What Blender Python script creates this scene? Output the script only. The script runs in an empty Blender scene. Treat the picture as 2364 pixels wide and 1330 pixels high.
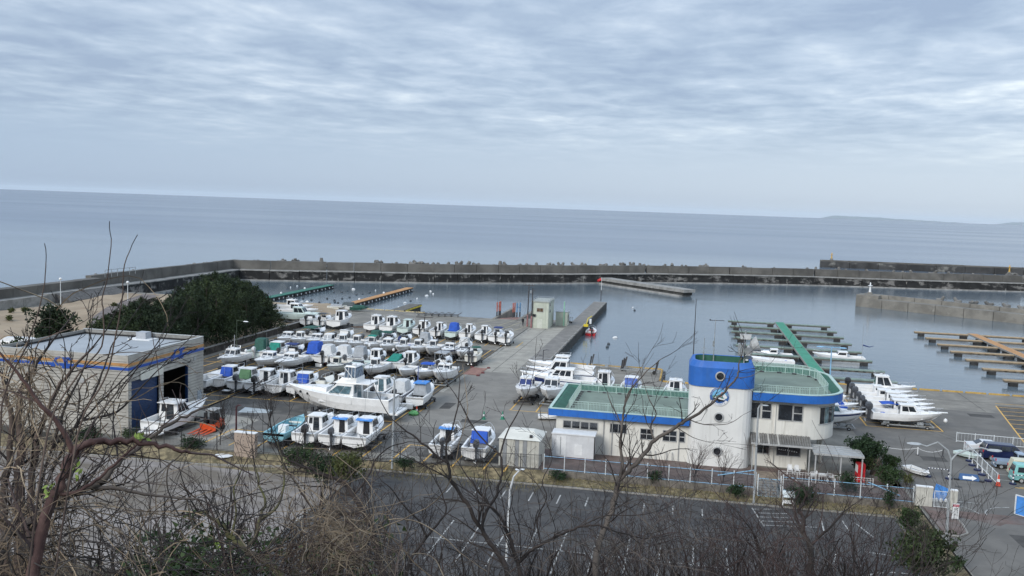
import bpy, bmesh, math, random
from mathutils import Vector, Matrix
random.seed(7)
C = bpy.context.scene.collection
SC = bpy.context.scene
PI = math.pi
# ---------------------------------------------------------------- camera, sky, sun, exposure
CAMZ = 26.0
FPX = 2100.0
def _d(x, y):
 return Vector((x - 1182.0, -(y - 665.0), -FPX)).normalized()
_up = _d(2364, 517).cross(_d(0, 434)).normalized()
if _up.y < 0:
 _up = -_up
_fy = _d(1600, 434 + 83 * 1600 / 2364.0)
_fx = _fy.cross(_up)
RM = Matrix((_fx, _fy, _up))
cam = bpy.data.cameras.new('camera')
cam.sensor_width = 36.0
cam.lens = 36.0 * FPX / 2364.0
cam.clip_start = 0.3
cam.clip_end = 150000.0
co = bpy.data.objects.new('camera', cam)
C.objects.link(co)
co.matrix_world = Matrix.Translation((0, 0, CAMZ)) @ RM.to_4x4()
SC.camera = co
SUN_EL, SUN_AZ = math.radians(31), math.radians(208)
W = bpy.data.worlds.new("World")
SC.world = W
W.use_nodes = True
nt = W.node_tree
nt.nodes.clear()
def wn(t, **k):
 n = nt.nodes.new(t)
 for a, b in k.items():
  setattr(n, a, b)
 return n
def wl(a, b):
 nt.links.new(a, b)
def wm(op, a, b=None, clamp=False):
 n = wn('ShaderNodeMath', operation=op, use_clamp=clamp)
 for i, v in enumerate((a, b)):
  if v is None:
   continue
  if isinstance(v, (int, float)):
   n.inputs[i].default_value = v
  else:
   wl(v, n.inputs[i])
 return n.outputs[0]
wo = wn('ShaderNodeOutputWorld')
bg = wn('ShaderNodeBackground')
bg.inputs['Strength'].default_value = 0.1
wl(bg.outputs[0], wo.inputs[0])
sky = wn('ShaderNodeTexSky', sky_type='NISHITA', sun_disc=False)
sky.sun_elevation = SUN_EL
sky.sun_rotation = SUN_AZ
tc = wn('ShaderNodeTexCoord')
sx = wn('ShaderNodeSeparateXYZ')
wl(tc.outputs['Generated'], sx.inputs[0])
dz = wm('MAXIMUM', sx.outputs[2], 0.0)
den = wm('ADD', dz, 0.045)
cp = wn('ShaderNodeCombineXYZ')
wl(wm('DIVIDE', sx.outputs[0], den), cp.inputs[0])
wl(wm('DIVIDE', sx.outputs[1], den), cp.inputs[1])
def noise(vec, scale, detail, rough, dist=0.0, w=None):
 n = wn('ShaderNodeTexNoise')
 n.inputs['Scale'].default_value = scale
 n.inputs['Detail'].default_value = detail
 n.inputs['Roughness'].default_value = rough
 n.inputs['Distortion'].default_value = dist
 wl(vec, n.inputs['Vector'])
 return n.outputs[0]
mp = wn('ShaderNodeMapping')
mp.inputs['Rotation'].default_value = (0, 0, math.radians(12))
mp.inputs['Scale'].default_value = (1.2, 1.0, 1)
mp.inputs['Location'].default_value = (3.1, 1.7, 0)
wl(cp.outputs[0], mp.inputs[0])
n1 = noise(mp.outputs[0], 2.6, 6, 0.58, 0.25)
n2 = noise(mp.outputs[0], 0.30, 3, 0.5, 0.4)
n3 = noise(mp.outputs[0], 0.95, 4, 0.55, 0.3)
mix = wm('ADD', wm('ADD', wm('MULTIPLY', n1, 0.36), wm('MULTIPLY', n3, 0.26)), wm('ADD', wm('MULTIPLY', n2, 0.40), wm('MULTIPLY', sx.outputs[0], 0.05)))
cr = wn('ShaderNodeValToRGB')
e = cr.color_ramp.elements
e[0].position = 0.40
e[0].color = (0.225, 0.285, 0.385, 1)
e[1].position = 0.66
e[1].color = (0.575, 0.625, 0.66, 1)
for p, c in ((0.47, (0.275, 0.34, 0.435, 1)), (0.54, (0.345, 0.41, 0.50, 1)), (0.60, (0.435, 0.495, 0.565, 1))):
 k = e.new(p)
 k.color = c
wl(mix, cr.inputs[0])
# towards the horizon the cloud deck closes into an even pale veil
azr = wm('ADD', wm('MULTIPLY', sx.outputs[0], 0.9), 0.62, True)
ha = wn('ShaderNodeMixRGB')
ha.inputs[1].default_value = (0.25, 0.325, 0.435, 1)
ha.inputs[2].default_value = (0.385, 0.445, 0.52, 1)
wl(azr, ha.inputs[0])
hm = wn('ShaderNodeMixRGB')
fade = wn('ShaderNodeMapRange')
fade.interpolation_type = 'SMOOTHERSTEP'
fade.inputs[1].default_value = 0.025
fade.inputs[2].default_value = 0.125
wl(sx.outputs[2], fade.inputs[0])
wl(fade.outputs[0], hm.inputs[0])
wl(ha.outputs[0], hm.inputs[1])
wl(cr.outputs[0], hm.inputs[2])
# overhead the overcast is brighter
ov = wn('ShaderNodeMapRange')
ov.inputs[1].default_value = 0.2
ov.inputs[2].default_value = 0.9
ov.inputs[3].default_value = 10.0
ov.inputs[4].default_value = 16.5
wl(sx.outputs[2], ov.inputs[0])
sc_ = wn('ShaderNodeVectorMath', operation='SCALE')
wl(hm.outputs[0], sc_.inputs[0])
wl(ov.outputs[0], sc_.inputs['Scale'])
fin = wn('ShaderNodeMixRGB')
fin.inputs[0].default_value = 0.92
wl(sky.outputs[0], fin.inputs[1])
wl(sc_.outputs[0], fin.inputs[2])
wl(fin.outputs[0], bg.inputs[0])
sl = bpy.data.lights.new('sun', 'SUN')
sl.energy = 1.5
sl.angle = math.radians(24)
sl.color = (1.0, 0.965, 0.91)
so = bpy.data.objects.new('sun', sl)
C.objects.link(so)
# sun stands behind the camera to the left; direction it shines from:
_sd = Vector((math.sin(SUN_AZ) * math.cos(SUN_EL), math.cos(SUN_AZ) * math.cos(SUN_EL), math.sin(SUN_EL)))
so.rotation_euler = _sd.to_track_quat('Z', 'Y').to_euler()
SC.view_settings.view_transform = 'Standard'
SC.view_settings.look = 'None'
SC.view_settings.exposure = 0.72
SC.view_settings.gamma = 1.0
SC.view_settings.use_curve_mapping = False
try:
 SC.cycles.max_bounces = 5
 SC.cycles.diffuse_bounces = 2
 SC.cycles.glossy_bounces = 2
 SC.cycles.transparent_max_bounces = 6
 SC.cycles.volume_bounces = 0
 SC.cycles.sample_clamp_indirect = 4
except Exception:
 pass
# ---------------------------------------------------------------- measuring helpers (survey of the place)
def ray(px, py):
 return RM @ Vector((px - 1182.0, -(py - 665.0), -FPX))
def G(px, py, z=0.0):
 """point of the place at height z seen at survey point (px, py)"""
 v = ray(px, py)
 t = (z - CAMZ) / v.z
 return Vector((v.x * t, v.y * t, z))
def onY(px, py, yy):
 v = ray(px, py)
 t = yy / v.y
 return Vector((v.x * t, yy, CAMZ + v.z * t))
def onX(px, py, xx):
 v = ray(px, py)
 t = xx / v.x
 return Vector((xx, v.y * t, CAMZ + v.z * t))
def D(px, py, dist):
 v = ray(px, py).normalized()
 return Vector((v.x * dist, v.y * dist, CAMZ + v.z * dist))
def proj(p):
 v = RM.transposed() @ (Vector(p) - Vector((0, 0, CAMZ)))
 return (1182 - FPX * v.x / v.z, 665 + FPX * v.y / v.z)
# ---------------------------------------------------------------- materials
def srgb(r, g, b):
 f = lambda c: (c / 255.0 / 12.92) if c / 255.0 <= 0.04045 else ((c / 255.0 + 0.055) / 1.055) ** 2.4
 return (f(r), f(g), f(b))
MATS = {}
def mat(name, col, rough=0.6, var=0.12, scale=2.0, metal=0.0, bump=0.0, bscale=20.0, col2=None, lo=0.42, hi=0.6,
 spec=0.5, detail=6, alpha=None, trans=0.0, rot=0.0, stretch=(1, 1, 1), objspace=False, stain=None, streak=None):
 """principled material whose colour wanders with world-space noise"""
 if name in MATS:
  return MATS[name]
 m = bpy.data.materials.new(name)
 m.use_nodes = True
 t = m.node_tree
 b = t.nodes['Principled BSDF']
 b.inputs['Roughness'].default_value = rough
 b.inputs['Metallic'].default_value = metal
 b.inputs['Specular IOR Level'].default_value = spec
 tc = t.nodes.new('ShaderNodeTexCoord')
 geo = t.nodes.new('ShaderNodeNewGeometry')
 mpn = t.nodes.new('ShaderNodeMapping')
 mpn.inputs['Scale'].default_value = stretch
 mpn.inputs['Rotation'].default_value = (0, 0, rot)
 t.links.new(tc.outputs['Object'] if objspace else geo.outputs['Position'], mpn.inputs[0])
 n = t.nodes.new('ShaderNodeTexNoise')
 n.inputs['Scale'].default_value = scale
 n.inputs['Detail'].default_value = detail
 n.inputs['Roughness'].default_value = 0.62
 t.links.new(mpn.outputs[0], n.inputs[0])
 r = t.nodes.new('ShaderNodeValToRGB')
 c1 = [max(0, v * (1 - var)) for v in col]
 c2 = list(col2) if col2 else [min(1, v * (1 + var)) for v in col]
 r.color_ramp.elements[0].position = lo
 r.color_ramp.elements[0].color = (*c1, 1)
 r.color_ramp.elements[1].position = hi
 r.color_ramp.elements[1].color = (*c2, 1)
 t.links.new(n.outputs[0], r.inputs[0])
 out = r.outputs[0]
 def overlay(out, sc_, colr, lo_, hi_, st=(1, 1, 1), amt=1.0, seed=11.3):
  mm = t.nodes.new('ShaderNodeMapping')
  mm.inputs['Scale'].default_value = st
  mm.inputs['Location'].default_value = (seed, seed * .7, seed * .3)
  t.links.new(tc.outputs['Object'] if objspace else geo.outputs['Position'], mm.inputs[0])
  nn = t.nodes.new('ShaderNodeTexNoise')
  nn.inputs['Scale'].default_value = sc_
  nn.inputs['Detail'].default_value = 7
  nn.inputs['Roughness'].default_value = 0.65
  t.links.new(mm.outputs[0], nn.inputs[0])
  mr = t.nodes.new('ShaderNodeMapRange')
  mr.inputs[1].default_value = lo_
  mr.inputs[2].default_value = hi_
  mr.inputs[4].default_value = amt
  t.links.new(nn.outputs[0], mr.inputs[0])
  mx = t.nodes.new('ShaderNodeMixRGB')
  mx.inputs[2].default_value = (*colr, 1)
  t.links.new(mr.outputs[0], mx.inputs[0])
  t.links.new(out, mx.inputs[1])
  return mx.outputs[0]
 if stain:
  for k, s in enumerate(stain):
   out = overlay(out, *s, seed=11.3 + 7.7 * k)
 if streak:
  out = overlay(out, *streak, seed=4.2)
 t.links.new(out, b.inputs['Base Color'])
 if bump > 0:
  n2 = t.nodes.new('ShaderNodeTexNoise')
  n2.inputs['Scale'].default_value = bscale
  n2.inputs['Detail'].default_value = 4
  t.links.new(mpn.outputs[0], n2.inputs[0])
  bp = t.nodes.new('ShaderNodeBump')
  bp.inputs['Strength'].default_value = bump
  bp.inputs['Distance'].default_value = 0.05
  t.links.new(n2.outputs[0], bp.inputs['Height'])
  t.links.new(bp.outputs[0], b.inputs['Normal'])
 if trans:
  b.inputs['Transmission Weight'].default_value = trans
 if alpha is not None:
  b.inputs['Alpha'].default_value = alpha
 MATS[name] = m
 return m
gel = mat('gelcoat', (0.80, 0.80, 0.79), 0.28, 0.05, 1.2, stain=[(3.0, (0.50, 0.49, 0.45), 0.62, 0.85, (1, 1, 1), 0.4)])
gelw = mat('gelcoat_cream', (0.70, 0.69, 0.62), 0.35, 0.05, 1.2)
gelg = mat('gelcoat_pale_green', (0.56, 0.66, 0.63), 0.35, 0.05, 1.2)
gelb = mat('gelcoat_light_blue', (0.22, 0.45, 0.52), 0.4, 0.08, 1.5)
hullm = mat('hull_bottom', (0.58, 0.565, 0.55), 0.45, 0.1, 1.6, stain=[(2.2, (0.34, 0.32, 0.30), 0.5, 0.72, (1, 1, 1), 0.6)])
deckm = mat('boat_deck', (0.62, 0.63, 0.62), 0.5, 0.08, 3)
floorm = mat('cockpit_floor', (0.34, 0.35, 0.35), 0.6, 0.15, 3)
glass = mat('window_glass', (0.022, 0.027, 0.033), 0.08, 0.3, 1.0, spec=0.8)
glassb = mat('tinted_glass', (0.10, 0.17, 0.20), 0.1, 0.3, 2.0, spec=0.8)
clearv = mat('vinyl_window', (0.12, 0.17, 0.24), 0.2, 0.45, 2.5, spec=0.7)
black = mat('black_paint', (0.018, 0.019, 0.022), 0.35, 0.3, 3)
motorg = mat('motor_grey', (0.06, 0.065, 0.075), 0.35, 0.2, 3)
motorw = mat('motor_white', (0.6, 0.6, 0.6), 0.35, 0.1, 3)
steel = mat('dark_steel', (0.045, 0.045, 0.05), 0.55, 0.3, 4)
galv = mat('galvanised_steel', (0.33, 0.35, 0.36), 0.45, 0.2, 4, metal=0.3)
chrome = mat('stainless', (0.62, 0.64, 0.66), 0.3, 0.05, 3, metal=0.6)
rubber = mat('tyre_rubber', (0.02, 0.02, 0.02), 0.8, 0.3, 5)
navy = mat('navy_stripe', (0.02, 0.035, 0.12), 0.3, 0.1, 3)
cblue = mat('canvas_blue', (0.008, 0.075, 0.42), 0.7, 0.14, 2.0, bump=0.4, bscale=5)
csky = mat('canvas_sky_blue', (0.06, 0.24, 0.62), 0.7, 0.12, 2.0)
cgrn = mat('canvas_green', (0.10, 0.21, 0.10), 0.75, 0.12, 2.0, bump=0.4, bscale=5)
cdgr = mat('canvas_dark_green', (0.018, 0.085, 0.065), 0.75, 0.16, 2.0, bump=0.4, bscale=5)
ctea = mat('canvas_teal', (0.005, 0.20, 0.15), 0.75, 0.14, 2.0, bump=0.4, bscale=5)
cwht = mat('canvas_white', (0.56, 0.57, 0.57), 0.75, 0.08, 2.0, bump=0.5, bscale=4)
cgry = mat('canvas_grey', (0.33, 0.35, 0.37), 0.75, 0.1, 2.0, bump=0.5, bscale=4)
cnav = mat('canvas_navy', (0.02, 0.04, 0.15), 0.75, 0.1, 2.0)
red = mat('red_paint', (0.50, 0.02, 0.025), 0.45, 0.2, 3)
brownr = mat('antifoul_red', (0.13, 0.03, 0.03), 0.6, 0.2, 3)
# ---------------------------------------------------------------- mesh builder
class MB:
 def __init__(s):
  s.v = []
  s.f = []
 def add(s, vs, fs):
  n = len(s.v)
  s.v.extend([tuple(v) for v in vs])
  s.f.extend([tuple(i + n for i in f) for f in fs])
  return s
 def box(s, x0, x1, y0, y1, z0, z1):
  vs = [(x0, y0, z0), (x1, y0, z0), (x1, y1, z0), (x0, y1, z0), (x0, y0, z1), (x1, y0, z1), (x1, y1, z1), (x0, y1, z1)]
  return s.add(vs, [(0, 3, 2, 1), (4, 5, 6, 7), (0, 1, 5, 4), (1, 2, 6, 5), (2, 3, 7, 6), (3, 0, 4, 7)])
 def hexa(s, b, t):
  """eight corners: bottom ring b, top ring t (counter-clockwise from above)"""
  return s.add(list(b) + list(t), [(3, 2, 1, 0), (4, 5, 6, 7), (0, 1, 5, 4), (1, 2, 6, 5), (2, 3, 7, 6), (3, 0, 4, 7)])
 def prism(s, poly, z0, z1, cap=True):
  n = len(poly)
  z0f = z0 if callable(z0) else (lambda x, y: z0)
  z1f = z1 if callable(z1) else (lambda x, y: z1)
  vs = [(p[0], p[1], z0f(*p[:2])) for p in poly] + [(p[0], p[1], z1f(*p[:2])) for p in poly]
  fs = [(i, (i + 1) % n, n + (i + 1) % n, n + i) for i in range(n)]
  if cap:
   fs += [tuple(range(n - 1, -1, -1)), tuple(range(n, 2 * n))]
  return s.add(vs, fs)
 def tube(s, p, q, r0, r1=None, n=6, cap=True):
  p = Vector(p)
  q = Vector(q)
  r1 = r0 if r1 is None else r1
  d = q - p
  if d.length < 1e-6:
   return s
  d.normalize()
  a = d.orthogonal().normalized()
  b = d.cross(a)
  vs = []
  for c, r in ((p, r0), (q, r1)):
   for i in range(n):
    w = 2 * PI * i / n
    vs.append(c + a * (r * math.cos(w)) + b * (r * math.sin(w)))
  fs = [(i, (i + 1) % n, n + (i + 1) % n, n + i) for i in range(n)]
  if cap:
   fs += [tuple(range(n - 1, -1, -1)), tuple(range(n, 2 * n))]
  return s.add(vs, fs)
 def path(s, pts, r0, r1=None, n=5):
  """smooth tube along a polyline"""
  pts = [Vector(p) for p in pts]
  r1 = r0 if r1 is None else r1
  N = len(pts)
  vs = []
  a = None
  for i, p in enumerate(pts):
   d = (pts[min(i + 1, N - 1)] - pts[max(i - 1, 0)])
   if d.length < 1e-7:
    d = Vector((0, 0, 1))
   d.normalize()
   if a is None:
    a = d.orthogonal().normalized()
   else:
    a = (a - d * a.dot(d))
    a = a.normalized() if a.length > 1e-4 else d.orthogonal().normalized()
   b = d.cross(a)
   r = r0 + (r1 - r0) * i / (N - 1)
   for k in range(n):
    w = 2 * PI * k / n
    vs.append(p + a * (r * math.cos(w)) + b * (r * math.sin(w)))
  fs = []
  for i in range(N - 1):
   for k in range(n):
    fs.append((i * n + k, i * n + (k + 1) % n, (i + 1) * n + (k + 1) % n, (i + 1) * n + k))
  fs.append(tuple(range(n - 1, -1, -1)))
  fs.append(tuple((N - 1) * n + k for k in range(n)))
  return s.add(vs, fs)
 def loft(s, rings, closed=True, cap=True):
  n = len(rings[0])
  vs = [p for r in rings for p in r]
  fs = []
  m = n if closed else n - 1
  for i in range(len(rings) - 1):
   for k in range(m):
    fs.append((i * n + k, i * n + (k + 1) % n, (i + 1) * n + (k + 1) % n, (i + 1) * n + k))
  if cap:
   fs += [tuple(range(n - 1, -1, -1)), tuple((len(rings) - 1) * n + k for k in range(n))]
  return s.add(vs, fs)
 def lathe(s, prof, c=(0, 0, 0), n=12, axis="z", cap=True):
  rings = []
  for r, z in prof:
   ring = []
   for k in range(n):
    w = 2 * PI * k / n
    a, b = r * math.cos(w), r * math.sin(w)
    if axis == 'z':
     ring.append((c[0] + a, c[1] + b, c[2] + z))
    elif axis == 'y':
     ring.append((c[0] + a, c[1] + z, c[2] - b))
    else:
     ring.append((c[0] + z, c[1] + a, c[2] + b))
   rings.append(ring)
  return s.loft(rings, cap=cap)
 def panel(s, A, B, Cc, Dd, u0, u1, v0, v1, off=0.012, th=0.03):
  """thin slab lying on the face A(bl) B(br) C(tr) D(tl), proud by off"""
  A, B, Cc, Dd = map(Vector, (A, B, Cc, Dd))
  def P(u, v):
   return (A * (1 - u) + B * u) * (1 - v) + (Dd * (1 - u) + Cc * u) * v
  nrm = (B - A).cross(Dd - A).normalized()
  q = [P(u0, v0), P(u1, v0), P(u1, v1), P(u0, v1)]
  return s.hexa([p + nrm * (off - th) for p in q], [p + nrm * off for p in q])
 def xf(s, M):
  s.v = [tuple(M @ Vector(v)) for v in s.v]
  return s
 def mesh(s, name, m):
  me = bpy.data.meshes.new(name)
  me.from_pydata(s.v, [], s.f)
  if m:
   for k in (m if isinstance(m, (list, tuple)) else [m]):
    me.materials.append(k)
  return me
 def build(s, name, m, parent=None, smooth=False, loc=None, kind=None):
  me = s.mesh(name, m)
  bmh = bmesh.new()
  bmh.from_mesh(me)
  bmesh.ops.recalc_face_normals(bmh, faces=bmh.faces)
  bmh.to_mesh(me)
  bmh.free()
  if smooth:
   me.shade_smooth()
  o = bpy.data.objects.new(name, me)
  C.objects.link(o)
  if parent:
   o.parent = parent
  if loc is not None:
   o.location = loc
  if kind:
   o['kind'] = kind
  return o
def shorten(s, n=16):
 w = s.split()
 if len(w) <= n:
  return s
 w = w[:n]
 while w[-1].strip(',') in ('the', 'a', 'of', 'in', 'on', 'by', 'with', 'and', 'beside', 'from', 'behind', 'under', 'at', 'next', 'to', 'between', 'across', 'stern', 'bow'):
  w.pop()
 return ' '.join(w).rstrip(',')
def tag(o, label, cat, group=None, kind=None):
 o['label'] = shorten(label)
 o['category'] = cat
 if group:
  o['group'] = group
 if kind:
  o['kind'] = kind
 return o
def thing(name, label, cat, loc=(0, 0, 0), rz=0.0, group=None):
 o = bpy.data.objects.new(name, None)
 C.objects.link(o)
 o.location = loc
 o.rotation_euler = (0, 0, rz)
 return tag(o, label, cat, group)
def struct(o, kind='structure'):
 o['kind'] = kind
 return o
def children(o):
 return [c for c in bpy.data.objects if c.parent is o]
def proto(root):
 """a thing with its parts and sub-parts, ready to be copied"""
 kids = children(root)
 return (root, [(k, children(k)) for k in kids])
def dup(pr, loc, rz, label=None, group=None, scale=None):
 root, kids = pr
 r = root.copy()
 C.objects.link(r)
 r.location = loc
 r.rotation_euler = (0, 0, rz)
 if scale:
  r.scale = scale
 if label:
  r['label'] = shorten(label)
 if group:
  r['group'] = group
 for k, sub in kids:
  c = k.copy()
  C.objects.link(c)
  c.parent = r
  for g in sub:
   d2 = g.copy()
   C.objects.link(d2)
   d2.parent = c
 return r
class Many:
 """places one prototype, moving the original first and copying it afterwards"""
 def __init__(s, root):
  s.pr = proto(root)
  s.used = False
 def put(s, loc, rz=0.0, label=None, group=None, scale=None):
  if not s.used:
   s.used = True
   r = s.pr[0]
   r.location = loc
   r.rotation_euler = (0, 0, rz)
   if scale:
    r.scale = scale
   if label:
    r['label'] = shorten(label)
   if group:
    r['group'] = group
   return r
  return dup(s.pr, loc, rz, label, group, scale)
ORD = ['first', 'second', 'third', 'fourth', 'fifth', 'sixth', 'seventh', 'eighth', 'ninth', 'tenth', 'eleventh', 'twelfth',
 'thirteenth', 'fourteenth', 'fifteenth', 'sixteenth', 'seventeenth', 'eighteenth', 'nineteenth', 'twentieth']
ORD += ['twenty-' + o_ for o_ in ORD[:9]] + ['thirtieth'] + ['thirty-' + o_ for o_ in ORD[:9]] + ['fortieth']
# ================================================================ THE SETTING
concm = mat('apron_concrete', (0.2068, 0.1936, 0.1672), 0.85, 0.16, 0.35, bump=0.25, bscale=6,
 stain=[(0.16, (0.13, 0.125, 0.115), 0.52, 0.66, (1, 2.2, 1), 0.75), (2.2, (0.15, 0.145, 0.13), 0.55, 0.75, (1, 1, 1), 0.5)])
roadc = mat('road_concrete', (0.3135, 0.2964, 0.2565), 0.85, 0.10, 0.5, bump=0.2, bscale=6,
 stain=[(0.22, (0.21, 0.205, 0.185), 0.52, 0.7, (3, 0.5, 1), 0.6), (3.0, (0.2, 0.195, 0.18), 0.58, 0.8, (1, 1, 1), 0.5)])
asph = mat('yard_asphalt', (0.082, 0.0771, 0.0689), 0.85, 0.25, 0.5, bump=0.3, bscale=9,
 stain=[(0.25, (0.055, 0.053, 0.052), 0.5, 0.62, (2.2, 1, 1), 0.8), (1.1, (0.19, 0.18, 0.16), 0.6, 0.75, (1, 1, 1), 0.5)])
asph2 = mat('lane_asphalt', (0.1333, 0.1256, 0.1135), 0.85, 0.12, 0.4, bump=0.3, bscale=9,
 stain=[(0.2, (0.10, 0.098, 0.093), 0.52, 0.68, (1, 1.5, 1), 0.6), (1.6, (0.21, 0.2, 0.185), 0.6, 0.78, (1, 1, 1), 0.4)])
asph3 = mat('parking_asphalt', (0.0585, 0.0562, 0.0547), 0.8, 0.14, 0.5, bump=0.3, bscale=9,
 stain=[(0.13, (0.034, 0.033, 0.034), 0.52, 0.545, (1, 1.3, 1), 0.85), (0.9, (0.12, 0.115, 0.108), 0.58, 0.68, (1, 1, 1), 0.6), (2.5, (0.13, 0.125, 0.12), 0.6, 0.8, (1, 1, 1), 0.5)])
plazam = mat('plaza_paving', (0.24, 0.216, 0.2), 0.9, 0.12, 0.4, bump=0.3, bscale=5,
 stain=[(0.13, (0.13, 0.11, 0.085), 0.47, 0.58, (0.6, 1.8, 1), 0.9), (0.9, (0.2, 0.18, 0.16), 0.5, 0.7, (1, 1, 1), 0.6)])
grassm = mat('dry_grass', (0.1425, 0.1162, 0.0675), 0.95, 0.25, 1.5, col2=(0.26, 0.21, 0.12), bump=0.8, bscale=14,
 stain=[(0.5, (0.09, 0.085, 0.045), 0.52, 0.68, (1, 1, 1), 0.8)])
sandm = mat('sand', (0.306, 0.2422, 0.17), 0.95, 0.16, 0.08, bump=0.4, bscale=3,
 stain=[(0.05, (0.25, 0.18, 0.12), 0.5, 0.64, (1, 2.5, 1), 0.7), (0.6, (0.27, 0.19, 0.12), 0.56, 0.7, (1, 2, 1), 0.6)])
hillm = mat('hillside_soil', (0.036, 0.03, 0.018), 0.95, 0.3, 0.8, col2=(0.10, 0.085, 0.045), bump=1.0, bscale=8)
brickm = mat('brick_paving', (0.1275, 0.0892, 0.0765), 0.85, 0.2, 1.0, bump=0.3, bscale=8,
 stain=[(0.5, (0.17, 0.15, 0.135), 0.48, 0.66, (1, 1, 1), 0.8)])
kerbm = mat('kerb_concrete', (0.26, 0.25, 0.23), 0.85, 0.2, 2.5)
ylw = mat('yellow_line', (0.66, 0.40, 0.10), 0.75, 0.12, 2.0, stain=[(2.5, (0.20, 0.15, 0.09), 0.60, 0.78, (1, 1, 1), 0.7)])
ykerb = mat('yellow_kerb', (0.44, 0.28, 0.07), 0.75, 0.15, 2.0, stain=[(1.2, (0.25, 0.2, 0.13), 0.52, 0.7, (1, 1, 1), 0.7)])
wln = mat('white_line', (0.40, 0.40, 0.385), 0.8, 0.1, 2.0, stain=[(2.6, (0.09, 0.088, 0.084), 0.47, 0.62, (1, 1, 1), 0.9)])
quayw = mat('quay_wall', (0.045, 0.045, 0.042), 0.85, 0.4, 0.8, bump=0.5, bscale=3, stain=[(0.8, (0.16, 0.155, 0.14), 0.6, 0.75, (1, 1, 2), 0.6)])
def sheet(name, poly, z, m, kind='structure', zf=None):
 b = MB()
 b.add([(p[0], p[1], zf(p[0], p[1]) if zf else z) for p in poly], [tuple(range(len(poly)))])
 o = b.build(name, m)
 o['kind'] = kind
 return o
def rect(x0, x1, y0, y1):
 return [(x0, y0), (x1, y0), (x1, y1), (x0, y1)]
# --- water
wm_ = bpy.data.materials.new('sea_water')
wm_.use_nodes = True
t = wm_.node_tree
b = t.nodes['Principled BSDF']
b.inputs['IOR'].default_value = 1.33
geo = t.nodes.new('ShaderNodeNewGeometry')
def tn(typ, **k):
 n = t.nodes.new(typ)
 for a, v in k.items():
  n.inputs[a].default_value = v
 return n
def tl(a, c):
 t.links.new(a, c)
sxy = t.nodes.new('ShaderNodeSeparateXYZ')
tl(geo.outputs['Position'], sxy.inputs[0])
far = t.nodes.new('ShaderNodeMapRange')     # open sea beyond the breakwater is rougher than the harbour
far.inputs[1].default_value = 300
far.inputs[2].default_value = 700
tl(sxy.outputs[1], far.inputs[0])
def wnoise(scale, st, detail=4, rough=0.55, rot=0.0, dist=0.0):
 m = tn('ShaderNodeMapping')
 m.inputs['Scale'].default_value = st
 m.inputs['Rotation'].default_value = (0, 0, rot)
 tl(geo.outputs['Position'], m.inputs[0])
 n = tn('ShaderNodeTexNoise', Scale=scale, Detail=detail, Roughness=rough, Distortion=dist)
 tl(m.outputs[0], n.inputs[0])
 return n.outputs[0]
wa = wnoise(0.9, (0.35, 1, 1), 5, 0.6, 0.25, 0.3)
wb = wnoise(0.035, (0.22, 1, 1), 3, 0.5, 0.15)
wc = wnoise(0.0045, (0.25, 1, 1), 4, 0.55, -0.12, 0.4)
bp1 = tn('ShaderNodeBump', Strength=0.4, Distance=0.09)
tl(wa, bp1.inputs['Height'])
bp2 = tn('ShaderNodeBump', Strength=0.12, Distance=1.0)
tl(wb, bp2.inputs['Height'])
tl(bp1.outputs[0], bp2.inputs['Normal'])
tl(bp2.outputs[0], b.inputs['Normal'])
rr = tn('ShaderNodeMapRange')
rr.inputs[1].default_value = 0.35
rr.inputs[2].default_value = 0.65
rr.inputs[3].default_value = 0.17
rr.inputs[4].default_value = 0.24
tl(wc, rr.inputs[0])
rh = t.nodes.new('ShaderNodeMath')
rh.operation = 'MULTIPLY'
fr2 = tn('ShaderNodeMapRange')
fr2.inputs[3].default_value = 0.45
tl(far.outputs[0], fr2.inputs[0])
tl(rr.outputs[0], rh.inputs[0])
tl(fr2.outputs[0], rh.inputs[1])
tl(rh.outputs[0], b.inputs['Roughness'])
crw = t.nodes.new('ShaderNodeValToRGB')
crw.color_ramp.elements[0].position = 0.38
crw.color_ramp.elements[0].color = (0.09, 0.125, 0.18, 1)
crw.color_ramp.elements[1].position = 0.62
crw.color_ramp.elements[1].color = (0.105, 0.145, 0.20, 1)
tl(wc, crw.inputs[0])
hc = t.nodes.new('ShaderNodeMixRGB')
hc.inputs[1].default_value = (0.115, 0.15, 0.175, 1)
tl(far.outputs[0], hc.inputs[0])
tl(crw.outputs[0], hc.inputs[2])
tl(hc.outputs[0], b.inputs['Base Color'])
wat = MB()
ys = [60, 400, 1500, 6000, 19500]
for i in range(len(ys) - 1):
 xs = [-30000, -6000, -1200, -200, 200, 1200, 6000, 30000]
 for j in range(len(xs) - 1):
  wat.add([(xs[j], ys[i], -1.8), (xs[j + 1], ys[i], -1.8), (xs[j + 1], ys[i + 1], -1.8), (xs[j], ys[i + 1], -1.8)], [(0, 1, 2, 3)])
struct(wat.build('sea', wm_))
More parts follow.
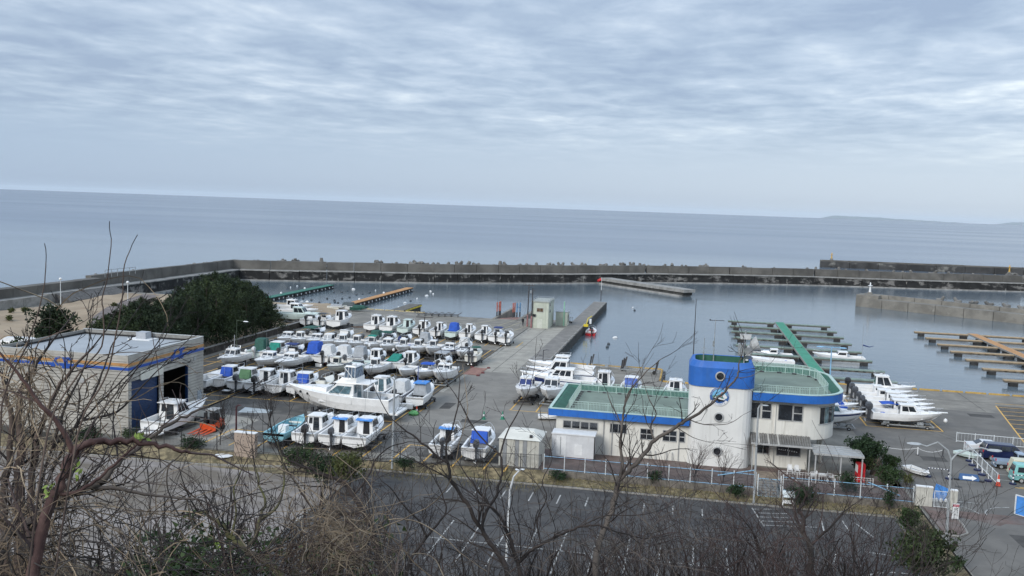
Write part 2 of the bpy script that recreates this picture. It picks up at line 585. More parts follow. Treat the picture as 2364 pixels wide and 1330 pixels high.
# --- far island on the horizon
islm = mat('island_forest', (0.05, 0.07, 0.05), 0.95, 0.3, 0.0005)
isl = MB()
def ridge(x0, x1, Y, hf, n=40):
 top = []
 for i in range(n + 1):
  u = i / n
  top.append((x0 + (x1 - x0) * u, Y, hf(u)))
 vs = []
 for p in top:
  vs += [(p[0], p[1] - 2500, -150), p, (p[0], p[1] + 3000, -150)]
 fs = []
 for i in range(n):
  a = i * 3
  fs += [(a, a + 3, a + 4, a + 1), (a + 1, a + 4, a + 5, a + 2)]
 return vs, fs
YI = 88000.0
xa, xb = onY(1900, 490, YI).x, onY(2262, 505, YI).x
rn = [random.random() for _ in range(50)]
def hf(u):
 z = -60 + 190 * math.exp(-((u - 0.09) / 0.08) ** 2) + 170 * math.exp(-((u - 0.26) / 0.16) ** 2) + 110 * math.exp(-((u - 0.5) / 0.25) ** 2)
 return (z + 14 * math.sin(u * 37) + 9 * math.sin(u * 91)) - 110 * max(0, u - .85) / .15 - 60 * max(0, .06 - u) / .06
isl.add(*ridge(xa, xb, YI, hf))
xa2, xb2 = onY(2305, 500, YI).x, onY(2480, 505, YI).x
isl.add(*ridge(xa2, xb2, YI, lambda u: -110 + 270 * min(1, u * 5) + 20 * math.sin(u * 20)))
struct(isl.build('far_island_hills', islm))
# --- land: the quay level (z = 0) as one solid with vertical quay faces
quay = [(-160, 98), (-62, 84.0), (-44, 84.0), (-13.4, 87.45), (7.3, 87.45), (7.3, 90.63), (9.5, 90.63), (9.5, 87.45), (21.6, 87.45), (21.6, 40), (90, 40), (90, 148.2), (22, 148.2), (10, 147.5),
 (10, 139.6), (-3.4, 139.6), (-3.4, 150.2), (-22.4, 150.2), (-22.4, 254.5), (-26.0, 254.5), (-26.0, 207.5), (-38.2, 207.5),
 (-38.2, 203.8), (-43.4, 203.8), (-43.4, 203.6), (-55, 203.6), (-60, 206.6), (-98, 208.5), (-114, 214), (-143, 214), (-146, 212), (-160, 150)]
bq = MB()
bq.prism(quay, -5.0, 0.0)
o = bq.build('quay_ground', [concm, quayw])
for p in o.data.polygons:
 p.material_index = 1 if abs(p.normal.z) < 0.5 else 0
struct(o)
lower = sheet('lower_ground', rect(-220, 200, -40, 90), -0.86, grassm)
def hill(y):
 return 24.2 - 0.445 * y
hb = MB()
nx, ny = 60, 40
for j in range(ny + 1):
 y = -30 + 86.8 * j / ny
 for i in range(nx + 1):
  x = -110 + 220 * i / nx
  z = hill(y) if y > 0 else 24.2 - 0.05 * y
  z += (0.35 * math.sin(x * .31 + y * .2) + 0.3 * math.sin(x * .13 - y * .33)) * min(1, max(0, (54 - y) / 10)) * min(1, max(.0, abs(y) / 8)) - 0.2
  hb.v.append((x, y, z if y < 56 else -0.95))
for j in range(ny):
 for i in range(nx):
  a = j * (nx + 1) + i
  hb.f.append((a, a + 1, a + nx + 2, a + nx + 1))
struct(hb.build('hillside', hillm, smooth=True))
# sandy ground behind the sea wall, gently heaped
sb = MB()
nx, ny = 50, 60
for j in range(ny + 1):
 y = 100 + 112 * j / ny
 for i in range(nx + 1):
  x = -143 + 66 * i / nx
  z = 0.55 + 0.5 * math.sin(x * .11 + 1.3) * math.cos(y * .07) + 0.25 * math.sin(x * .31 + y * .23) + 0.12 * math.sin(x * .9 - y * .7)
  e_ = min(1, (i) / 3.0, (nx - i) / 6.0, j / 4.0, (ny - j) / 4.0)
  sb.v.append((x, y, -0.3 + (z + 0.6) * e_))
for j in range(ny):
 for i in range(nx):
  a = j * (nx + 1) + i
  sb.f.append((a, a + 1, a + nx + 2, a + nx + 1))
struct(sb.build('sand_ground', sandm, smooth=True))
pth = MB()
pp = [(-128, 199), (-124, 186), (-119, 172), (-112, 158), (-104, 146), (-98, 134)]
L_, R_ = [], []
for i, p in enumerate(pp):
 L_.append((p[0] - 2.3, p[1], 1.5))
 R_.append((p[0] + 2.3, p[1], 1.5))
for i in range(len(pp) - 1):
 pth.add([L_[i], R_[i], R_[i + 1], L_[i + 1]], [(0, 1, 2, 3)])
struct(pth.build('sand_path', mat('path_gravel', (0.16, 0.135, 0.125), 0.95, 0.3, 0.6)))
# surfaces laid on the quay level
sheet('yard_asphalt', [(-75.5, 100.5), (-33.2, 100.5), (-33.2, 158.5), (-75.5, 158.5)], 0.004, asph)
sheet('lane_asphalt', [(-57.4, 88.2), (-14.4, 88.2), (-14.4, 100.5), (-57.4, 100.5)], 0.004, asph2)
sheet('centre_asphalt', [(-33.2, 100.5), (-14.4, 100.5), (-14.4, 119.5), (-26, 137.5), (-33.2, 137.5)], 0.008, mat('pale_lane_asphalt', (0.2025, 0.1908, 0.1692), .85, .1, .4, bump=.3, bscale=9, stain=[(.2, (.15, .142, .128), .52, .68, (1.5, 1, 1), .6)]))
sheet('stand_asphalt', rect(-49.5, -33.3, 88.3, 92.4), 0.008, asph)
sheet('stand_asphalt', rect(-26.5, -16.5, 88.3, 92.4), 0.008, asph)
sheet('concrete_road', [(-33.2, 137.6), (-26.1, 137.6), (-26.1, 194.5), (-33.2, 194.5)], 0.008, roadc)
sheet('pier_deck', [(-26.0, 150.3), (-22.5, 150.3), (-22.5, 254.4), (-26.0, 254.4)], 0.006, mat('pier_concrete', (0.19, 0.18, 0.165), 0.85, 0.15, 0.5, bump=0.3, stain=[(0.6, (0.12, 0.115, 0.105), 0.5, 0.7, (1, .4, 1), .7)]))
sheet("hall_forecourt", [(-14.4, 87.6), (7.25, 87.6), (7.25, 95.5), (-14.4, 95.5)], 0.004, brickm)
sheet("hall_forecourt", [(9.55, 87.6), (21.4, 87.6), (21.4, 95.5), (9.55, 95.5)], 0.004, brickm)
sheet("hall_forecourt", [(7.25, 90.66), (9.55, 90.66), (9.55, 95.5), (7.25, 95.5)], 0.004, brickm)
sheet('right_yard_asphalt', [(20.6, 92.5), (66, 92.5), (66, 133.6), (20.6, 133.6)], 0.004, asph2)
sheet('right_road', [(21.7, 40), (60, 40), (60, 92.4), (21.7, 92.4)], 0.004, asph2)
sheet('boat_stand_asphalt', [(24.0, 119.2), (32.0, 119.2), (32.0, 141.4), (24.0, 141.4)], 0.008, asph)
sheet('boat_stand_asphalt', [(40.2, 116.6), (56, 116.6), (56, 139), (43.8, 139)], 0.008, asph)
sheet('gate_red_paving', [(23.1, 84.3), (25.6, 85.6), (31.6, 85.6), (31.6, 81.6), (28.6, 83.5), (27.3, 83.0), (26.6, 83.2), (25.2, 84.2)][:0] or
 [(23.0, 86.4), (32.4, 86.4), (32.4, 83.0), (29.8, 84.0), (28.0, 83.9), (27.4, 83.2), (26.8, 83.2), (26.0, 84.0), (24.2, 84.6)], 0.008, brickm)
# red paved footway outside the gate with its kerb
fw = [(21.9, 86.6), (23.9, 86.6), (24.0, 82.2), (23.8, 80.2), (22.8, 79.2), (21.9, 79.4)]
bf = MB().prism(fw, 0.0, 0.12)
struct(bf.build('red_footway', brickm))
kb = MB()
kb.path([(24.02, 86.4, 0.08), (24.12, 82.2, 0.08), (23.9, 80.1, 0.08), (22.9, 79.05, 0.08), (22.0, 79.2, 0.08)], 0.09, n=6)
struct(kb.build('footway_kerb', kerbm))
# lower car park
sheet('car_park', [(-31.0, 40), (19.2, 40), (19.2, 85.2), (-31.0, 84.6)], -0.80, asph3)
sheet('plaza', [(-140, 40), (-31.0, 40), (-31.0, 80.5), (-47, 81.0), (-140, 78)], -0.806, plazam)
for name, a_, b_ in (('car_park_kerb', (-31.0, 84.7), (19.3, 85.3)), ('car_park_kerb', (19.3, 85.3), (20.2, 60.0)), ('plaza_kerb', (-140, 78.2), (-47, 81.2)), ('plaza_kerb', (-47, 81.2), (-31.0, 84.7)), ('plaza_kerb', (-31.0, 84.7), (-31.0, 66))):
 a_, b_ = Vector(a_), Vector(b_)
 n_ = int((b_ - a_).length / 2.0)
 dd = (b_ - a_) / n_
 nn_ = Vector((-dd.y, dd.x)).normalized() * 0.08
 k = MB()
 for i in range(n_):
  p, q = a_ + dd * (i + .012), a_ + dd * (i + .988)
  k.hexa([(*(p - nn_), -0.9), (*(q - nn_), -0.9), (*(q + nn_), -0.9), (*(p + nn_), -0.9)],
 [(*(p - nn_), -0.66), (*(q - nn_), -0.66), (*(q + nn_), -0.66), (*(p + nn_), -0.66)])
 struct(k.build(name, kerbm))
# grass bank between kerb and fence
gb = MB()
n_ = 60
for i in range(n_ + 1):
 x = -62 + 83.3 * i / n_
 yk = 84.9 + (x + 31) * 0.012 if x > -31 else 81.3 + (x + 47) * 0.21 if x > -47 else 81.3
 yf = 87.45 if x > -13.4 else (84.0 + (x + 44) * 0.1127 if x > -44 else 84.0)
 zt = 0.05 if x < -13.4 else -0.5
 gb.v += [(x, yk + 0.1, -0.69), (x, (yk + yf) / 2, (-0.69 + zt) / 2 + 0.05 * math.sin(i)), (x, yf + (0.25 if x < -13.4 else 0), zt - .03)]
for i in range(n_):
 a = i * 3
 gb.f += [(a, a + 3, a + 4, a + 1), (a + 1, a + 4, a + 5, a + 2)]
struct(gb.build('grass_bank', grassm))
struct(MB().prism([(19.4, 60), (21.5, 60), (21.5, 87.4), (19.4, 87.4)], -0.9, lambda x, y: -0.1 if x > 20 else -0.6).build('grass_bank', grassm))
# ---------------------------------------------------------------- painted lines
def lines(name, segs, w, z, m):
 b = MB()
 for s_ in segs:
  p, q = Vector(s_[0][:2]), Vector(s_[1][:2])
  d = (q - p).normalized()
  nn_ = Vector((-d.y, d.x)) * w / 2
  b.add([(*(p - nn_), z), (*(q - nn_), z), (*(q + nn_), z), (*(p + nn_), z)], [(0, 1, 2, 3)])
 return struct(b.build(name, m))
Y1 = 107.5
segs = [((-61, Y1), (-44.0, Y1)), ((-60.9, 102.6), (-57.6, 107.4))]
segs = [((-62, Y1), (-33.3, Y1)), ((-60.6, 101.6), (-60.6, Y1)), ((-57.9, 101.8), (-57.9, Y1)), ((-60.6, 104.6), (-57.9, 104.6)), ((-60.6, 101.8), (-57.9, 101.8))]
xt = -62.4
while xt < -33.4:
 segs.append(((xt + 1.2, Y1 + .1), (xt + 1.2, 114.5)))
 xt += 2.9
for yy in (129.6, 150.6):
 x = -75.0
 while x < -33.5:
  segs.append(((x, yy - 8.5), (x, yy + 8)))
  x += 2.9
 segs.append(((-75, yy), (-33.4, yy)))
segs += [((-44.2, 96.2), (-44.2, 101.5)), ((-33.5, 96), (-33.5, 160)), ((-44.2, 101.5), (-33.5, 101.5))]
x = -75.0
while x < -30:
 segs.append(((x, 163.2), (x, 170.5)))
 x += 2.95
# southern stands by the black fence
for x in (-49.3, -46.4, -43.5, -40.6, -37.7, -34.8, -31.8, -28.6, -25.4, -22.2, -19.0, -16.9):
 segs.append(((x, 85.6 if x > -44 else 86.0), (x, 92.3)))
segs += [((-49.3, 92.3), (-31.8, 92.3)), ((-28.6, 92.3), (-24.0, 92.3))]
# stand left of the hall
segs += [((-21.6, 112.4), (-21.6, 121)), ((-18.3, 112.4), (-18.3, 119)), ((-21.8, 112.4), (-12, 112.4))]
# right yard
segs += [((22.8, 119.2), (22.8, 141)), ((31.8, 119.2), (31.8, 126)), ((22.8, 119.2), (31.8, 119.2)), ((40.2, 116.6), (43.8, 139)), ((40.2, 116.6), (56, 116.6))]
y = 121.5
while y < 141:
 segs.append(((22.8, y), (31.8, y)))
 segs.append(((43.9 - (139 - y) * .16, y), (54, y)))
 y += 2.75
lines('yellow_bay_lines', segs, 0.17, 0.016, ylw)
lines('slipway_guide_lines', [((-46.6, 190), (-41.6, 204)), ((-42.2, 176), (-38.6, 204)), ((-39.4, 178), (-36.2, 204)), ((-36.6, 178), (-33.4, 200))], 0.14, 0.016, mat('pale_yellow_line', (0.42, 0.38, 0.24), 0.8, 0.15, 2))
lines('concrete_seams', [((-33.2, y), (-26.1, y)) for y in range(142, 195, 8)] + [((-29.6, 137.6), (-29.6, 194.5))] + [((x, 160), (x, 206)) for x in range(-92, -34, 9)] + [((-95, y), (-44, y)) for y in (176, 190)] +
 [((-20, y), (-3.6, y)) for y in (128, 136, 144)] + [((12, 141), (60, 141)), ((34.7, 112.0), (31.2, 118.6)), ((33.6, 111.6), (30.2, 118.6))] + [((x, 134), (x, 148)) for x in range(14, 60, 9)], 0.09, 0.013,
 mat('joint_tar', (0.07, 0.068, 0.062), 0.9, 0.3, 2))
# gutter beside the concrete road
gt = MB()
gt.box(-33.25, -32.55, 120, 190, 0.005, 0.03)
struct(gt.build('gutter_slab', mat('gutter_concrete', (0.29, 0.28, 0.25), 0.85, 0.2, 2, stain=[(1.2, (0.12, 0.115, 0.1), .5, .65, (1, .3, 1), .8)])))
struct(MB().box(-33.55, -33.27, 112, 190, 0.004, 0.02).build('gutter_channel', mat('gutter_dark', (0.05, 0.048, 0.045), 0.9, 0.3, 2)))
# car park bays
segs = [((-19.5, 68.7), (4, 68.9)), ((15.0, 75.6), (19.2, 75.0))]
for x in (-18.6, -16.2, -13.8, -11.4, -8.9, -6.3, -3.7, -1.2, 1.4, 4.0):
 segs.append(((x, 64.2), (x, 73.2)))
for x in (-21.2, -18.6, -16.0, -13.4, -10.8, -8.2, -5.6, -3.0, -0.4, 2.2):
 segs.append(((x, 80.0), (x, 82.6)))
for k in range(5):
 segs.append(((6.9 + .12 * k, 83.9 - 1.05 * k), (8.6 + 0.75 * k + .4, 84.5 - 1.0 * k)))
segs += [((6.7, 84.2), (7.4, 79.4)), ((12.4, 79.6), (12.6, 83.2)), ((14.6, 79.8), (14.4, 83.0)), ((16.4, 79.2), (15.4, 82.8)), ((12.2, 72.6), (12.6, 74.4))]
lines('white_bay_lines', segs, 0.12, -0.790, wln)
ar = MB()
for i in range(14):
 a0, a1 = 0.15 * i, 0.15 * (i + 1)
 if i % 2 == 0 or i < 6:
  ar.add([(15.6 + 3.2 * math.cos(PI - a0) * 1.0 + 1.6, 69.6 + 2.2 * math.sin(a0), -0.788), (15.6 + 3.2 * math.cos(PI - a1) + 1.6, 69.6 + 2.2 * math.sin(a1), -0.788),
 (15.6 + 3.0 * math.cos(PI - a1) + 1.6, 69.6 + 2.0 * math.sin(a1), -0.788), (15.6 + 3.0 * math.cos(PI - a0) + 1.6, 69.6 + 2.0 * math.sin(a0), -0.788)], [(0, 1, 2, 3)])
struct(ar.build('white_bay_lines', wln))
# white lines by the gate
curve = lambda pts: [(pts[i], pts[i + 1]) for i in range(len(pts) - 1)]
gl = curve([G(*p).to_2d() for p in ((2210, 1166), (2225, 1171), (2245, 1178), (2260, 1186), (2270, 1188))]) + curve([G(*p).to_2d() for p in ((2278, 1189), (2274, 1182), (2282, 1176), (2300, 1172), (2330, 1172))])
lines('white_gate_lines', gl + [(G(2210, 1158).to_2d(), G(2270, 1164).to_2d())], 0.13, 0.016, wln)
segs = []
for k, yy in enumerate((111.4, 108.6, 105.4, 102.9, 100.6, 98.5)):
 segs.append(((31.9, yy), (36.5, yy)))
lines('white_car_bay_lines', segs, 0.12, 0.016, wln)
segs = [((32.6 + .5 * k, 96.0 + .25 * k), (36.5, 95.0 + .35 * k)) for k in range(4)]
lines('yellow_hatch_lines', segs, 0.16, 0.017, ylw)
# faded letters painted on a bay
ft = MB()
for k, (dx, dy) in enumerate(((0, 0), (.28, .1), (.5, 0), (0, .7), (.3, .75), (.55, .7), (0, 1.4), (.3, 1.5), (.1, 2.1), (.4, 2.2))):
 x, y = -28.2 + dx, 86.7 + dy
 ft.add([(x, y, .017), (x + .16, y, .017), (x + .16, y + .42, .017), (x, y + .42, .017)], [(0, 1, 2, 3)])
struct(ft.build('faded_painted_marks', wln))
# patches, drains and cracks in the paving
rp_ = random.Random(3)
pm_ = mat('asphalt_patch', (0.06, 0.057, 0.053), .9, .2, 1)
for k_, (x_, y_, w_, h_, z_) in enumerate(((-26, 104, 3, 1.6, .013), (-20, 97, 4, 1.2, .013), (-52, 98.4, 2.2, 1.4, .02), (26, 104, 2.5, 1.8, .012), (27.5, 78, 2.0, 3.2, .012), (17, 128, 3, 1.5, .012), (-8, 70, 4, 2.2, -.792), (8, 76, 3, 3, -.792), (-22, 77, 5, 1.6, -.792), (38, 130, 3, 2, .012), (-30.5, 110, 1.4, 4, .016))):
 sheet('asphalt_patch', [(x_ + rp_.uniform(-.1, .1) + a_ * w_, y_ + b_ * h_ + rp_.uniform(-.1, .1)) for a_, b_ in ((0, 0), (1, .06), (1.02, 1), (-.03, .96))], z_, pm_)
ck = []
for _ in range(46):
 car_ = rp_.random() < .4
 x_, y_ = (rp_.uniform(-29, 17), rp_.uniform(58, 83)) if car_ else rp_.choice(((rp_.uniform(-56, -16), rp_.uniform(90, 100)), (rp_.uniform(-30, 20), rp_.uniform(98, 135)), (rp_.uniform(22, 50), rp_.uniform(60, 145)), (rp_.uniform(-75, -34), rp_.uniform(155, 202))))
 if -15 < x_ < 18 and y_ > 86 and y_ < 114:
  continue
 a_ = rp_.choice((0, PI / 2)) + rp_.gauss(0, .35)
 for s_ in range(rp_.randint(3, 8)):
  a_ += rp_.gauss(0, .3)
  x2, y2 = x_ + math.cos(a_) * .9, y_ + math.sin(a_) * .9
  ck.append((car_, (x_, y_), (x2, y2)))
  x_, y_ = x2, y2
lines('paving_cracks', [c_[1:] for c_ in ck if not c_[0]], .035, .018, MATS['joint_tar'])
lines('paving_cracks', [c_[1:] for c_ in ck if c_[0]], .035, -.788, MATS['joint_tar'])
for k_, (x_, y_, z_) in enumerate(((-24.0, 108, .014), (-47, 95.6, .014), (27.0, 94.5, .012), (-5, 76.5, -.79), (26.5, 69, .012))):
 struct(MB().lathe([(.33, 0), (.33, .006), (.02, .006)], (x_, y_, z_), 14).build('manhole_cover', mat('cast_iron', (.05, .048, .045), .7, .3, 8)))
# low retaining wall under the blue fence
for _x0,_x1 in ((-13.4,7.3),(9.5,21.6)):
 struct(MB().box(_x0, _x1, 87.2, 87.5, -0.95, 0.10).build('fence_base_wall', mat('retaining_concrete', (0.15, 0.135, 0.115), 0.9, 0.25, 1.5, streak=(1.5, (0.07, 0.06, 0.05), .5, .7, (3, 1, .4), .8))))
# yellow kerbs on the quay edges
yk = MB()
def kerbrun(b, p, q, n, gap=0.12, h=0.22, w=0.26):
 p, q = Vector(p), Vector(q)
 dd = (q - p) / n
 nn_ = Vector((-dd.y, dd.x)).normalized() * w / 2
 for i in range(n):
  a_, c_ = p + dd * (i + gap), p + dd * (i + 1 - gap)
  b.hexa([(*(a_ - nn_), 0.0), (*(c_ - nn_), 0), (*(c_ + nn_), 0), (*(a_ + nn_), 0)], [(*(a_ - nn_ * .8), h), (*(c_ - nn_ * .8), h), (*(c_ + nn_ * .8), h), (*(a_ + nn_ * .8), h)])
ki = 0
for p, q, n, col in (((-22.2, 150.0), (-3.6, 150.0), 6, ykerb), ((-3.65, 149.8), (-3.65, 139.9), 3, ykerb), ((-3.4, 139.4), (9.8, 139.4), 4, ykerb), ((22.2, 147.95), (75, 147.95), 16, ykerb), ((-97, 208.1), (-61, 206.3), 14, mat('pale_quay_kerb', (0.42, 0.35, 0.2), 0.8, 0.2, 2))):
 b = MB()
 kerbrun(b, p, q, n, 0.06)
 o = b.build('quay_edge_kerb', col)
 struct(o)
# steel fender blocks on the small platform face
fm = MB()
for k in range(6):
 fm.box(-3.4, -3.05, 141 + 1.5 * k, 141.9 + 1.5 * k, -1.6, -0.05)
tag(fm.build('quay_fender', black), 'black rubber fenders on the end face of the small platform', 'fender')
# ================================================================ BREAKWATERS
bwm = mat('breakwater_parapet', (0.1187, 0.113, 0.1016), 0.9, 0.22, 0.15, bump=0.5, bscale=2, stain=[(0.12, (0.06, 0.058, 0.056), .5, .66, (1, 1, 1), .6), (0.7, (0.17, 0.165, 0.155), .6, .75, (1, 1, 1), .4)])
bwl = mat('breakwater_face', (0.0176, 0.0176, 0.0176), 0.9, 0.3, 0.4, bump=0.5, bscale=2,
 stain=[(0.16, (0.24, 0.23, 0.215), .54, .62, (1, 1, 2.4), .8), (0.9, (0.36, 0.35, 0.32), .6, .68, (1, 1, .35), .75)])
bwt = mat('breakwater_walk', (0.26, 0.255, 0.24), 0.9, 0.2, 0.5)
wetm = mat('wet_footing', (0.30, 0.295, 0.28), 0.85, 0.2, 0.5)
POLY = [(-146, 206), (-147.2, 279), (-129, 286), (-87, 304.5), (-45, 331), (-15, 356), (17, 371), (51, 384.5), (95, 394), (136, 406)]
def breakwater(poly, label, h0, h1, setback, blk=8.5, zt=-1.8, pm=bwm, fm_=bwl, ledge=True, name='breakwater', back=1.6):
 root = thing(name, label, 'breakwater', (0, 0, 0))
 base, par, walk, foot = MB(), MB(), MB(), MB()
 cnt = 0
 bl = []
 for i in range(len(poly) - 1):
  p, q = Vector(poly[i]), Vector(poly[i + 1])
  L = (q - p).length
  n = max(1, round(L / blk))
  d = (q - p) / n
  nr = Vector((-d.y, d.x)).normalized()
  for k in range(n):
   a_, c_ = p + d * (k + .009), p + d * (k + .991)
   bl.append((a_, c_, nr))
 for i, (a_, c_, nr) in enumerate(bl):
  h = h0 + random.uniform(-.05, .05)
  bb = MB().hexa([(*a_, zt - 2), (*c_, zt - 2), (*(c_ + nr * setback), zt - 2), (*(a_ + nr * setback), zt - 2)],
 [(*a_, h), (*c_, h), (*(c_ + nr * setback), h), (*(a_ + nr * setback), h)])
  bb.build('wall_block', fm_, root)
  hh = h1 + random.uniform(-.08, .08)
  s0, s1 = setback, setback + .35
  bb = MB().hexa([(*(a_ + nr * s0), zt), (*(c_ + nr * s0), zt), (*(c_ + nr * (s1 + back)), zt), (*(a_ + nr * (s1 + back)), zt)],
 [(*(a_ + nr * s1), hh), (*(c_ + nr * s1), hh), (*(c_ + nr * (s1 + back)), hh), (*(a_ + nr * (s1 + back)), hh)])
  bb.build('parapet_block', pm, root)
  if ledge:
   bb = MB().hexa([(*(a_ - nr * .25), h), (*(c_ - nr * .25), h), (*(c_ + nr * (setback)), h), (*(a_ + nr * setback), h)],
 [(*(a_ - nr * .25), h + .3), (*(c_ - nr * .25), h + .3), (*(c_ + nr * setback), h + .3), (*(a_ + nr * setback), h + .3)])
   bb.build('walkway_slab', bwt, root)
   foot.hexa([(*(a_ - nr * .9), zt - 1), (*(c_ - nr * .9), zt - 1), (*(c_ - nr * .02), zt - 1), (*(a_ - nr * .02), zt - 1)],
 [(*(a_ - nr * .9), zt + .35), (*(c_ - nr * .9), zt + .35), (*(c_ - nr * .02), zt + .35), (*(a_ - nr * .02), zt + .35)])
 if ledge:
  foot.build('footing', wetm, root)
 return root, bl
_, mainbl = breakwater(POLY, 'long grey main breakwater with stained lower wall, closing the harbour from the sea', 1.45, 4.6, 3.2)
tag(MB().prism([(-150.75, 278.4), (-152.35, 278.4), (-152.4, 285.2), (-149.0, 283.95), (-148.4, 282.4), (-150.75, 281.4)][::-1], -2, 4.6).prism([(-147.3, 278.4), (-150.7, 278.4), (-150.7, 281.3), (-148.45, 282.3)][::-1], -2, 1.74).build('corner_block', bwm), 'concrete corner block where the sea wall meets the main breakwater', 'concrete block')
# sea wall on the left running to the corner
swp = [(-146, 120), (-146, 206)]
root = thing('sea_wall', 'plain dark sea wall behind the sand, left of the main breakwater', 'sea wall')
for k in range(11):
 y0 = 120 + 86 / 11 * k
 MB().box(-149, -146.2, y0 + .05, y0 + 86 / 11 - .05, -3, 4.1 + random.uniform(-.04, .04)).build('wall_block', bwm, root)
 MB().box(-146.2, -143.6, y0 + .05, y0 + 86 / 11 - .05, -3, 2.0 if k < 8 else 2.2).build('walkway_slab', bwt if k > 5 else bwm, root)
MB().prism([(-143.6, 185), (-139.5, 185), (-139.5, 207), (-143.6, 207)], -1, lambda x, y: 2.1 if x < -142 else 0.6).build('stone_ramp', mat('dark_steps', (0.09, 0.088, 0.085), .9, .3, 1.5), root)
# handrail frame above the wall
root = thing('viewing_rail', 'white steel handrail frame on the sea wall, left of the breakwater', 'railing', (-147, 208, 4.1))
rb = MB()
for k in range(6):
 rb.tube((0, k * 2.6, 0), (0, k * 2.6, 1.9), .07)
rb.build('posts', galv, root, kind='stuff')
rb = MB()
rb.tube((0, 0, 1.9), (0, 13, 1.9), .07)
rb.tube((0, 0, 1.0), (0, 13, 1.0), .05)
rb.build('rails', galv, root, kind='stuff')
# other breakwaters
gp = lambda px, py, z=-1.8: G(px, py, z).to_2d()
breakwater([gp(1895, 617), gp(2500, 641)], 'far outer breakwater of black concrete with a yellow beacon at its tip', 1.6, 2.3, 1.5, blk=16, name='outer_breakwater',
 fm_=mat('outer_face', (0.05, 0.05, 0.05), .9, .4, .1, stain=[(0.12, (.26, .255, .23), .56, .66, (1, 1, 1.5), .8)]), ledge=False)
ip = [gp(1977, 707), gp(2364, 749), gp(2480, 762)]
ibm = mat('inner_breakwater_concrete', (0.19, 0.18, 0.158), .9, .18, .25, bump=.4, bscale=2, stain=[(0.5, (.11, .105, .095), .55, .7, (1, 1, 1.5), .6), (0.9, (.34, .33, .30), .64, .72, (1, 1, .6), .6)])
_, inbl = breakwater(ip, 'short light grey inner breakwater with a white beacon on its end', 0.9, 2.1, 4.2, blk=7.5, name='inner_breakwater', pm=ibm, fm_=ibm, ledge=False, back=1.2)
for k, ppx in enumerate((2092, 2099)):
 p = gp(ppx, 718)
 tag(MB().box(-.3, .3, -.5, .1, -1.9, .85).build('fender_strip', black, loc=(p.x, p.y - .1, 0)), 'black rubber fender strip on the inner breakwater, ' + ('left' if k == 0 else 'right') + ' of the pair', 'fender', 'fender strips on the inner breakwater')
# head block of the inner breakwater
p = gp(1977, 707)
q = gp(2022, 711)
d = (q - p).normalized()
nr = Vector((-d.y, d.x))
hb_ = MB().hexa([(*(p - d * .3 - nr * .2), -3), (*(p + d * 6.5 - nr * .2), -3), (*(p + d * 6.5 + nr * 5.5), -3), (*(p - d * .3 + nr * 5.5), -3)],
 [(*(p - d * .2 - nr * .2), 2.0), (*(p + d * 6.5 - nr * .2), 2.0), (*(p + d * 6.5 + nr * 5.5), 2.0), (*(p - d * .2 + nr * 5.5), 2.0)])
tag(hb_.build('concrete_block', ibm), 'square concrete head block at the tip of the inner breakwater', 'concrete block')
hc_ = p + d * 3.2 + nr * 2.5
def beacon(x, y, z, s, col, label, cone=True):
 r = thing('beacon', label, 'beacon', (x, y, z))
 MB().lathe([(1.3 * s, 0), (0.8 * s, 1.1 * s)]).build('plinth', ibm, r)
 MB().lathe([(0.5 * s, 1.1 * s), (0.32 * s, 3.6 * s)]).build('tower', col, r)
 MB().lathe([(0.3 * s, 3.6 * s), (1.0 * s, 3.75 * s), (1.0 * s, 3.9 * s), (0.28 * s, 4.0 * s)]).build('gallery', col, r)
 MB().lathe([(0.28 * s, 4.0 * s), (0.28 * s, 4.8 * s), (0.03, 5.3 * s)]).build('lantern', col, r)
wpaint = mat('white_paint', (0.72, 0.73, 0.73), .5, .05, 2)
ypaint = mat('yellow_paint', (0.6, 0.36, 0.06), .55, .15, 2)
beacon(hc_.x, hc_.y, 2.0, 0.75, wpaint, 'white conical light beacon on the inner breakwater tip')
p = gp(1921, 618)
beacon(p.x, p.y + 4, 2.2, .8, ypaint, 'yellow light beacon standing on the far outer breakwater')
p = gp(2338, 667)
beacon(p.x, p.y + 6, 4.4, .7, ypaint, 'orange yellow light beacon at the right end of the main breakwater')
# spur jetty (flat concrete)
p, q = gp(1385, 656), gp(1578, 686)
d = (q - p).normalized()
nr = Vector((-d.y, d.x))
sj = thing('spur_jetty', 'low flat concrete jetty reaching out from the main breakwater', 'jetty')
n = 9
Ls = (q - p).length
for k in range(n):
 a_, c_ = p + d * (Ls * (k + .01) / n), p + d * (Ls * (k + .99) / n)
 MB().hexa([(*a_, -0.4), (*c_, -0.4), (*(c_ + nr * 5), -0.4), (*(a_ + nr * 5), -0.4)], [(*a_, 0.6), (*c_, 0.6), (*(c_ + nr * 5), .6), (*(a_ + nr * 5), .6)]).build('deck_slab', bwt, sj)
a_, c_ = p - nr * .6, q - nr * .6 - d * 1.5
MB().hexa([(*a_, -3), (*c_, -3), (*(c_ + nr * 5), -3), (*(a_ + nr * 5), -3)], [(*a_, -1.35), (*c_, -1.35), (*(c_ + nr * 5), -1.35), (*(a_ + nr * 5), -1.35)]).build('footing', wetm, sj)
MB().hexa([(*(p + nr * .5), -1.4), (*(q + nr * .5 - d), -1.4), (*(q + nr * 4.5 - d), -1.4), (*(p + nr * 4.5), -1.4)], [(*(p + nr * .5), -.4), (*(q + nr * .5 - d), -.4), (*(q + nr * 4.5 - d), -.4), (*(p + nr * 4.5), -.4)]).build('core_wall', quayw, sj)
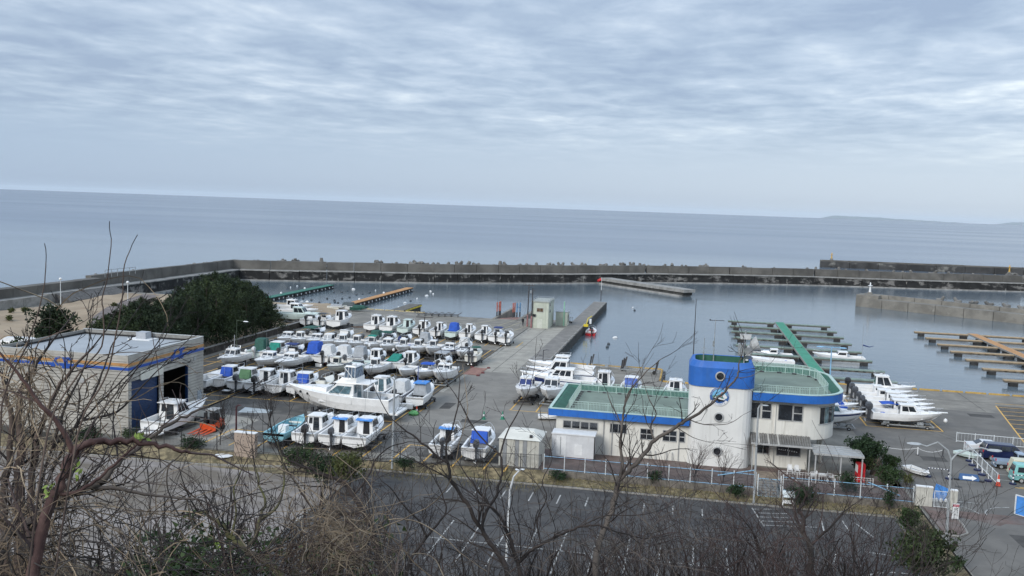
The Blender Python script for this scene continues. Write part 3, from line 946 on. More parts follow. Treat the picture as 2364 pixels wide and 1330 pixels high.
# tetrapods
tm = mat('tetrapod_concrete', (0.15, 0.145, 0.135), .9, .25, .3, stain=[(.8, (.11, .105, .1), .5, .65, (1, 1, 1), .6)])
tp = MB()
dirs = [Vector((0, 0, 1)), Vector((.943, 0, -.333)), Vector((-.471, .816, -.333)), Vector((-.471, -.816, -.333))]
for dv in dirs:
 tp.tube(dv * .1, dv * 1.5, .62, .42, n=7)
tme = tp.build('tetrapod', tm, smooth=False)
tag(tme, 'grey concrete tetrapod among those heaped behind the main breakwater', 'tetrapod', 'tetrapods heaped along the breakwaters')
TP = Many(tme)
def tetra(x, y, z, s, label):
 o = TP.put((x, y, z), random.uniform(0, 6.28), label, 'tetrapods heaped along the breakwaters', (s, s, s))
 o.rotation_euler = (random.uniform(0, 6.28), random.uniform(0, 6.28), random.uniform(0, 6.28))
def tzone(px):
 for lim, s_ in ((420, 'on the stretch left of the pines'), (560, 'above the pine stand'), (700, 'beyond the left green pontoon'), (860, 'between the green and orange pontoons'), (980, 'beyond the orange pontoon tip'),
 (1150, 'beyond the black trolleys'), (1300, 'beyond the control hut'), (1480, 'beyond the pier head'), (1660, 'beyond the spur jetty'), (1900, 'beyond the green walkway')):
  if px < lim:
   return s_
 return 'in front of the outer breakwater'
for i, (a_, c_, nr) in enumerate(mainbl):
 mid_ = (a_ + c_) / 2
 for k in range(4):
  if random.random() < (.95 if i < 20 else 0.7):
   u = random.random()
   p = a_ * (1 - u) + c_ * u + nr * (3.2 + .35 + 1.6 + random.uniform(.7, 2.6))
   tetra(p.x, p.y, random.uniform(2.6, 4.0) + (0.35 if 12 < i < 30 else 0) - (1.0 if i < 9 else 0), random.uniform(1.0, 1.3), 'grey tetrapod behind the breakwater wall, ' + tzone(proj((p.x, p.y, 3))[0]))
for k in range(9):
 p = gp(2150 + k * 38, 718 + k * 4.4)
 tetra(p.x + 5, p.y + 10 + random.uniform(-1, 1), .9, 1.0, 'grey tetrapod behind the inner breakwater')
for k in range(26):
 px = random.uniform(2322, 2400)
 p = gp(px, 668 - random.uniform(0, 5))
 tetra(p.x - 2, p.y + random.uniform(-3, 3), random.uniform(-1.2, 3.2), 1.35, 'grey tetrapod in the pile closing the right end of the main breakwater')
for k in range(12):
 u = random.random()
 p = gp(1410 + 75 * u, 645 + 11 * u)
 tetra(p.x, p.y + 3, -.6 + random.uniform(0, .8), .8, 'small grey tetrapod dumped behind the spur jetty')
# ================================================================ BOATS
def hullshape(L, B, D, k0, flare=1.0, full=2.3):
 """returns section function: t in 0..1 -> (xk, xs, bk, zk, bc, zc, bs, zs)"""
 def sec(t):
  bs = B / 2 * (0.93 + 0.07 * min(1, t / .35)) * (1 - max(0, (t - .42) / .58) ** full * .985)
  bc = B / 2 * .86 * (1 - max(0, (t - .35) / .65) ** 1.7 * .99) * (1 if t < .99 else .5)
  rise = max(0, (t - .62) / .38)
  zk = k0 + rise ** 2.2 * D * .62
  zc = k0 + .26 * B / 2.4 + max(0, (t - .4) / .6) ** 1.8 * D * .72
  zs = k0 + D + D * .42 * max(0, t - .15) ** 1.6
  zc = min(zc, zs - .12)
  xs = L * t
  xk = L * t * (1 - .115 * max(0, (t - .3) / .7) ** 1.5)
  return xk, xs, zk, bc, zc, bs, zs
 return sec
class Boat:
 def __init__(s, label, L=6.8, B=2.35, D=1.05, k0=.62, hm=gel, bottom=hullm, cat='motorboat', group=None):
  s.r = thing('motorboat', label, cat, group=group)
  s.L, s.B, s.D, s.k0 = L, B, D, k0
  s.sec = hullshape(L, B, D, k0)
  s.hm = hm
  N = 13
  rings = []
  for i in range(N):
   t = i / (N - 1)
   xk, xs, zk, bc, zc, bs, zs = s.sec(t)
   xc = (xk * .55 + xs * .45)
   m1 = (bc * .35 + bs * .65 + .02, zc * .5 + zs * .5)
   xm = (xc + xs) / 2
   rings.append([(xs, bs, zs), (xm, m1[0], m1[1]), (xc, bc, zc), (xk, 0, zk), (xc, -bc, zc), (xm, -m1[0], m1[1]), (xs, -bs, zs)])
  b = MB()
  b.loft(rings, closed=False, cap=False)
  b.add(rings[0], [tuple(range(7))])
  o = b.build('hull', [hm, bottom], s.r, smooth=False)
  for p in o.data.polygons:
   c = p.center
   p.material_index = 1 if c.z < s.k0 + .30 * (B / 2.4) + max(0, c.x / L - .45) * D * .9 and abs(p.normal.x) < .9 else 0
  s.zs0 = s.sec(0)[6]
 def sheer(s, t):
  q = s.sec(t)
  return q[1], q[5], q[6]
 def deck(s, tc=.5, gun=.2, m=None, camber=.07, sole=.62, floor=floorm):
  """gunwales aft of tc, closed foredeck ahead of it, cockpit well between"""
  m = m or s.hm
  N = 9
  b = MB()
  L_, R_ = [], []
  for i in range(N):
   t = tc * i / (N - 1)
   x, bs, zs = s.sheer(t)
   L_.append(((x, bs + .02, zs + .0), (x, bs, zs + .05), (x, bs - gun, zs + .05), (x, bs - gun, zs - sole)))
   R_.append(((x, -bs - .02, zs), (x, -bs, zs + .05), (x, -bs + gun, zs + .05), (x, -bs + gun, zs - sole)))
  b.loft(L_, closed=False, cap=False)
  b.loft(R_, closed=False, cap=False)
  # transom top and forward bulkhead
  x0, b0, z0 = s.sheer(0)
  b.box(0, .22, -b0 + .0, b0, z0 - .25, z0 + .045)
  M_ = 9
  rings = []
  for i in range(M_):
   t = tc + (1 - tc) * i / (M_ - 1)
   x, bs, zs = s.sheer(t)
   rings.append([(x, bs + .02, zs), (x, bs * .97, zs + .05), (x, bs * .5, zs + .05 + camber * .8), (x, 0, zs + .05 + camber), (x, -bs * .5, zs + .05 + camber * .8), (x, -bs * .97, zs + .05), (x, -bs - .02, zs)])
  b.loft(rings, closed=False, cap=False)
  x, bs, zs = s.sheer(tc)
  b.add([(x, bs, zs + .05), (x, -bs, zs + .05), (x, -bs, zs - sole), (x, bs, zs - sole)], [(0, 1, 2, 3)])
  b.build('deck', m, s.r)
  f = MB()
  z = s.zs0 - sole + .1
  pts = [s.sheer(tc * i / 5) for i in range(6)]
  f.add([(p[0], p[1] - gun + .01, z) for p in pts] + [(p[0], -p[1] + gun - .01, z) for p in pts[::-1]], [tuple(range(12))])
  f.build('cockpit_floor', floor, s.r)
  s.fz = z
  return s
 def stripe(s, m, z0=.1, h=.12, t0=0.0, t1=1.0):
  b = MB()
  N = 12
  for sg in (1, -1):
   rings = []
   for i in range(N):
    t = t0 + (t1 - t0) * i / (N - 1)
    xk, xs, zk, bc, zc, bs, zs = s.sec(t)
    xc = xk * .55 + xs * .45
    mz, my = zc * .5 + zs * .5, bc * .35 + bs * .65 + .02
    xm = (xc + xs) / 2
    def at(z):
     u = (zs - z) / max(.01, zs - mz)
     return (xs + (xm - xs) * u, sg * (bs + (my - bs) * u + .012), z)
    rings.append([at(zs - z0), at(zs - z0 - h)])
   b.loft(rings, closed=False, cap=False)
  b.build('stripe', m, s.r)
  return s
 def cabin(s, xa, xb, w=.74, h=1.25, zb=None, rake=.55, aft=.06, taper=.86, m=None, roof=.16, win=glass, door=True, side=2, front=2,
 rm=None, vis=0.25, frontonly=False, fcover=None):
  """wheelhouse between xa and xb (fractions of length)"""
  L = s.L
  m = m or s.hm
  x0, x1 = xa * L, xb * L
  wb = w * s.B / 2
  zb = zb if zb is not None else s.fz
  zt = s.zs0 + h
  wt = wb * taper
  A = [(x0, -wb, zb), (x1, -wb, zb), (x1, wb, zb), (x0, wb, zb)]
  T = [(x0 + aft, -wt, zt), (x1 - rake, -wt, zt), (x1 - rake, wt, zt), (x0 + aft, wt, zt)]
  c = MB().hexa(A, T).build('cabin', m, s.r)
  rb = MB()
  ov = .10
  x2, x3 = x0 + aft - roof, x1 - rake + vis
  rb.loft([[(x2, -wt - ov, zt), (x2, wt + ov, zt), (x2, wt + ov * .6, zt + .07), (x2, 0, zt + .11), (x2, -wt - ov * .6, zt + .07)],
 [(x3, -wt - ov * .6, zt), (x3, wt + ov * .6, zt), (x3, wt + ov * .4, zt + .06), (x3, 0, zt + .10), (x3, -wt - ov * .4, zt + .06)]])
  rb.build('cabin_roof', rm or m, s.r)
  fr = (s.zs0 + .28 - zb) / (zt - zb)
  # windscreen
  for k in range(front):
   u0, u1 = (k + .06) / front, (k + .94) / front
   MB().panel(A[1], A[2], T[2], T[1], u0, u1, fr + (.06 if not fcover else -.02), .93).build('windscreen', fcover or win, s.r)
  # sides
  for sg in (0, 1):
   for k in range(side):
    u0, u1 = .08 + .84 * k / side + .02, .08 + .84 * (k + 1) / side - .02
    if sg == 0:
     q = (A[0], A[1], T[1], T[0])
     MB().panel(*q, u0, u1, fr + .05, .92).build('side_window', win, s.r)
    else:
     q = (A[2], A[3], T[3], T[2])
     MB().panel(*q, 1 - u1, 1 - u0, fr + .05, .92).build('side_window', win, s.r)
  if door:
   MB().panel(A[3], A[0], T[0], T[3], .40, .80, .06, .93).build('cabin_doorway', win if door != 'open' else black, s.r)  # an open doorway is a black panel, the unlit cabin put into its colour
   if door == 2:
    MB().panel(A[3], A[0], T[0], T[3], .10, .34, .50, .90).build('rear_window', win, s.r)
  s.cab = (x0, x1 - rake, wt, zt)
  return s
 def trunk(s, xa, xb, w=.6, h=.35, m=None, port=True):
  """low cuddy on the foredeck"""
  L = s.L
  ya = w * s.B / 2
  za, zb_ = s.sheer(xa)[2], s.sheer(xb)[2] + .06
  A = [(xa * L, -ya, za - .05), (xb * L, -ya * .28, zb_), (xb * L, ya * .28, zb_), (xa * L, ya, za - .05)]
  T = [(xa * L, -ya * .8, za + h), (xb * L - .25, -ya * .2, zb_ + .05), (xb * L - .25, ya * .2, zb_ + .05), (xa * L, ya * .8, za + h)]
  MB().hexa(A, T).build('cuddy', m or s.hm, s.r)
  xm = (xa * .55 + xb * .45) * L
  z = (za + h) * .55 + (zb_ + .05) * .45
  MB().box(xm - .22, xm + .22, -.22, .22, z - .05, z + .05).build('deck_hatch', black if port else deckm, s.r)
  return s
 def screen(s, x, w=.8, h=.5, m=glass):
  x *= s.L
  y = w * s.B / 2
  z = s.sheer(min(.99, x / s.L))[2] + .05
  b = MB()
  b.hexa([(x - .9, -y, z), (x + .05, -y * .6, z), (x + .05, y * .6, z), (x - .9, y, z)], [(x - 1.0, -y * .9, z + h), (x - .35, -y * .5, z + h), (x - .35, y * .5, z + h), (x - 1.0, y * .9, z + h)])
  b.build('windscreen', m, s.r)
  return s
 def console(s, xa=.42, xb=.55, h=.75, w=.42, m=None, screen=True):
  L = s.L
  y = w * s.B / 2
  z = s.fz
  zt = s.zs0 + h * .5
  MB().hexa([(xa * L, -y, z), (xb * L, -y, z), (xb * L, y, z), (xa * L, y, z)], [(xa * L + .1, -y * .9, zt), (xb * L - .2, -y * .9, zt), (xb * L - .2, y * .9, zt), (xa * L + .1, y * .9, zt)]).build('console', m or s.hm, s.r)
  if screen:
   MB().hexa([(xb * L - .5, -y * .8, zt), (xb * L - .2, -y * .8, zt), (xb * L - .2, y * .8, zt), (xb * L - .5, y * .8, zt)], [(xb * L - .7, -y * .7, zt + .4), (xb * L - .6, -y * .7, zt + .4), (xb * L - .6, y * .7, zt + .4), (xb * L - .7, y * .7, zt + .4)]).build('windscreen', glass, s.r)
  MB().box(xa * L - .75, xa * L - .25, -y * .9, y * .9, z, s.zs0 + .05).build('seat', deckm, s.r)
  return s
 def canvas(s, xa, xb, w=.82, h=1.25, m=cwht, slope=.5, aft=.12, top=.8, zb=-.15):
  """soft enclosure stretched over hoops"""
  L = s.L
  y = w * s.B / 2
  z0 = s.zs0 + zb
  z1 = s.zs0 + h
  rings = []
  x0, x1 = xa * L, xb * L
  for u, hx, wy in ((0, 0, 1), (.10, 1, 1), (.5, 1.06, 1.02), (.86, 1, 1), (1, 0, .9)):
   x = x0 + aft * min(1, u * 10) + (x1 - x0) * u
   if u == 1:
    x = x1
   if u == .86:
    x = x1 - slope
   zt = z0 + (z1 - z0) * hx if hx else z0 + .12
   yt = y * top * wy
   rings.append([(x, -y * wy, z0), (x, -yt * 1.04, (z0 + zt) / 2), (x, -yt * .85, zt - .03), (x, 0, zt + (.06 if hx else 0)), (x, yt * .85, zt - .03), (x, yt * 1.04, (z0 + zt) / 2), (x, y * wy, z0)])
  MB().loft(rings, closed=True, cap=True).build('canvas_cover', m, s.r)
  return s
 def curtain(s, m=cblue, x=None, w=None):
  """coloured canvas hung over the open back of the wheelhouse"""
  x0, x1, wt, zt = s.cab
  zb = s.zs0 - .05
  MB().hexa([(x0 - .75, -wt * 1.02, zb), (x0 + .04, -wt * 1.08, zb), (x0 + .04, wt * 1.08, zb), (x0 - .75, wt * 1.02, zb)],
 [(x0 - .22, -wt * .98, zt - .02), (x0 + .10, -wt, zt - .02), (x0 + .10, wt, zt - .02), (x0 - .22, wt * .98, zt - .02)]).build('canvas_curtain', m, s.r)
  return s
 def bimini(s, xa, xb, h=1.45, w=.8, m=cblue):
  L = s.L
  y = w * s.B / 2
  z = s.zs0 + h
  rings = []
  for u, dz in ((0, -.08), (.3, .02), (.7, .02), (1, -.08)):
   x = (xa + (xb - xa) * u) * L
   rings.append([(x, -y, z + dz - .1), (x, -y * .5, z + dz), (x, y * .5, z + dz), (x, y, z + dz - .1), (x, y, z + dz - .14), (x, -y, z + dz - .14)])
  MB().loft(rings).build('sunshade', m, s.r)
  f = MB()
  for sg in (-1, 1):
   xm = (xa + xb) / 2 * L
   for xe in (xa, xb):
    f.tube((xm, sg * y * 1.05, s.zs0), (xe * L, sg * y, z - .15), .022, n=4)
  f.build('shade_frame', chrome, s.r)
  return s
 def ttop(s, xa, xb, h=1.35, w=.62, m=None, glassy=False):
  L = s.L
  y = w * s.B / 2
  z = s.zs0 + h
  MB().hexa([(xa * L, -y, z), (xb * L, -y * .9, z), (xb * L, y * .9, z), (xa * L, y, z)], [(xa * L + .05, -y * .93, z + .09), (xb * L - .1, -y * .8, z + .09), (xb * L - .1, y * .8, z + .09), (xa * L + .05, y * .93, z + .09)]).build('hard_top', m or s.hm, s.r)
  f = MB()
  for sg in (-1, 1):
   for xe in (xa + .02, xb - .02):
    f.tube((xe * L, sg * y * .85, s.zs0 - .3), (xe * L, sg * y * .85, z), .03, n=4)
  f.build('top_frame', chrome, s.r)
  return s
 def motor(s, m=black, y=0, tilt=0.0, sc=1.0, drop=0):
  r = s.r
  b = MB()
  z = s.zs0 + .18 - drop
  x = -.28
  prof = [(.0, .0, .15), (.06, .20, .24), (.34, .24, .30), (.55, .20, .26), (.66, .08, .14)]
  rings = []
  for dz, hy, hx in prof:
   hy = hy * .9 * sc
   hx = hx * sc
   rings.append([(x - hx, y - hy, z + dz * sc), (x - hx * 1.15, y, z + dz * sc), (x - hx, y + hy, z + dz * sc), (x + hx * .8, y + hy, z + dz * sc), (x + hx * .8, y - hy, z + dz * sc)])
  b.loft(rings)
  mo = b.build('outboard_motor', m, r)
  g = MB()
  g.hexa([(x - .16, y - .05, s.k0 - .12), (x + .10, y - .05, s.k0 - .12), (x + .10, y + .05, s.k0 - .12), (x - .16, y + .05, s.k0 - .12)],
 [(x - .14, y - .12, z + .04), (x + .16, y - .12, z + .04), (x + .16, y + .12, z + .04), (x - .14, y + .12, z + .04)])
  g.box(x - .3, x + .05, y - .11, y + .11, s.k0 + .22, s.k0 + .26)
  g.lathe([(.02, -.40), (.08, -.28), (.09, .1), (.02, .2)], (x, y, s.k0 - .06), 6, 'x')
  if tilt:
   piv = Matrix.Translation((0, y, s.zs0)) @ Matrix.Rotation(tilt, 4, 'Y') @ Matrix.Translation((0, -y, -s.zs0))
   g.xf(piv)
   mo.data.transform(piv)
  g.build('motor_leg', m, r)
  p = MB()
  cx = x - .42
  for k in range(3):
   a = k * 2.094
   p.tube((cx, y, s.k0 - .06), (cx - .03, y + .16 * math.cos(a), s.k0 - .06 + .16 * math.sin(a)), .03, .06, n=4)
  if tilt:
   p.xf(piv)
  p.build('propeller', chrome, r)
  return s
 def rail(s, t0=.58, t1=.985, h=.42):
  f = MB()
  for sg in (1, -1):
   pts = []
   for i in range(7):
    t = t0 + (t1 - t0) * i / 6
    x, bs, zs = s.sheer(t)
    pts.append((x, sg * bs * .93, zs + .06 + h * min(1, i / 1.2) * (1 + .15 * i / 6)))
    if i in (1, 3, 5):
     f.tube((x, sg * bs * .93, zs + .04), pts[-1], .016, n=4)
   f.path(pts, .02, n=4)
  a = s.sheer(t1)
  f.tube((a[0], a[1] * .93, a[2] + .06 + h * 1.15), (a[0], -a[1] * .93, a[2] + .06 + h * 1.15), .02, n=4)
  f.build('bow_rail', chrome, s.r)
  return s
 def pulpit(s, l=.7):
  x, bs, zs = s.sheer(.97)
  MB().hexa([(x - .5, -.2, zs), (x + l, -.13, zs + .04), (x + l, .13, zs + .04), (x - .5, .2, zs)], [(x - .5, -.2, zs + .10), (x + l, -.13, zs + .12), (x + l, .13, zs + .12), (x - .5, .2, zs + .10)]).build('anchor_pulpit', s.hm, s.r)
  return s
 def mast(s, x, y=0, h=3.2, r=.02, m=None, z=None):
  z = s.zs0 if z is None else z
  MB().tube((x * s.L, y, z), (x * s.L + .05, y, z + h), r, r * .5, n=4).build('antenna', m or galv, s.r)
  return s
 def rack(s, w=None):
  """rod rack and radar on the roof"""
  x0, x1, wt, zt = s.cab
  f = MB()
  for sg in (-1, 1):
   f.tube((x0 + .05, sg * wt, zt + .08), (x0 - .1, sg * wt, zt + .45), .025, n=4)
   f.tube((x1 - .3, sg * wt * .8, zt + .08), (x1 - .35, sg * wt * .8, zt + .3), .025, n=4)
   f.tube((x0 - .1, sg * wt, zt + .45), (x1 - .35, sg * wt * .8, zt + .3), .02, n=4)
  f.tube((x0 - .1, -wt, zt + .45), (x0 - .1, wt, zt + .45), .025, n=4)
  f.build('roof_rack', chrome, s.r)
  MB().lathe([(.02, 0), (.22, .02), (.24, .14), (.1, .2)], ((x0 + x1) / 2, 0, zt + .1), 8).build('radar_dome', wpaint, s.r)
  return s
 def stuffin(s, n=3, cols=None):
  """gear lying in the cockpit"""
  cols = cols or [deckm, cgry, motorw, cblue]
  for k in range(n):
   a = random.uniform(.08, .34) * s.L
   y = random.uniform(-.55, .55) * s.B / 2
   h = random.uniform(.2, .45)
   d = random.uniform(.14, .28)
   MB().hexa([(a - d, y - d, s.fz), (a + d, y - d, s.fz), (a + d, y + d, s.fz), (a - d, y + d, s.fz)], [(a - d * .9, y - d * .9, s.fz + h), (a + d * .9, y - d * .9, s.fz + h), (a + d * .9, y + d * .9, s.fz + h), (a - d * .9, y + d * .9, s.fz + h)]).build('cockpit_locker', random.choice(cols), s.r)
  return s
 def bottomlift(s, dz):
  return s
# boat trolleys: two prototypes
def make_trolley(m, label):
 r = thing('boat_trolley', label, 'boat trolley')
 f = MB()
 for sg in (-1, 1):
  f.box(-.2, 4.9, sg * .85 - .06, sg * .85 + .06, .26, .40)
 f.build('side_beams', m, r)
 for x in (0, 1.6, 3.2, 4.8):
  MB().box(x - .06, x + .06, -.85, .85, .30, .44).build('cross_beam', m, r)
 for x in (.4, 4.2):
  for sg in (-1, 1):
   w = MB().lathe([(.02, -.08), (.2, -.08), (.22, 0), (.2, .08), (.02, .08)], (x, sg * 1.0, .22), 10, 'y').build('wheel', rubber, r)
   MB().lathe([(.02, -.09), (.1, -.09), (.1, .09), (.02, .09)], (x, sg * 1.0, .22), 8, 'y').build('hub', galv, w)
 for x in (.3, 3.6):
  for sg in (-1, 1):
   MB().hexa([(x - .3, sg * .6 - .08, .44), (x + .3, sg * .6 - .08, .44), (x + .3, sg * .6 + .08, .44), (x - .3, sg * .6 + .08, .44)], [(x - .3, sg * .6 - .08, .78), (x + .3, sg * .6 - .08, .78), (x + .3, sg * .6 + .08, .82), (x - .3, sg * .6 + .08, .82)]).build('hull_support', m, r)
 return Many(r)
TR_D = make_trolley(steel, 'dark steel boat trolley')
TR_G = make_trolley(galv, 'galvanised steel boat trolley')
TR_R = make_trolley(brownr, 'rusty red boat trolley')
ntro = 0
def set_boat(bt, x, y, head, trolley='D', short='', tz=0.0, tl=None):
 """stands a finished boat with its transom at (x, y), bow towards head (radians)"""
 bt.r.location = (x, y, tz)
 bt.r.rotation_euler = (0, 0, head)
 if trolley:
  T = {'D': TR_D, 'G': TR_G, 'R': TR_R}[trolley]
  c = 'dark steel' if trolley == 'D' else 'light galvanised' if trolley == 'G' else 'rusty red'
  d = Vector((math.cos(head), math.sin(head), 0))
  off = (bt.L - 5.0) * .38
  T.put(Vector((x, y, 0)) + d * off, head, (tl or '%s trolley under the %s' % (c, short)), 'boat trolleys in the yard', (max(.8, bt.L / 7.0), bt.B / 2.4, 1))
UP, DN, RT, LF = PI / 2, -PI / 2, 0.0, PI
used_labels = set()
def mk(row, idx, total_hint, desc, kind, x, y, head, L=6.8, B=2.35, tr='D', label=None, **k):
 """one boat of the table; y is the stern for boats heading away and the bow tip for boats facing the hill"""
 where = {'E': 'from left beside the warehouse', 'A': 'from left in the second row',
 'A2': 'from left backing onto the second row', 'B': 'from left in the long middle row',
 'C': 'from left backing onto the middle row', 'D': 'from left in the back row',
 'F': 'from left behind the black fence', 'R': 'from front right of the hall'}[row] if row else ''
 lab = label or '%s, %s %s' % (desc, ORD[idx], where)
 hm = k.pop('hm', gel)
 D_ = k.pop('D', 1.05) * 1.06
 L *= 1.07
 B *= 1.05
 bt = Boat(lab, L, B, D_, .62, hm, k.pop('bottom', hullm), group=k.pop('group', 'motorboats stored ashore on trolleys'))
 if head == DN:
  y = y + L
 if head == RT and k.pop('bowx', False):
  x = x - L
 dck = k.pop('deck', .5)
 bt.deck(dck, m=k.pop('deckmat', None))
 if kind == 'pilot':          # wheelhouse amidships, open cockpit aft
  bt.trunk(.62, .92, h=.36)
  bt.cabin(k.pop('xa', .38), k.pop('xb', .70), h=k.pop('h', 1.12), w=.66, rake=L * .13, taper=.84, vis=.12, door=k.pop('door', 2), front=k.pop('front', 2), side=k.pop('side', 2), win=k.pop('win', glass), fcover=k.pop('fcover', None))
  bt.rail()
 elif kind == 'narrow':       # tall narrow fishing wheelhouse
  bt.trunk(.56, .9, h=.3, w=.5)
  bt.cabin(.42, .60, h=1.15, w=.46, rake=.34, side=1, front=1, door=True, taper=.9, vis=.1)
  bt.rail(.66)
 elif kind == 'cuddy':        # low cabin with raked screen
  bt.trunk(.52, .88, h=.4)
  bt.cabin(.34, .62, h=.88, w=.72, rake=1.15, door=k.pop('door', None), side=1, front=2, vis=.1)
  bt.rail(.55)
 elif kind == 'walk':         # walk-around with screen only
  bt.trunk(.5, .86, h=.42, w=.66)
  bt.screen(.56)
  bt.console(.36, .42, screen=False)
  bt.rail(.6)
 elif kind == 'open':
  bt.console()
  bt.rail(.7)
 elif kind == 'bare':
  bt.trunk(.66, .9, h=.18, w=.5, port=False)
 elif kind == 'canvas':
  bt.trunk(.62, .88, h=.32)
  bt.canvas(.26, .62, m=k.pop('cm', cwht), h=k.pop('h', 1.3))
  bt.rail(.62)
 elif kind == 'cover':
  bt.trunk(.60, .88, h=.32)
  bt.cabin(.38, .68, h=1.12, w=.70, rake=L * .12, door=None, side=1)
  bt.curtain(k.pop('cm', cblue))
  bt.rail()
 if k.get('cm2'):
  bt.curtain(k.pop('cm2'))
 if k.get('motor') is not False:
  n = k.get('nm', 1)
  mm = k.get('mm', black)
  for j in range(n):
   bt.motor(mm, y=(j - (n - 1) / 2) * .55 + k.get('moff', -.35 if n == 1 else 0), tilt=k.get('tilt', 0), sc=k.get('msc', 1.15))
 if k.get('stripe'):
  bt.stripe(k['stripe'], k.get('sz', .1), k.get('sh', .12))
 if k.get('bim'):
  bt.bimini(*k['bim'])
 if k.get('rack'):
  bt.rack()
 if k.get('pulpit'):
  bt.pulpit()
 if k.get('mast'):
  bt.mast(k['mast'], random.uniform(-.6, .6), random.uniform(2.4, 4.2))
 if k.get('fender'):
  for (fx, fy, fz) in k['fender']:
   MB().lathe([(.02, -.3), (.2, -.15), (.24, 0), (.2, .15), (.02, .3)], (fx * L, fy * B / 2, bt.zs0 + fz), 8).build('fender', wpaint, bt.r)
 bt.stuffin(k.get('gear', 2))
 set_boat(bt, x, y, head + random.uniform(-.025, .025), tr, lab if False else desc.replace('white ', '', 1) if False else '', tl='%s trolley under the %s' % ({'D': 'dark steel', 'G': 'galvanised', 'R': 'rusty red', None: ''}[tr], shorten(label, 11) if label else '%s boat %s' % (ORD[idx], where)))
 return bt
# --- row E: beside the warehouse, sterns to the hill
mk('E', 0, 0, 'plain white open hull half hidden by the warehouse', 'bare', -62.6, 108.2 - 0.3, UP, L=7.0, motor=False, tr='D')
mk('E', 1, 0, 'white boat with bright blue cabin curtain', 'cover', -61.0, 109.6, UP, L=7.4, cm=cblue, motor=False, mast=.3)
mk('E', 2, 0, 'white boat with moss green cabin curtain', 'cover', -58.0, 108.9, UP, L=7.4, cm=cgrn, mast=.5, rack=False, mm=motorg, tr='G', msc=1.35)
mk('E', 3, 0, 'white pilothouse boat with black side glass', 'pilot', -55.3, 108.7, UP, L=8.0, B=2.5, mm=black, door=True, msc=1.35)
mk('E', 4, 0, 'white pilothouse boat with roof rack and ladder', 'pilot', -52.4, 108.6, UP, L=8.0, B=2.5, rack=True, motor=False, mast=.35, win=glass)
mk('E', 5, 0, 'white boat with royal blue five sided curtain', 'cover', -49.6, 108.9, UP, L=7.2, cm=cblue, mm=motorg, mast=.2)
mk('E', 6, 0, 'cream decked boat with low frame top', 'open', -47.0, 108.4, UP, L=7.0, hm=gelw, deckmat=gelw, mm=black)
mk('E', 7, 0, 'white hardtop boat behind the large cruiser bow', 'pilot', -44.0, 108.8, UP, L=7.2, mm=black, h=1.3)
mk('E', 8, 0, 'white cabin boat with blue glass behind the cruiser', 'pilot', -38.9, 108.2, UP, L=8.6, B=2.7, h=1.3, win=glassb, fcover=black, stripe=navy)
mk('E', 9, 0, 'white boat under a sloping white canvas', 'canvas', -35.9, 107.9, UP, L=8.0, B=2.5, stripe=navy, mast=.3)
bt = mk('E', 10, 0, 'white boat with sky blue top over grey canvas', 'canvas', -32.6 - .3, 107.6, UP, L=7.6, cm=cgry, motor=False, mast=.18)
MB().box(.28 * 7.6, .55 * 7.6, -.85, .85, bt.zs0 + 1.31, bt.zs0 + 1.42).build('sunshade', csky, bt.r)
# --- row A: bows to the hill
YB = 122.3
mk('A', 0, 0, 'white cabin boat with blue hull writing and roof rack', 'pilot', -67.6, YB, DN, L=7.4, B=2.6, rack=True, motor=False, pulpit=True, fender=[(.03, .2, .3)])
mk('A', 1, 0, 'white cabin boat with wide grey windscreen', 'cuddy', -62.1, YB, DN, L=8.0, B=2.5, mast=.5)
mk('A', 2, 0, 'long low white cabin boat with black motor', 'cuddy', -58.6, YB + .1, DN, L=8.2, B=2.5, mm=black, pulpit=True)
bt = mk('A', 3, 0, 'small fishing boat with blue interior', 'narrow', -50.4, YB - .4, DN, L=6.6, B=2.1, stripe=navy, sz=.02, sh=.08, mm=motorg, hm=gelw)
mk('A', 4, 0, 'low sport boat with wrap screen', 'walk', -47.6, YB, DN, L=7.6, hm=gelg, mm=motorg)
mk('A', 5, 0, 'white fishing boat with tall narrow wheelhouse', 'narrow', -44.8, YB, DN, L=7.6, mm=motorg)
mk('A', 6, 0, 'small bare white skiff', 'bare', -39.8, YB + .6, DN, L=5.6, B=2.1, motor=False)
mk('A', 7, 0, 'white boat with blue seats behind its console', 'open', -37.0, YB + .2, DN, L=6.4, bim=(.12, .36, .9, .8, cblue))
bt = mk('A', 8, 0, 'white cabin boat with navy windscreen, sheeted hull', 'cuddy', -33.9 - .2, YB - .6, DN, L=7.2, B=2.7, D=1.25, tr='G', mast=.3, rack=True)
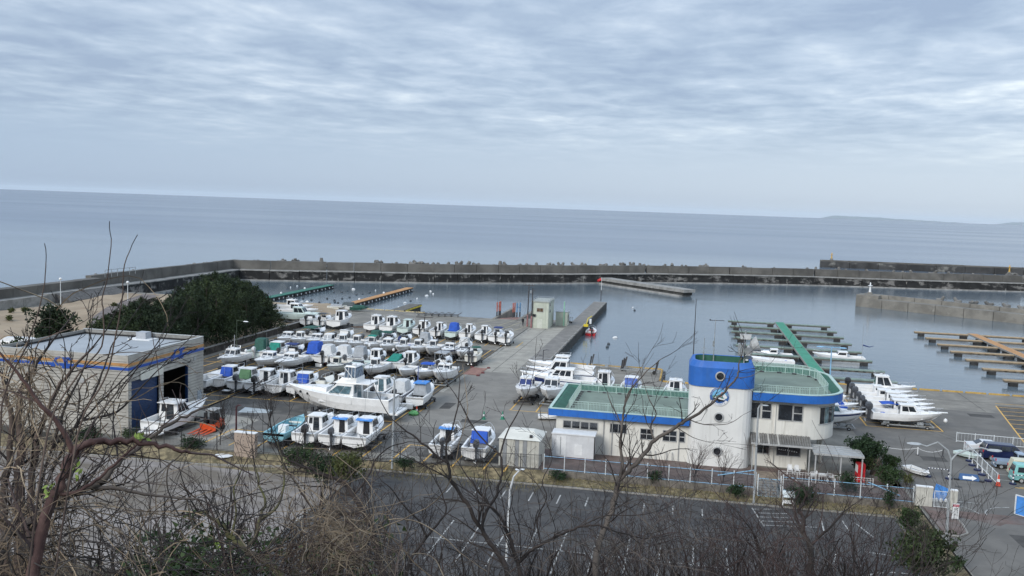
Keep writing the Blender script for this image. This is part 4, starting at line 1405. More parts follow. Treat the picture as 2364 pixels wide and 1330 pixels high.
# --- row A2: backed against row A
YA2 = 131.0
for i, (dsc, kd, x, kw) in enumerate((
 ('white boat under a tall dark green canvas', 'canvas', -67.0, dict(cm=cdgr, h=1.6, hm=gelg, mm=motorw, tilt=-.3)),
 ('white hardtop boat with teal curtain', 'cover', -64.6, dict(cm=ctea, L=7.6, B=2.6, mm=motorg)),
 ('white sport boat with blue folded bimini', 'walk', -61.6, dict(bim=(.3, .52, 1.25, .8, cnav), mm=motorw)),
 ('white boat with huge royal blue canvas', 'canvas', -58.0, dict(cm=cblue, h=1.55, L=7.8, B=2.6, motor=False)),
 ('white boat with off-white box canvas', 'canvas', -55.6, dict(cm=cwht, tr='R', L=7.2)),
 ('white boat with sloping off-white canvas', 'canvas', -52.9, dict(cm=cwht, h=1.4)),
 ('white boat with square grey canvas cabin', 'canvas', -50.1, dict(cm=cgry, h=1.45, L=6.2, motor=False)),
 ('white boat with dark framed beige cabin', 'pilot', -47.3, dict(h=1.25, fcover=black, L=7.2, motor=False)),
 ('dark striped white sport boat, green cockpit cover', 'walk', -44.0, dict(stripe=navy, L=7.6, motor=False)),
 ('white pilothouse boat with black side panel', 'pilot', -42.0 + .3, dict(L=7.0, mm=black, h=1.2)),
 ('white centre console under a grey frame top', 'open', -36.6, dict(L=6.6, mm=black)))):
 kw = dict(kw)
 L = kw.pop('L', 6.8)
 B = kw.pop('B', 2.4)
 tr = kw.pop('tr', 'D')
 bt = mk('A2', i, 0, dsc, kd, x, YA2 - (.6 if i > 6 else -.6), UP, L=L, B=B, tr=tr, **kw)
 if 'green cockpit' in dsc:
  MB().hexa([(1.0, -.95, bt.zs0), (4.4, -.8, bt.zs0 + .05), (4.4, .8, bt.zs0 + .05), (1.0, .95, bt.zs0)], [(1.1, -.8, bt.zs0 + .15), (3.8, -.7, bt.zs0 + .75), (3.8, .7, bt.zs0 + .75), (1.1, .8, bt.zs0 + .15)]).build('cockpit_cover', ctea, bt.r)
 if 'grey frame' in dsc:
  bt.ttop(.25, .62, 1.55, .8, cgry)
# --- row B: bows to the hill
Bx = [-68.5, -65.9, -63.0, -60.6, -58.1, -55.5, -52.7, -49.8, -47.0, -44.4, -41.8, -38.9, -36.1]
Bd = [('white cabin boat with brown gunwale line', 'cuddy', dict(stripe=brownr, sz=.0, sh=.07, L=6.6)),
 ('white boat with tall grey screened wheelhouse', 'narrow', dict(mm=black)),
 ('white cabin boat with black wheelhouse frame', 'cuddy', dict()),
 ('white boat with slanted grey cloth over windows', 'pilot', dict(fcover=cgry)),
 ('white boat with narrow dark windowed house', 'narrow', dict(mm=motorg)),
 ('white boat with small black window band', 'narrow', dict(mm=motorg, mast=.4)),
 ('white boat with pale green hardtop', 'narrow', dict(bim=(.36, .56, 1.42, .6, ctea), fender=[(.93, .5, .1)])),
 ('white boat with navy framed windscreen', 'pilot', dict(mm=motorg, h=1.05)),
 ('white boat with boxy house and grey glass', 'narrow', dict(fender=[(.9, -.7, -.3)])),
 ('white boat with peaked wheelhouse roof', 'narrow', dict(mast=.5)),
 ('white boat with rounded narrow wheelhouse', 'narrow', dict(D=1.15, mm=motorg)),
 ('white sport boat with broad navy hull band', 'cuddy', dict(stripe=navy, sh=.25, L=6.2)),
 ('small white boat with low screen on galvanised trolley', 'walk', dict(tr='G', L=5.4, fender=[(.1, .9, -.4)]))]
for i, (x, (dsc, kd, kw)) in enumerate(zip(Bx, Bd)):
 kw = dict(kw)
 mk('B', i, 0, dsc, kd, x, 143.4 + (.0 if i < 7 else -.5) - (.6 if i == 12 else 0), DN, L=kw.pop('L', 6.5), B=2.3, tr=kw.pop('tr', 'D'), **kw)
# --- row C: backed against row B
for i, (dsc, kd, x, y, kw) in enumerate((
 ('white boat with arched green sunshade', 'walk', -66.8, 151.4, dict(bim=(.1, .5, 1.25, .85, cdgr), L=7.6, B=2.6)),
 ('small white boat with ladder rails', 'cuddy', -60.6, 151.6, dict(L=5.8, motor=False)),
 ('white boat with green canvas hood', 'canvas', -54.6, 151.2, dict(cm=cdgr, h=1.15, L=6.4, mm=motorg)),
 ('white boat with green canopy frame', 'walk', -52.2, 151.2, dict(bim=(.2, .5, 1.3, .8, cdgr), L=6.2)),
 ('white boat with purple blue motor cover', 'walk', -49.4, 151.0, dict(L=6.2, mm=cnav)),
 ('white boat under pale canvas house', 'canvas', -45.3, 151.0, dict(cm=cgry, h=1.4, L=6.0, motor=False)),
 ('white boat under pale sloping canvas', 'canvas', -37.4, 148.0, dict(cm=cwht, h=1.35, L=6.2, motor=False)),
 ('cream open boat standing alone', 'open', -33.8 - .9, 142.6, dict(L=6.0, B=2.2, hm=gelw, deckmat=gelw, mm=motorg, bim=(.55, .75, 1.0, .7, cdgr))))):
 kw = dict(kw)
 if i == 7:
  mk(None, 0, 0, dsc, kd, -33.9, 141.0, UP, L=5.6, B=2.1, label='cream open boat with two motors, alone at the road side of the yard', **{k_: v for k_, v in kw.items() if k_ not in ('L', 'B')}, nm=2)
 else:
  mk('C', i, 0, dsc, kd, x, y, UP, L=kw.pop('L', 6.5), B=kw.pop('B', 2.3), **kw)
tag(MB().loft([[(x, -.9 * w, 0), (x, -.8 * w, .7 * w), (x, 0, 1.1 * w), (x, .8 * w, .7 * w), (x, .9 * w, 0)] for x, w in ((0, .5), (1, 1), (3, 1), (4.2, .3))], closed=True).build(
 'covered_dinghy', mat('olive_canvas', (.13, .13, .09), .8, .2, 2, bump=.5), loc=(-47.3, 152, .4)), 'small dinghy under an olive tarpaulin behind the middle row', 'covered boat')
# --- row D: back row, sterns to the hill
for i, (dsc, kd, x, y, kw) in enumerate((
 ('white sport boat, tilted screen', 'walk', -75.6, 170.6, dict(L=6.2)),
 ('white boat with black canopy frame', 'open', -72.6, 170.4, dict(L=5.8, bim=(.25, .55, 1.3, .7, black))),
 ('large white pilothouse boat with black door', 'pilot', -69.4, 170.3, dict(L=8.2, B=3.1, D=1.3, h=1.5, motor=False, mast=.15)),
 ('white boat with tall glazed back', 'pilot', -61.4, 169.2, dict(L=7.8, B=2.6, h=1.4, motor=False, rack=True)),
 ('white wheelhouse boat with rear windows', 'pilot', -57.9, 168.8, dict(L=7.6, B=2.8, h=1.4, motor=False, mast=.6, rack=True)),
 ('white boat with green lined open cabin', 'pilot', -54.3, 168.2, dict(L=7.2, door='open', hm=gelg, motor=False)),
 ('white boat with dark open wheelhouse', 'pilot', -50.9, 167.6, dict(L=7.4, door='open', mm=black)),
 ('white boat with narrow glazed door', 'narrow', -47.3, 166.4, dict(L=7.0, mm=black)),
 ('pale green boat with blue canvas cabin', 'canvas', -44.1, 166.2, dict(L=6.6, hm=gelg, cm=cblue, h=1.35, motor=False)),
 ('white boat with framed door and round float', 'narrow', -41.2, 165.8, dict(L=7.0, mm=black, D=1.15)),
 ('white boat with beige open wheelhouse', 'narrow', -37.9, 165.0, dict(L=7.0, mm=black, D=1.15)),
 ('white runabout with small navy bimini', 'open', -35.2, 164.4, dict(L=6.2, bim=(.5, .75, 1.25, .7, cnav))),
 ('white runabout with black seats', 'open', -32.9 - .2, 163.6, dict(L=6.0, tr='G')))):
 kw = dict(kw)
 mk('D', i, 0, dsc, kd, x, y, UP, L=kw.pop('L'), B=kw.pop('B', 2.35), tr=kw.pop('tr', 'D'), **kw)
# --- boats on the far quay at the left, bows to the right
for i, (lab, x, y, L, B, kd, kw) in enumerate((
 ('pale green white boat nearest of three by the pine trees', -84.6, 177.0, 9.6, 2.9, 'pilot', dict(hm=gelg, motor=False)),
 ('white saloon boat, middle of three by the pine trees', -88.0, 183.0, 9.4, 2.9, 'pilot', dict(motor=False)),
 ('white flybridge boat, farthest of three by the pine trees', -91.5, 189.0, 9.0, 2.9, 'pilot', dict(motor=False, rack=True)))):
 mk(None, 0, 0, '', kd, x, y, RT, L=L, B=B, label=lab, D=1.3, h=1.4, tr='G' if i == 0 else 'D', **kw)
for lab, px, py, m_, hm_ in (('small white boat with hull cover at the left quay edge', 765, 714, cgry, gelw), ('boat under a slanted grey tarpaulin at the left quay edge', 793, 714, mat('tarp_slate', (.09, .11, .12), .8, .2, 1), gel), ('small boat with green cover at the foot of the orange pontoon', 817, 716, cdgr, cdgr)):
 p = G(px, py, .3)
 bt = Boat(lab, 4.6, 1.7, .6, .35, hm_, group='small covered boats at the left quay edge')
 bt.deck(.6, .12)
 bt.canvas(.1, .8, .9, .5 if 'grey' not in lab else 1.0, m_, .3)
 set_boat(bt, p.x - 1, p.y, .25, None)
# --- row F: behind the black fence
YF = 86.2
bt = Boat('light blue open boat with white seat box, leftmost behind the black fence', 7.6, 2.5, .95, .62, gelb, gelg, group='motorboats stored ashore on trolleys')
bt.deck(.86, .14, gelb, sole=.5, floor=gelb)
MB().box(2.0, 2.9, -.42, .42, bt.fz, bt.zs0 + .35).build('seat_box', gel, bt.r)
MB().box(3.6, 3.72, -1.05, 1.05, bt.zs0 - .05, bt.zs0 + .08).build('thwart', black, bt.r)
MB().box(5.4, 5.7, -.8, .8, bt.zs0 - .1, bt.zs0).build('thwart', gelw, bt.r)
set_boat(bt, -41.6, YF + .2, UP, 'D', tl='dark steel trolley under the light blue open boat')
mk('F', 1, 0, 'white pilothouse boat with large black motor', 'pilot', -38.5, YF + .6, UP, L=7.8, B=2.6, mm=black, door=2, msc=1.4, mast=.6)
mk('F', 2, 0, 'white boat with blue roof edge and grey door', 'pilot', -35.7, YF + .8, UP, L=7.4, B=2.5, mm=motorg, door='open')
mk('F', 3, 0, 'white boat with bright blue roof and dark cabin', 'pilot', -33.0, YF + .8, UP, L=8.0, B=2.7, motor=False, door='open', mast=.5)
bt4 = mk('F', 4, 0, 'white boat with light blue awning', 'pilot', -23.8, YF + .6, UP, L=7.0, B=2.4, mm=motorg, door='open', mast=.35)
bt5 = mk('F', 5, 0, 'white boat with deep blue cabin curtain', 'cover', -20.3, YF + .6, UP, L=7.2, B=2.6, cm=cblue, mm=motorg, tr='G', msc=1.3)
for o_ in [c for c in C.objects if c.name.startswith('cabin_roof') and c.parent and ('blue roof' in c.parent.get('label', '') or 'light blue awning' in c.parent.get('label', ''))]:
 x0 = min(v.co.x for v in o_.data.vertices)
 z0 = max(v.co.z for v in o_.data.vertices)
 y0 = max(v.co.y for v in o_.data.vertices)
 MB().hexa([(x0 - .35, -y0, z0 - .16), (x0 + .2, -y0, z0 - .07), (x0 + .2, y0, z0 - .07), (x0 - .35, y0, z0 - .16)], [(x0 - .35, -y0, z0 - .1), (x0 + .2, -y0, z0 + .01), (x0 + .2, y0, z0 + .01), (x0 - .35, y0, z0 - .1)]).build('awning', csky, o_.parent)
# --- motor cruiser standing across the yard
cr = Boat('large white flybridge cruiser standing broadside, the biggest boat ashore', 13.6, 4.1, 2.0, .75, gel, gel, cat='cruiser', group='motorboats stored ashore on trolleys')
cr.deck(.34, .25, sole=.9)
cr.trunk(.60, .93, w=.62, h=.55, port=False)
cr.cabin(.33, .66, w=.82, h=1.55, rake=2.3, aft=.1, taper=.84, side=0, front=2, door=2, roof=.3, vis=.1, win=glassb)
x0, x1, wt, zt = cr.cab
for sg in (1, -1):
 b0, b1 = cr.B / 2 * .82, wt
 zf = cr.zs0
 q = ((.34 * 13.6, sg * b0, zf), (.66 * 13.6, sg * b0, zf), (x1, sg * b1, zt), (x0, sg * b1, zt))
 if sg > 0:
  q = (q[1], q[0], q[3], q[2])
 for u0, u1 in ((.12, .42), (.45, .80)):
  if sg > 0:
   u0, u1 = 1 - u1, 1 - u0
  MB().panel(*q, u0, u1, .22, .80, off=.03).build('side_window', glassb, cr.r)
MB().hexa([(x0 - 1.9, -1.5, zt), (x1 + .6, -1.35, zt), (x1 + .6, 1.35, zt), (x0 - 1.9, 1.5, zt)], [(x0 - 1.9, -1.5, zt + .12), (x1 + .3, -1.25, zt + .14), (x1 + .3, 1.25, zt + .14), (x0 - 1.9, 1.5, zt + .12)]).build('flybridge_deck', gel, cr.r)
MB().hexa([(x0 - .2, -1.35, zt + .1), (x1 + .1, -1.1, zt + .1), (x1 + .1, 1.1, zt + .1), (x0 - .2, 1.35, zt + .1)], [(x0 - .2, -1.3, zt + .7), (x1 - .4, -1.0, zt + .62), (x1 - .4, 1.0, zt + .62), (x0 - .2, 1.3, zt + .7)]).build('flybridge_coaming', gel, cr.r)
MB().hexa([(x0 - .1, -1.25, zt + .7), (x1 - .6, -1.0, zt + .62), (x1 - .6, 1.0, zt + .62), (x0 - .1, 1.25, zt + .7)], [(x0 + .1, -1.15, zt + 1.95), (x1 - 1.0, -1.0, zt + 1.95), (x1 - 1.0, 1.0, zt + 1.95), (x0 + .1, 1.15, zt + 1.95)]).build('flybridge_enclosure', clearv, cr.r)
MB().hexa([(x0 - .1, -1.3, zt + 1.95), (x1 - .8, -1.1, zt + 1.95), (x1 - .8, 1.1, zt + 1.95), (x0 - .1, 1.3, zt + 1.95)], [(x0, -1.2, zt + 2.1), (x1 - .95, -1.0, zt + 2.1), (x1 - .95, 1.0, zt + 2.1), (x0, 1.2, zt + 2.1)]).build('hard_top', gel, cr.r)
f = MB()
for sg in (-1, 1):
 for u in (0, .33, .66, 1):
  xx = x0 + (x1 - .8 - x0) * u
  f.tube((xx, sg * (1.33 - .2 * u), zt + .6), (xx - .1 * u, sg * (1.25 - .2 * u), zt + 2.0), .04, n=5)
 f.tube((x0 - 1.7, sg * 1.4, zt - 1.9), (x0 - 1.7, sg * 1.4, zt + .1), .04, n=5)
 f.tube((x0 + .3, sg * 1.3, zt + .7), (x0 + 1.4, sg * 1.22, zt + 1.95), .05, n=5)
f.build('flybridge_frame', wpaint, cr.r, kind='stuff')
MB().box(x0 + .6, x0 + 1.8, -.6, .6, zt + 2.1, zt + 2.13).build('solar_panel', black, cr.r)
MB().hexa([(-1.1, -1.8, 1.05), (0.05, -1.9, 1.05), (0.05, 1.9, 1.05), (-1.1, 1.8, 1.05)], [(-1.1, -1.8, 1.25), (0.05, -1.9, 1.25), (0.05, 1.9, 1.25), (-1.1, 1.8, 1.25)]).build('swim_platform', gel, cr.r)
cr.rail(.45, .985, .6)
for t_ in (.86, .78):
 xk, xs, zk, bc, zc, bs, zs = cr.sec(t_)
 for sg in (-1, 1):
  MB().lathe([(.02, -.03), (.16, -.03), (.16, .03), (.02, .03)], (xs - .1, sg * (bs * .85 + bc * .12), zs - .45), 10, 'y').build('porthole', black, cr.r)
MB().lathe([(.02, 0), (.28, .02), (.3, .2), (.1, .3)], (x0 + .3, .8, zt + 2.1), 10).build('radar_dome', wpaint, cr.r)
MB().hexa([(1.2, -1.2, cr.fz), (2.6, -1.2, cr.fz), (2.6, 1.2, cr.fz), (1.2, 1.2, cr.fz)], [(1.2, -1.1, cr.zs0 - .2), (2.6, -1.1, cr.zs0 - .2), (2.6, 1.1, cr.zs0 - .2), (1.2, 1.1, cr.zs0 - .2)]).build('engine_box', cgry, cr.r)
cr.r.location = (-33.8, 102.2, 0)
cr.r.rotation_euler = (0, 0, PI - .02)
tr = thing('boat_cradle', 'long low steel cradle with white wheels under the large cruiser', 'boat cradle', (-35.6, 102.2, 0), PI - .02)
for sg in (-1, 1):
 MB().box(0, 8.6, sg * 1.4 - .12, sg * 1.4 + .12, .3, .52).build('side_beam', galv, tr)
for x in (.6, 3.2, 5.8, 8.2):
 MB().box(x - .1, x + .1, -1.4, 1.4, .3, .5).build('cross_beam', steel, tr)
 for sg in (-1, 1):
  MB().lathe([(.02, -.1), (.22, -.1), (.22, .1), (.02, .1)], (x, sg * 1.4, .22), 10, 'y').build('wheel', wpaint, tr)
  MB().box(x - .15, x + .15, sg * .9 - .15, sg * .9 + .15, .5, 1.05).build('hull_support', steel, tr)
# --- white cruiser in front of the warehouse doors
bt = Boat('sleek white hardtop cruiser parked by the blue warehouse door', 10.4, 3.1, 1.35, .55, gel, gel, cat='cruiser', group='motorboats stored ashore on trolleys')
bt.deck(.30, .25)
bt.trunk(.56, .92, w=.6, h=.42, port=False)
bt.cabin(.28, .60, w=.78, h=1.45, rake=1.7, side=3, front=2, door=2, taper=.82, roof=.5)
bt.rail(.5, .985, .45)
bt.rack()
bt.pulpit(.5)
MB().hexa([(-.7, -1.3, .75), (.05, -1.4, .75), (.05, 1.4, .75), (-.7, 1.3, .75)], [(-.7, -1.3, .9), (.05, -1.4, .9), (.05, 1.4, .9), (-.7, 1.3, .9)]).build('swim_platform', gel, bt.r)
MB().box(-.72, -.68, -.1, .5, 1.0, 1.5).build('name_panel', cgry, bt.r)
set_boat(bt, -55.0, 85.6, UP - .02, 'D', tl='dark trolley under the white hardtop cruiser by the warehouse')
# --- group right of the hall, bows to the right
for i, (dsc, kd, y, x, L, kw) in enumerate((
 ('white pilothouse boat with twin black motors', 'pilot', 120.5, 23.5, 8.0, dict(tr='G', nm=2, mm=motorg, pulpit=True, fender=[(1.03, 0, -.6)], msc=1.4)),
 ('white boat with sagging blue sheet', 'pilot', 123.3, 23.4, 7.8, dict(bim=(.2, .5, .75, .7, cblue), mm=black)),
 ('white pilothouse boat with white awning', 'pilot', 126.0, 23.6, 8.0, dict(mm=motorg)),
 ('white boat with navy side glass', 'pilot', 128.7, 23.6, 7.8, dict(fcover=navy, mm=motorg)),
 ('white boat with pale cockpit cover', 'cuddy', 131.5, 23.6, 7.4, dict(mm=motorg, msc=1.4)),
 ('white boat with radar arch', 'cuddy', 134.2, 23.6, 7.2, dict(mm=motorg, msc=1.4)),
 ('large white boat with long overhanging hardtop', 'pilot', 137.2, 23.5, 8.4, dict(mm=black, h=1.7, rack=True, msc=1.5, D=1.2)))):
 mk('R', i, 0, dsc, kd, x, y, RT, L=L, B=2.4, **kw)
mk(None, 0, 0, '', 'bare', 19.6, 131.5, DN + .4, L=4.6, B=1.9, label='small white tender with black seats just right of the curved hall roof', tr='G', motor=False)
bt = mk(None, 0, 0, '', 'walk', 15.2, 122.6, RT, L=6.6, B=2.3, label='boat under a bright blue tarpaulin partly hidden behind the hall', tr='G', motor=False)
bt.canvas(.15, .8, .95, .7, cblue, .8)
bt = mk(None, 0, 0, '', 'pilot', 14.2, 116.6, RT, L=7.4, B=2.6, label='white boat with navy stripe beside the hall, nearest the bushes', tr='G', stripe=navy, sh=.22, D=1.2, motor=False, win=glassb)
for i, (y, lab) in enumerate(((140.5, 'white boat with black rail at the right picture edge, farther one'), (136.2, 'white cruiser at the right picture edge, nearer the yellow bays'))):
 mk(None, 0, 0, '', 'pilot', 49.6 + 8.4 - i * .2, y, LF, L=8.4, B=2.8, label=lab, D=1.2, motor=False, pulpit=True)
# --- centre group left of the hall
mk(None, 0, 0, '', 'pilot', -20.6, 114.4, DN, L=7.6, B=2.8, D=1.25, h=1.3, label='white boat with navy windscreen cover, bow forward beside the central road', fcover=cnav, motor=False, rack=True)
mk(None, 0, 0, '', 'pilot', -17.2, 114.6, DN, L=7.8, B=2.9, D=1.3, h=1.3, label='white boat with grey windscreen, bow forward next to the hall roof', tr='G', motor=False, rack=True)
bt = mk(None, 0, 0, '', 'pilot', -12.0, 126.5, LF, L=10.4, B=3.1, D=1.35, h=1.25, xa=.3, xb=.66, label='long navy hulled cruiser lying across behind two bow forward boats', stripe=navy, sz=.35, sh=.6, motor=False, side=3)
mk(None, 0, 0, '', 'pilot', -13.0, 131.4, LF, L=9.4, B=3.0, D=1.3, h=1.7, label='white boat with tall hardtop, middle of the three broadside ones', stripe=navy, motor=False, side=2)
mk(None, 0, 0, '', 'pilot', -13.4, 136.4, LF, L=9.6, B=3.0, D=1.3, h=1.5, label='white flybridge boat, farthest of the three broadside ones', motor=False, rack=True)
bt = mk(None, 0, 0, '', 'pilot', -11.1, 122.6, UP, L=7.8, B=2.8, D=1.2, h=1.4, label='white wheelhouse boat with tall rods, stern forward behind the green roof', motor=False, rack=True)
for k in range(4):
 bt.mast(.2 + .12 * k, (-1) ** k * .7, 4.5 - .6 * k, .03, steel)
bt = mk(None, 0, 0, '', 'cover', -7.2, 121.6, UP, L=7.2, B=2.7, D=1.2, label='white boat with blue back curtain, stern forward behind the green roof', cm=mat('curtain_faded_blue', (.03, .09, .35), .5, .35, 3), motor=False)
bt = mk(None, 0, 0, '', 'pilot', -1.2, 120.6, UP, L=7.6, B=2.9, D=1.2, h=1.3, label='white boat with double roof rack beside the tower of the hall', motor=False, rack=True)
mk(None, 0, 0, '', 'bare', -14.6, 123.2, LF + .2, L=3.6, B=1.7, D=.6, label='small white tender at the corner of the green roof', tr=None, motor=False)
# --- afloat
WL = -1.8
def afloat(lab, x, y, head, L, B, kd, **k):
 bt = mk(None, 0, 0, '', kd, x, y, head, L=L, B=B, label=lab, tr=None, group='boats afloat in the harbour', **k)
 bt.r.location.z = WL - .62 - .35
 return bt
p = G(1362, 772, -1.8)
bt = afloat('red hulled boat with white deck moored against the long pier', p.x + .3, p.y - 2.5, UP, 5.6, 2.2, 'open', bottom=red, hm=red, deckmat=gel)
p = G(1712, 812, -1)
afloat('white boat moored left of the green walkway, near the tower antennas', 20.4, 182.4, LF, 8.0, 2.6, 'cuddy', motor=False, D=1.2)
bt = afloat('white sailing cruiser with blue furled sail moored at the green pontoon', 34.0, 184.6, LF, 9.0, 2.8, 'cuddy', motor=False, D=1.2)
bt.mast(.05, 0, 7.0, .05, galv)
MB().path([(.4, 0, 4.3), (-.8, 0, 4.0), (-1.6, .1, 4.3)], .14, .03).build('furled_sail', cnav, bt.r)
afloat('low white boat under the antennas, moored near the tower', 20.0, 175.5, LF, 8.6, 2.6, 'bare', motor=False, D=1.1)
# small boats outside the frame edge of the sand ground
for lab, px, py in (('white tarpaulined boat at the far left beyond the warehouse', 40, 805), ('white tarpaulined boat peeping over the warehouse roof', 205, 790)):
 p = G(px, py, .5)
 bt = Boat(lab, 7.5, 2.5, 1.2, .5, gel)
 bt.deck(.5)
 bt.canvas(.05, .9, .98, .6, cwht, .5)
 set_boat(bt, p.x - 3, p.y, .1, None)
# ================================================================ shared building bits
def rrect(x0, x1, y0, y1, r, n=5, corners=(1, 1, 1, 1)):
 """rounded rectangle, counter-clockwise from the front left; corners fl fr br bl"""
 pts = []
 for k, (cx_, cy_, a0) in enumerate(((x0 + r, y0 + r, PI), (x1 - r, y0 + r, 1.5 * PI), (x1 - r, y1 - r, 0), (x0 + r, y1 - r, .5 * PI))):
  if corners[k]:
   for i in range(n + 1):
    a = a0 + PI / 2 * i / n
    pts.append((cx_ + r * math.cos(a), cy_ + r * math.sin(a)))
  else:
   pts.append(((x0, x1, x1, x0)[k], (y0, y0, y1, y1)[k]))
 return pts
def ring(name, outer, inner, z0, z1, m, parent=None, z1i=None):
 """wall following two matching outlines"""
 b = MB()
 n = len(outer)
 z1i = z1 if z1i is None else z1i
 vs = []
 for o_, i_ in zip(outer, inner):
  vs += [(*o_, z0), (*o_, z1), (*i_, z1i), (*i_, z0)]
 fs = []
 for i in range(n):
  j = (i + 1) % n
  for k in range(4):
   l = (k + 1) % 4
   fs.append((i * 4 + k, j * 4 + k, j * 4 + l, i * 4 + l))
 b.add(vs, fs)
 return b.build(name, m, parent)
def railing(name, pts, z, h, m, parent, bar=.13, post=2.0, rr_=.03, closed=False, solid=None):
 """posts one by one, top and bottom rail, and the thin bars joined"""
 P_ = [Vector((p[0], p[1], z)) for p in pts]
 if closed:
  P_.append(P_[0])
 rails, bars = MB(), MB()
 for a_, c_ in zip(P_[:-1], P_[1:]):
  rails.tube(a_ + Vector((0, 0, h)), c_ + Vector((0, 0, h)), rr_, n=5)
  rails.tube(a_ + Vector((0, 0, .12)), c_ + Vector((0, 0, .12)), rr_ * .8, n=5)
  if h > .9:
   rails.tube(a_ + Vector((0, 0, h * .80)), c_ + Vector((0, 0, h * .80)), rr_ * .6, n=4)
  L = (c_ - a_).length
  d = (c_ - a_).normalized()
  nn_ = Vector((-d.y, d.x, 0)) * .006
  u = bar / 2
  while u < L:
   q = a_ + d * u
   w = d * .014
   bars.add([q - w - nn_ + Vector((0, 0, .12)), q + w - nn_ + Vector((0, 0, .12)), q + w + nn_ + Vector((0, 0, .12)), q - w + nn_ + Vector((0, 0, .12)),
 q - w - nn_ + Vector((0, 0, h)), q + w - nn_ + Vector((0, 0, h)), q + w + nn_ + Vector((0, 0, h)), q - w + nn_ + Vector((0, 0, h))],
 [(0, 1, 5, 4), (1, 2, 6, 5), (2, 3, 7, 6), (3, 0, 4, 7)])
   u += bar
  n = max(1, round(L / post))
  for k in range(n):
   q = a_ + (c_ - a_) * k / n
   MB().tube(q, q + Vector((0, 0, h + .03)), rr_ * 1.25, n=5).build(name + '_post', m, parent)
 MB().tube(P_[-1], P_[-1] + Vector((0, 0, h + .03)), rr_ * 1.25, n=5).build(name + '_post', m, parent)
 rails.build(name + '_rails', m, parent, kind='stuff')
 bars.build(name + '_bars', m, parent, kind='stuff')
wallm = mat('cream_wall', (0.68, 0.665, 0.61), .8, .05, .4, bump=.15, bscale=10, stain=[(0.8, (0.46, 0.44, 0.39), .56, .78, (1, 1, .3), .5)], streak=(1.8, (.36, .34, .29), .55, .76, (1.5, 1.5, .10), .7))
wallw = mat('tower_wall', (0.70, 0.70, 0.675), .75, .04, .4, bump=.15, bscale=10, streak=(1.6, (.46, .45, .41), .55, .76, (1.5, 1.5, .10), .7))
bluep = mat('blue_fascia', (0.022, 0.135, 0.47), .45, .08, .5, stain=[(1.5, (0.03, 0.08, .22), .54, .72, (2, 2, .3), .6)])
greenf = mat('roof_green', (0.17, 0.215, 0.178), .85, .10, .3, bump=.2, bscale=4, stain=[(.5, (.12, .15, .125), .55, .72, (1, 1, 1), .55)])
greend = mat('parapet_green', (0.03, 0.115, 0.08), .8, .15, 1.0)
greenl = mat('pale_green_metal', (0.42, 0.55, 0.50), .5, .08, 2)
alum = mat('window_aluminium', (0.38, 0.385, 0.38), .45, .1, 3)
dgl = mat('dark_window', (0.018, 0.022, 0.028), .06, .4, .8, spec=.9, stain=[(1.2, (.06, .065, .07), .55, .62, (1, 1, 1), .6)])
# ================================================================ MARINA HALL
H = thing('marina_hall', 'cream harbour office with blue bands, round windowed tower and green roofs', 'building')
MB().box(-13.2, 0.9, 95.0, 107.9, 0, 4.02).build('wing_wall', wallm, H)
fo = rect(-14.0, .75, 94.3, 108.6)
fi = rect(-13.82, .74, 94.48, 108.42)
ring('blue_fascia', fo, fi, 3.98, 4.72, bluep, H)
MB().box(-13.85, .73, 94.45, 108.45, 4.02, 4.32).build('wing_roof', greenf, H)
l2 = rect(-14.02, .76, 94.28, 108.62)
li = rect(-13.7, .745, 94.6, 108.3)
ring('parapet_cap', l2, li, 4.722, 4.80, greenl, H)
sl_ = MB()
sl_.hexa([(-13.7, 94.6, 4.3), (-12.5, 94.6, 4.3), (-12.5, 108.3, 4.3), (-13.7, 108.3, 4.3)], [(-13.7, 94.6, 4.70), (-13.4, 94.6, 4.70), (-13.4, 108.3, 4.70), (-13.7, 108.3, 4.70)])
sl_.hexa([(-13.4, 107.3, 4.3), (.70, 107.3, 4.3), (.70, 108.3, 4.3), (-13.4, 108.3, 4.3)], [(-13.4, 108.0, 4.69), (.70, 108.0, 4.69), (.70, 108.3, 4.69), (-13.4, 108.3, 4.69)])
sl_.build('parapet_upstand', greend, H)
for a_, c_ in (((-12.0, 95.6), (.6, 95.6)), ((-12.0, 95.6), (-12.0, 106.6)), ((-12.0, 106.6), (.6, 106.6))):
 railing('roof_railing', [a_, c_], 4.32, 1.1, greenl, H, bar=.16)
for k in range(9):
 MB().box(-12.15, -11.6, 96.2 + k * 1.2, 96.5 + k * 1.2, 4.32, 4.44).build('railing_foot', steel, H)
for k in range(7):
 MB().box(-11.2 + k * 1.8, -10.8 + k * 1.8, 106.3, 106.8, 4.32, 4.44).build('railing_foot', steel, H)
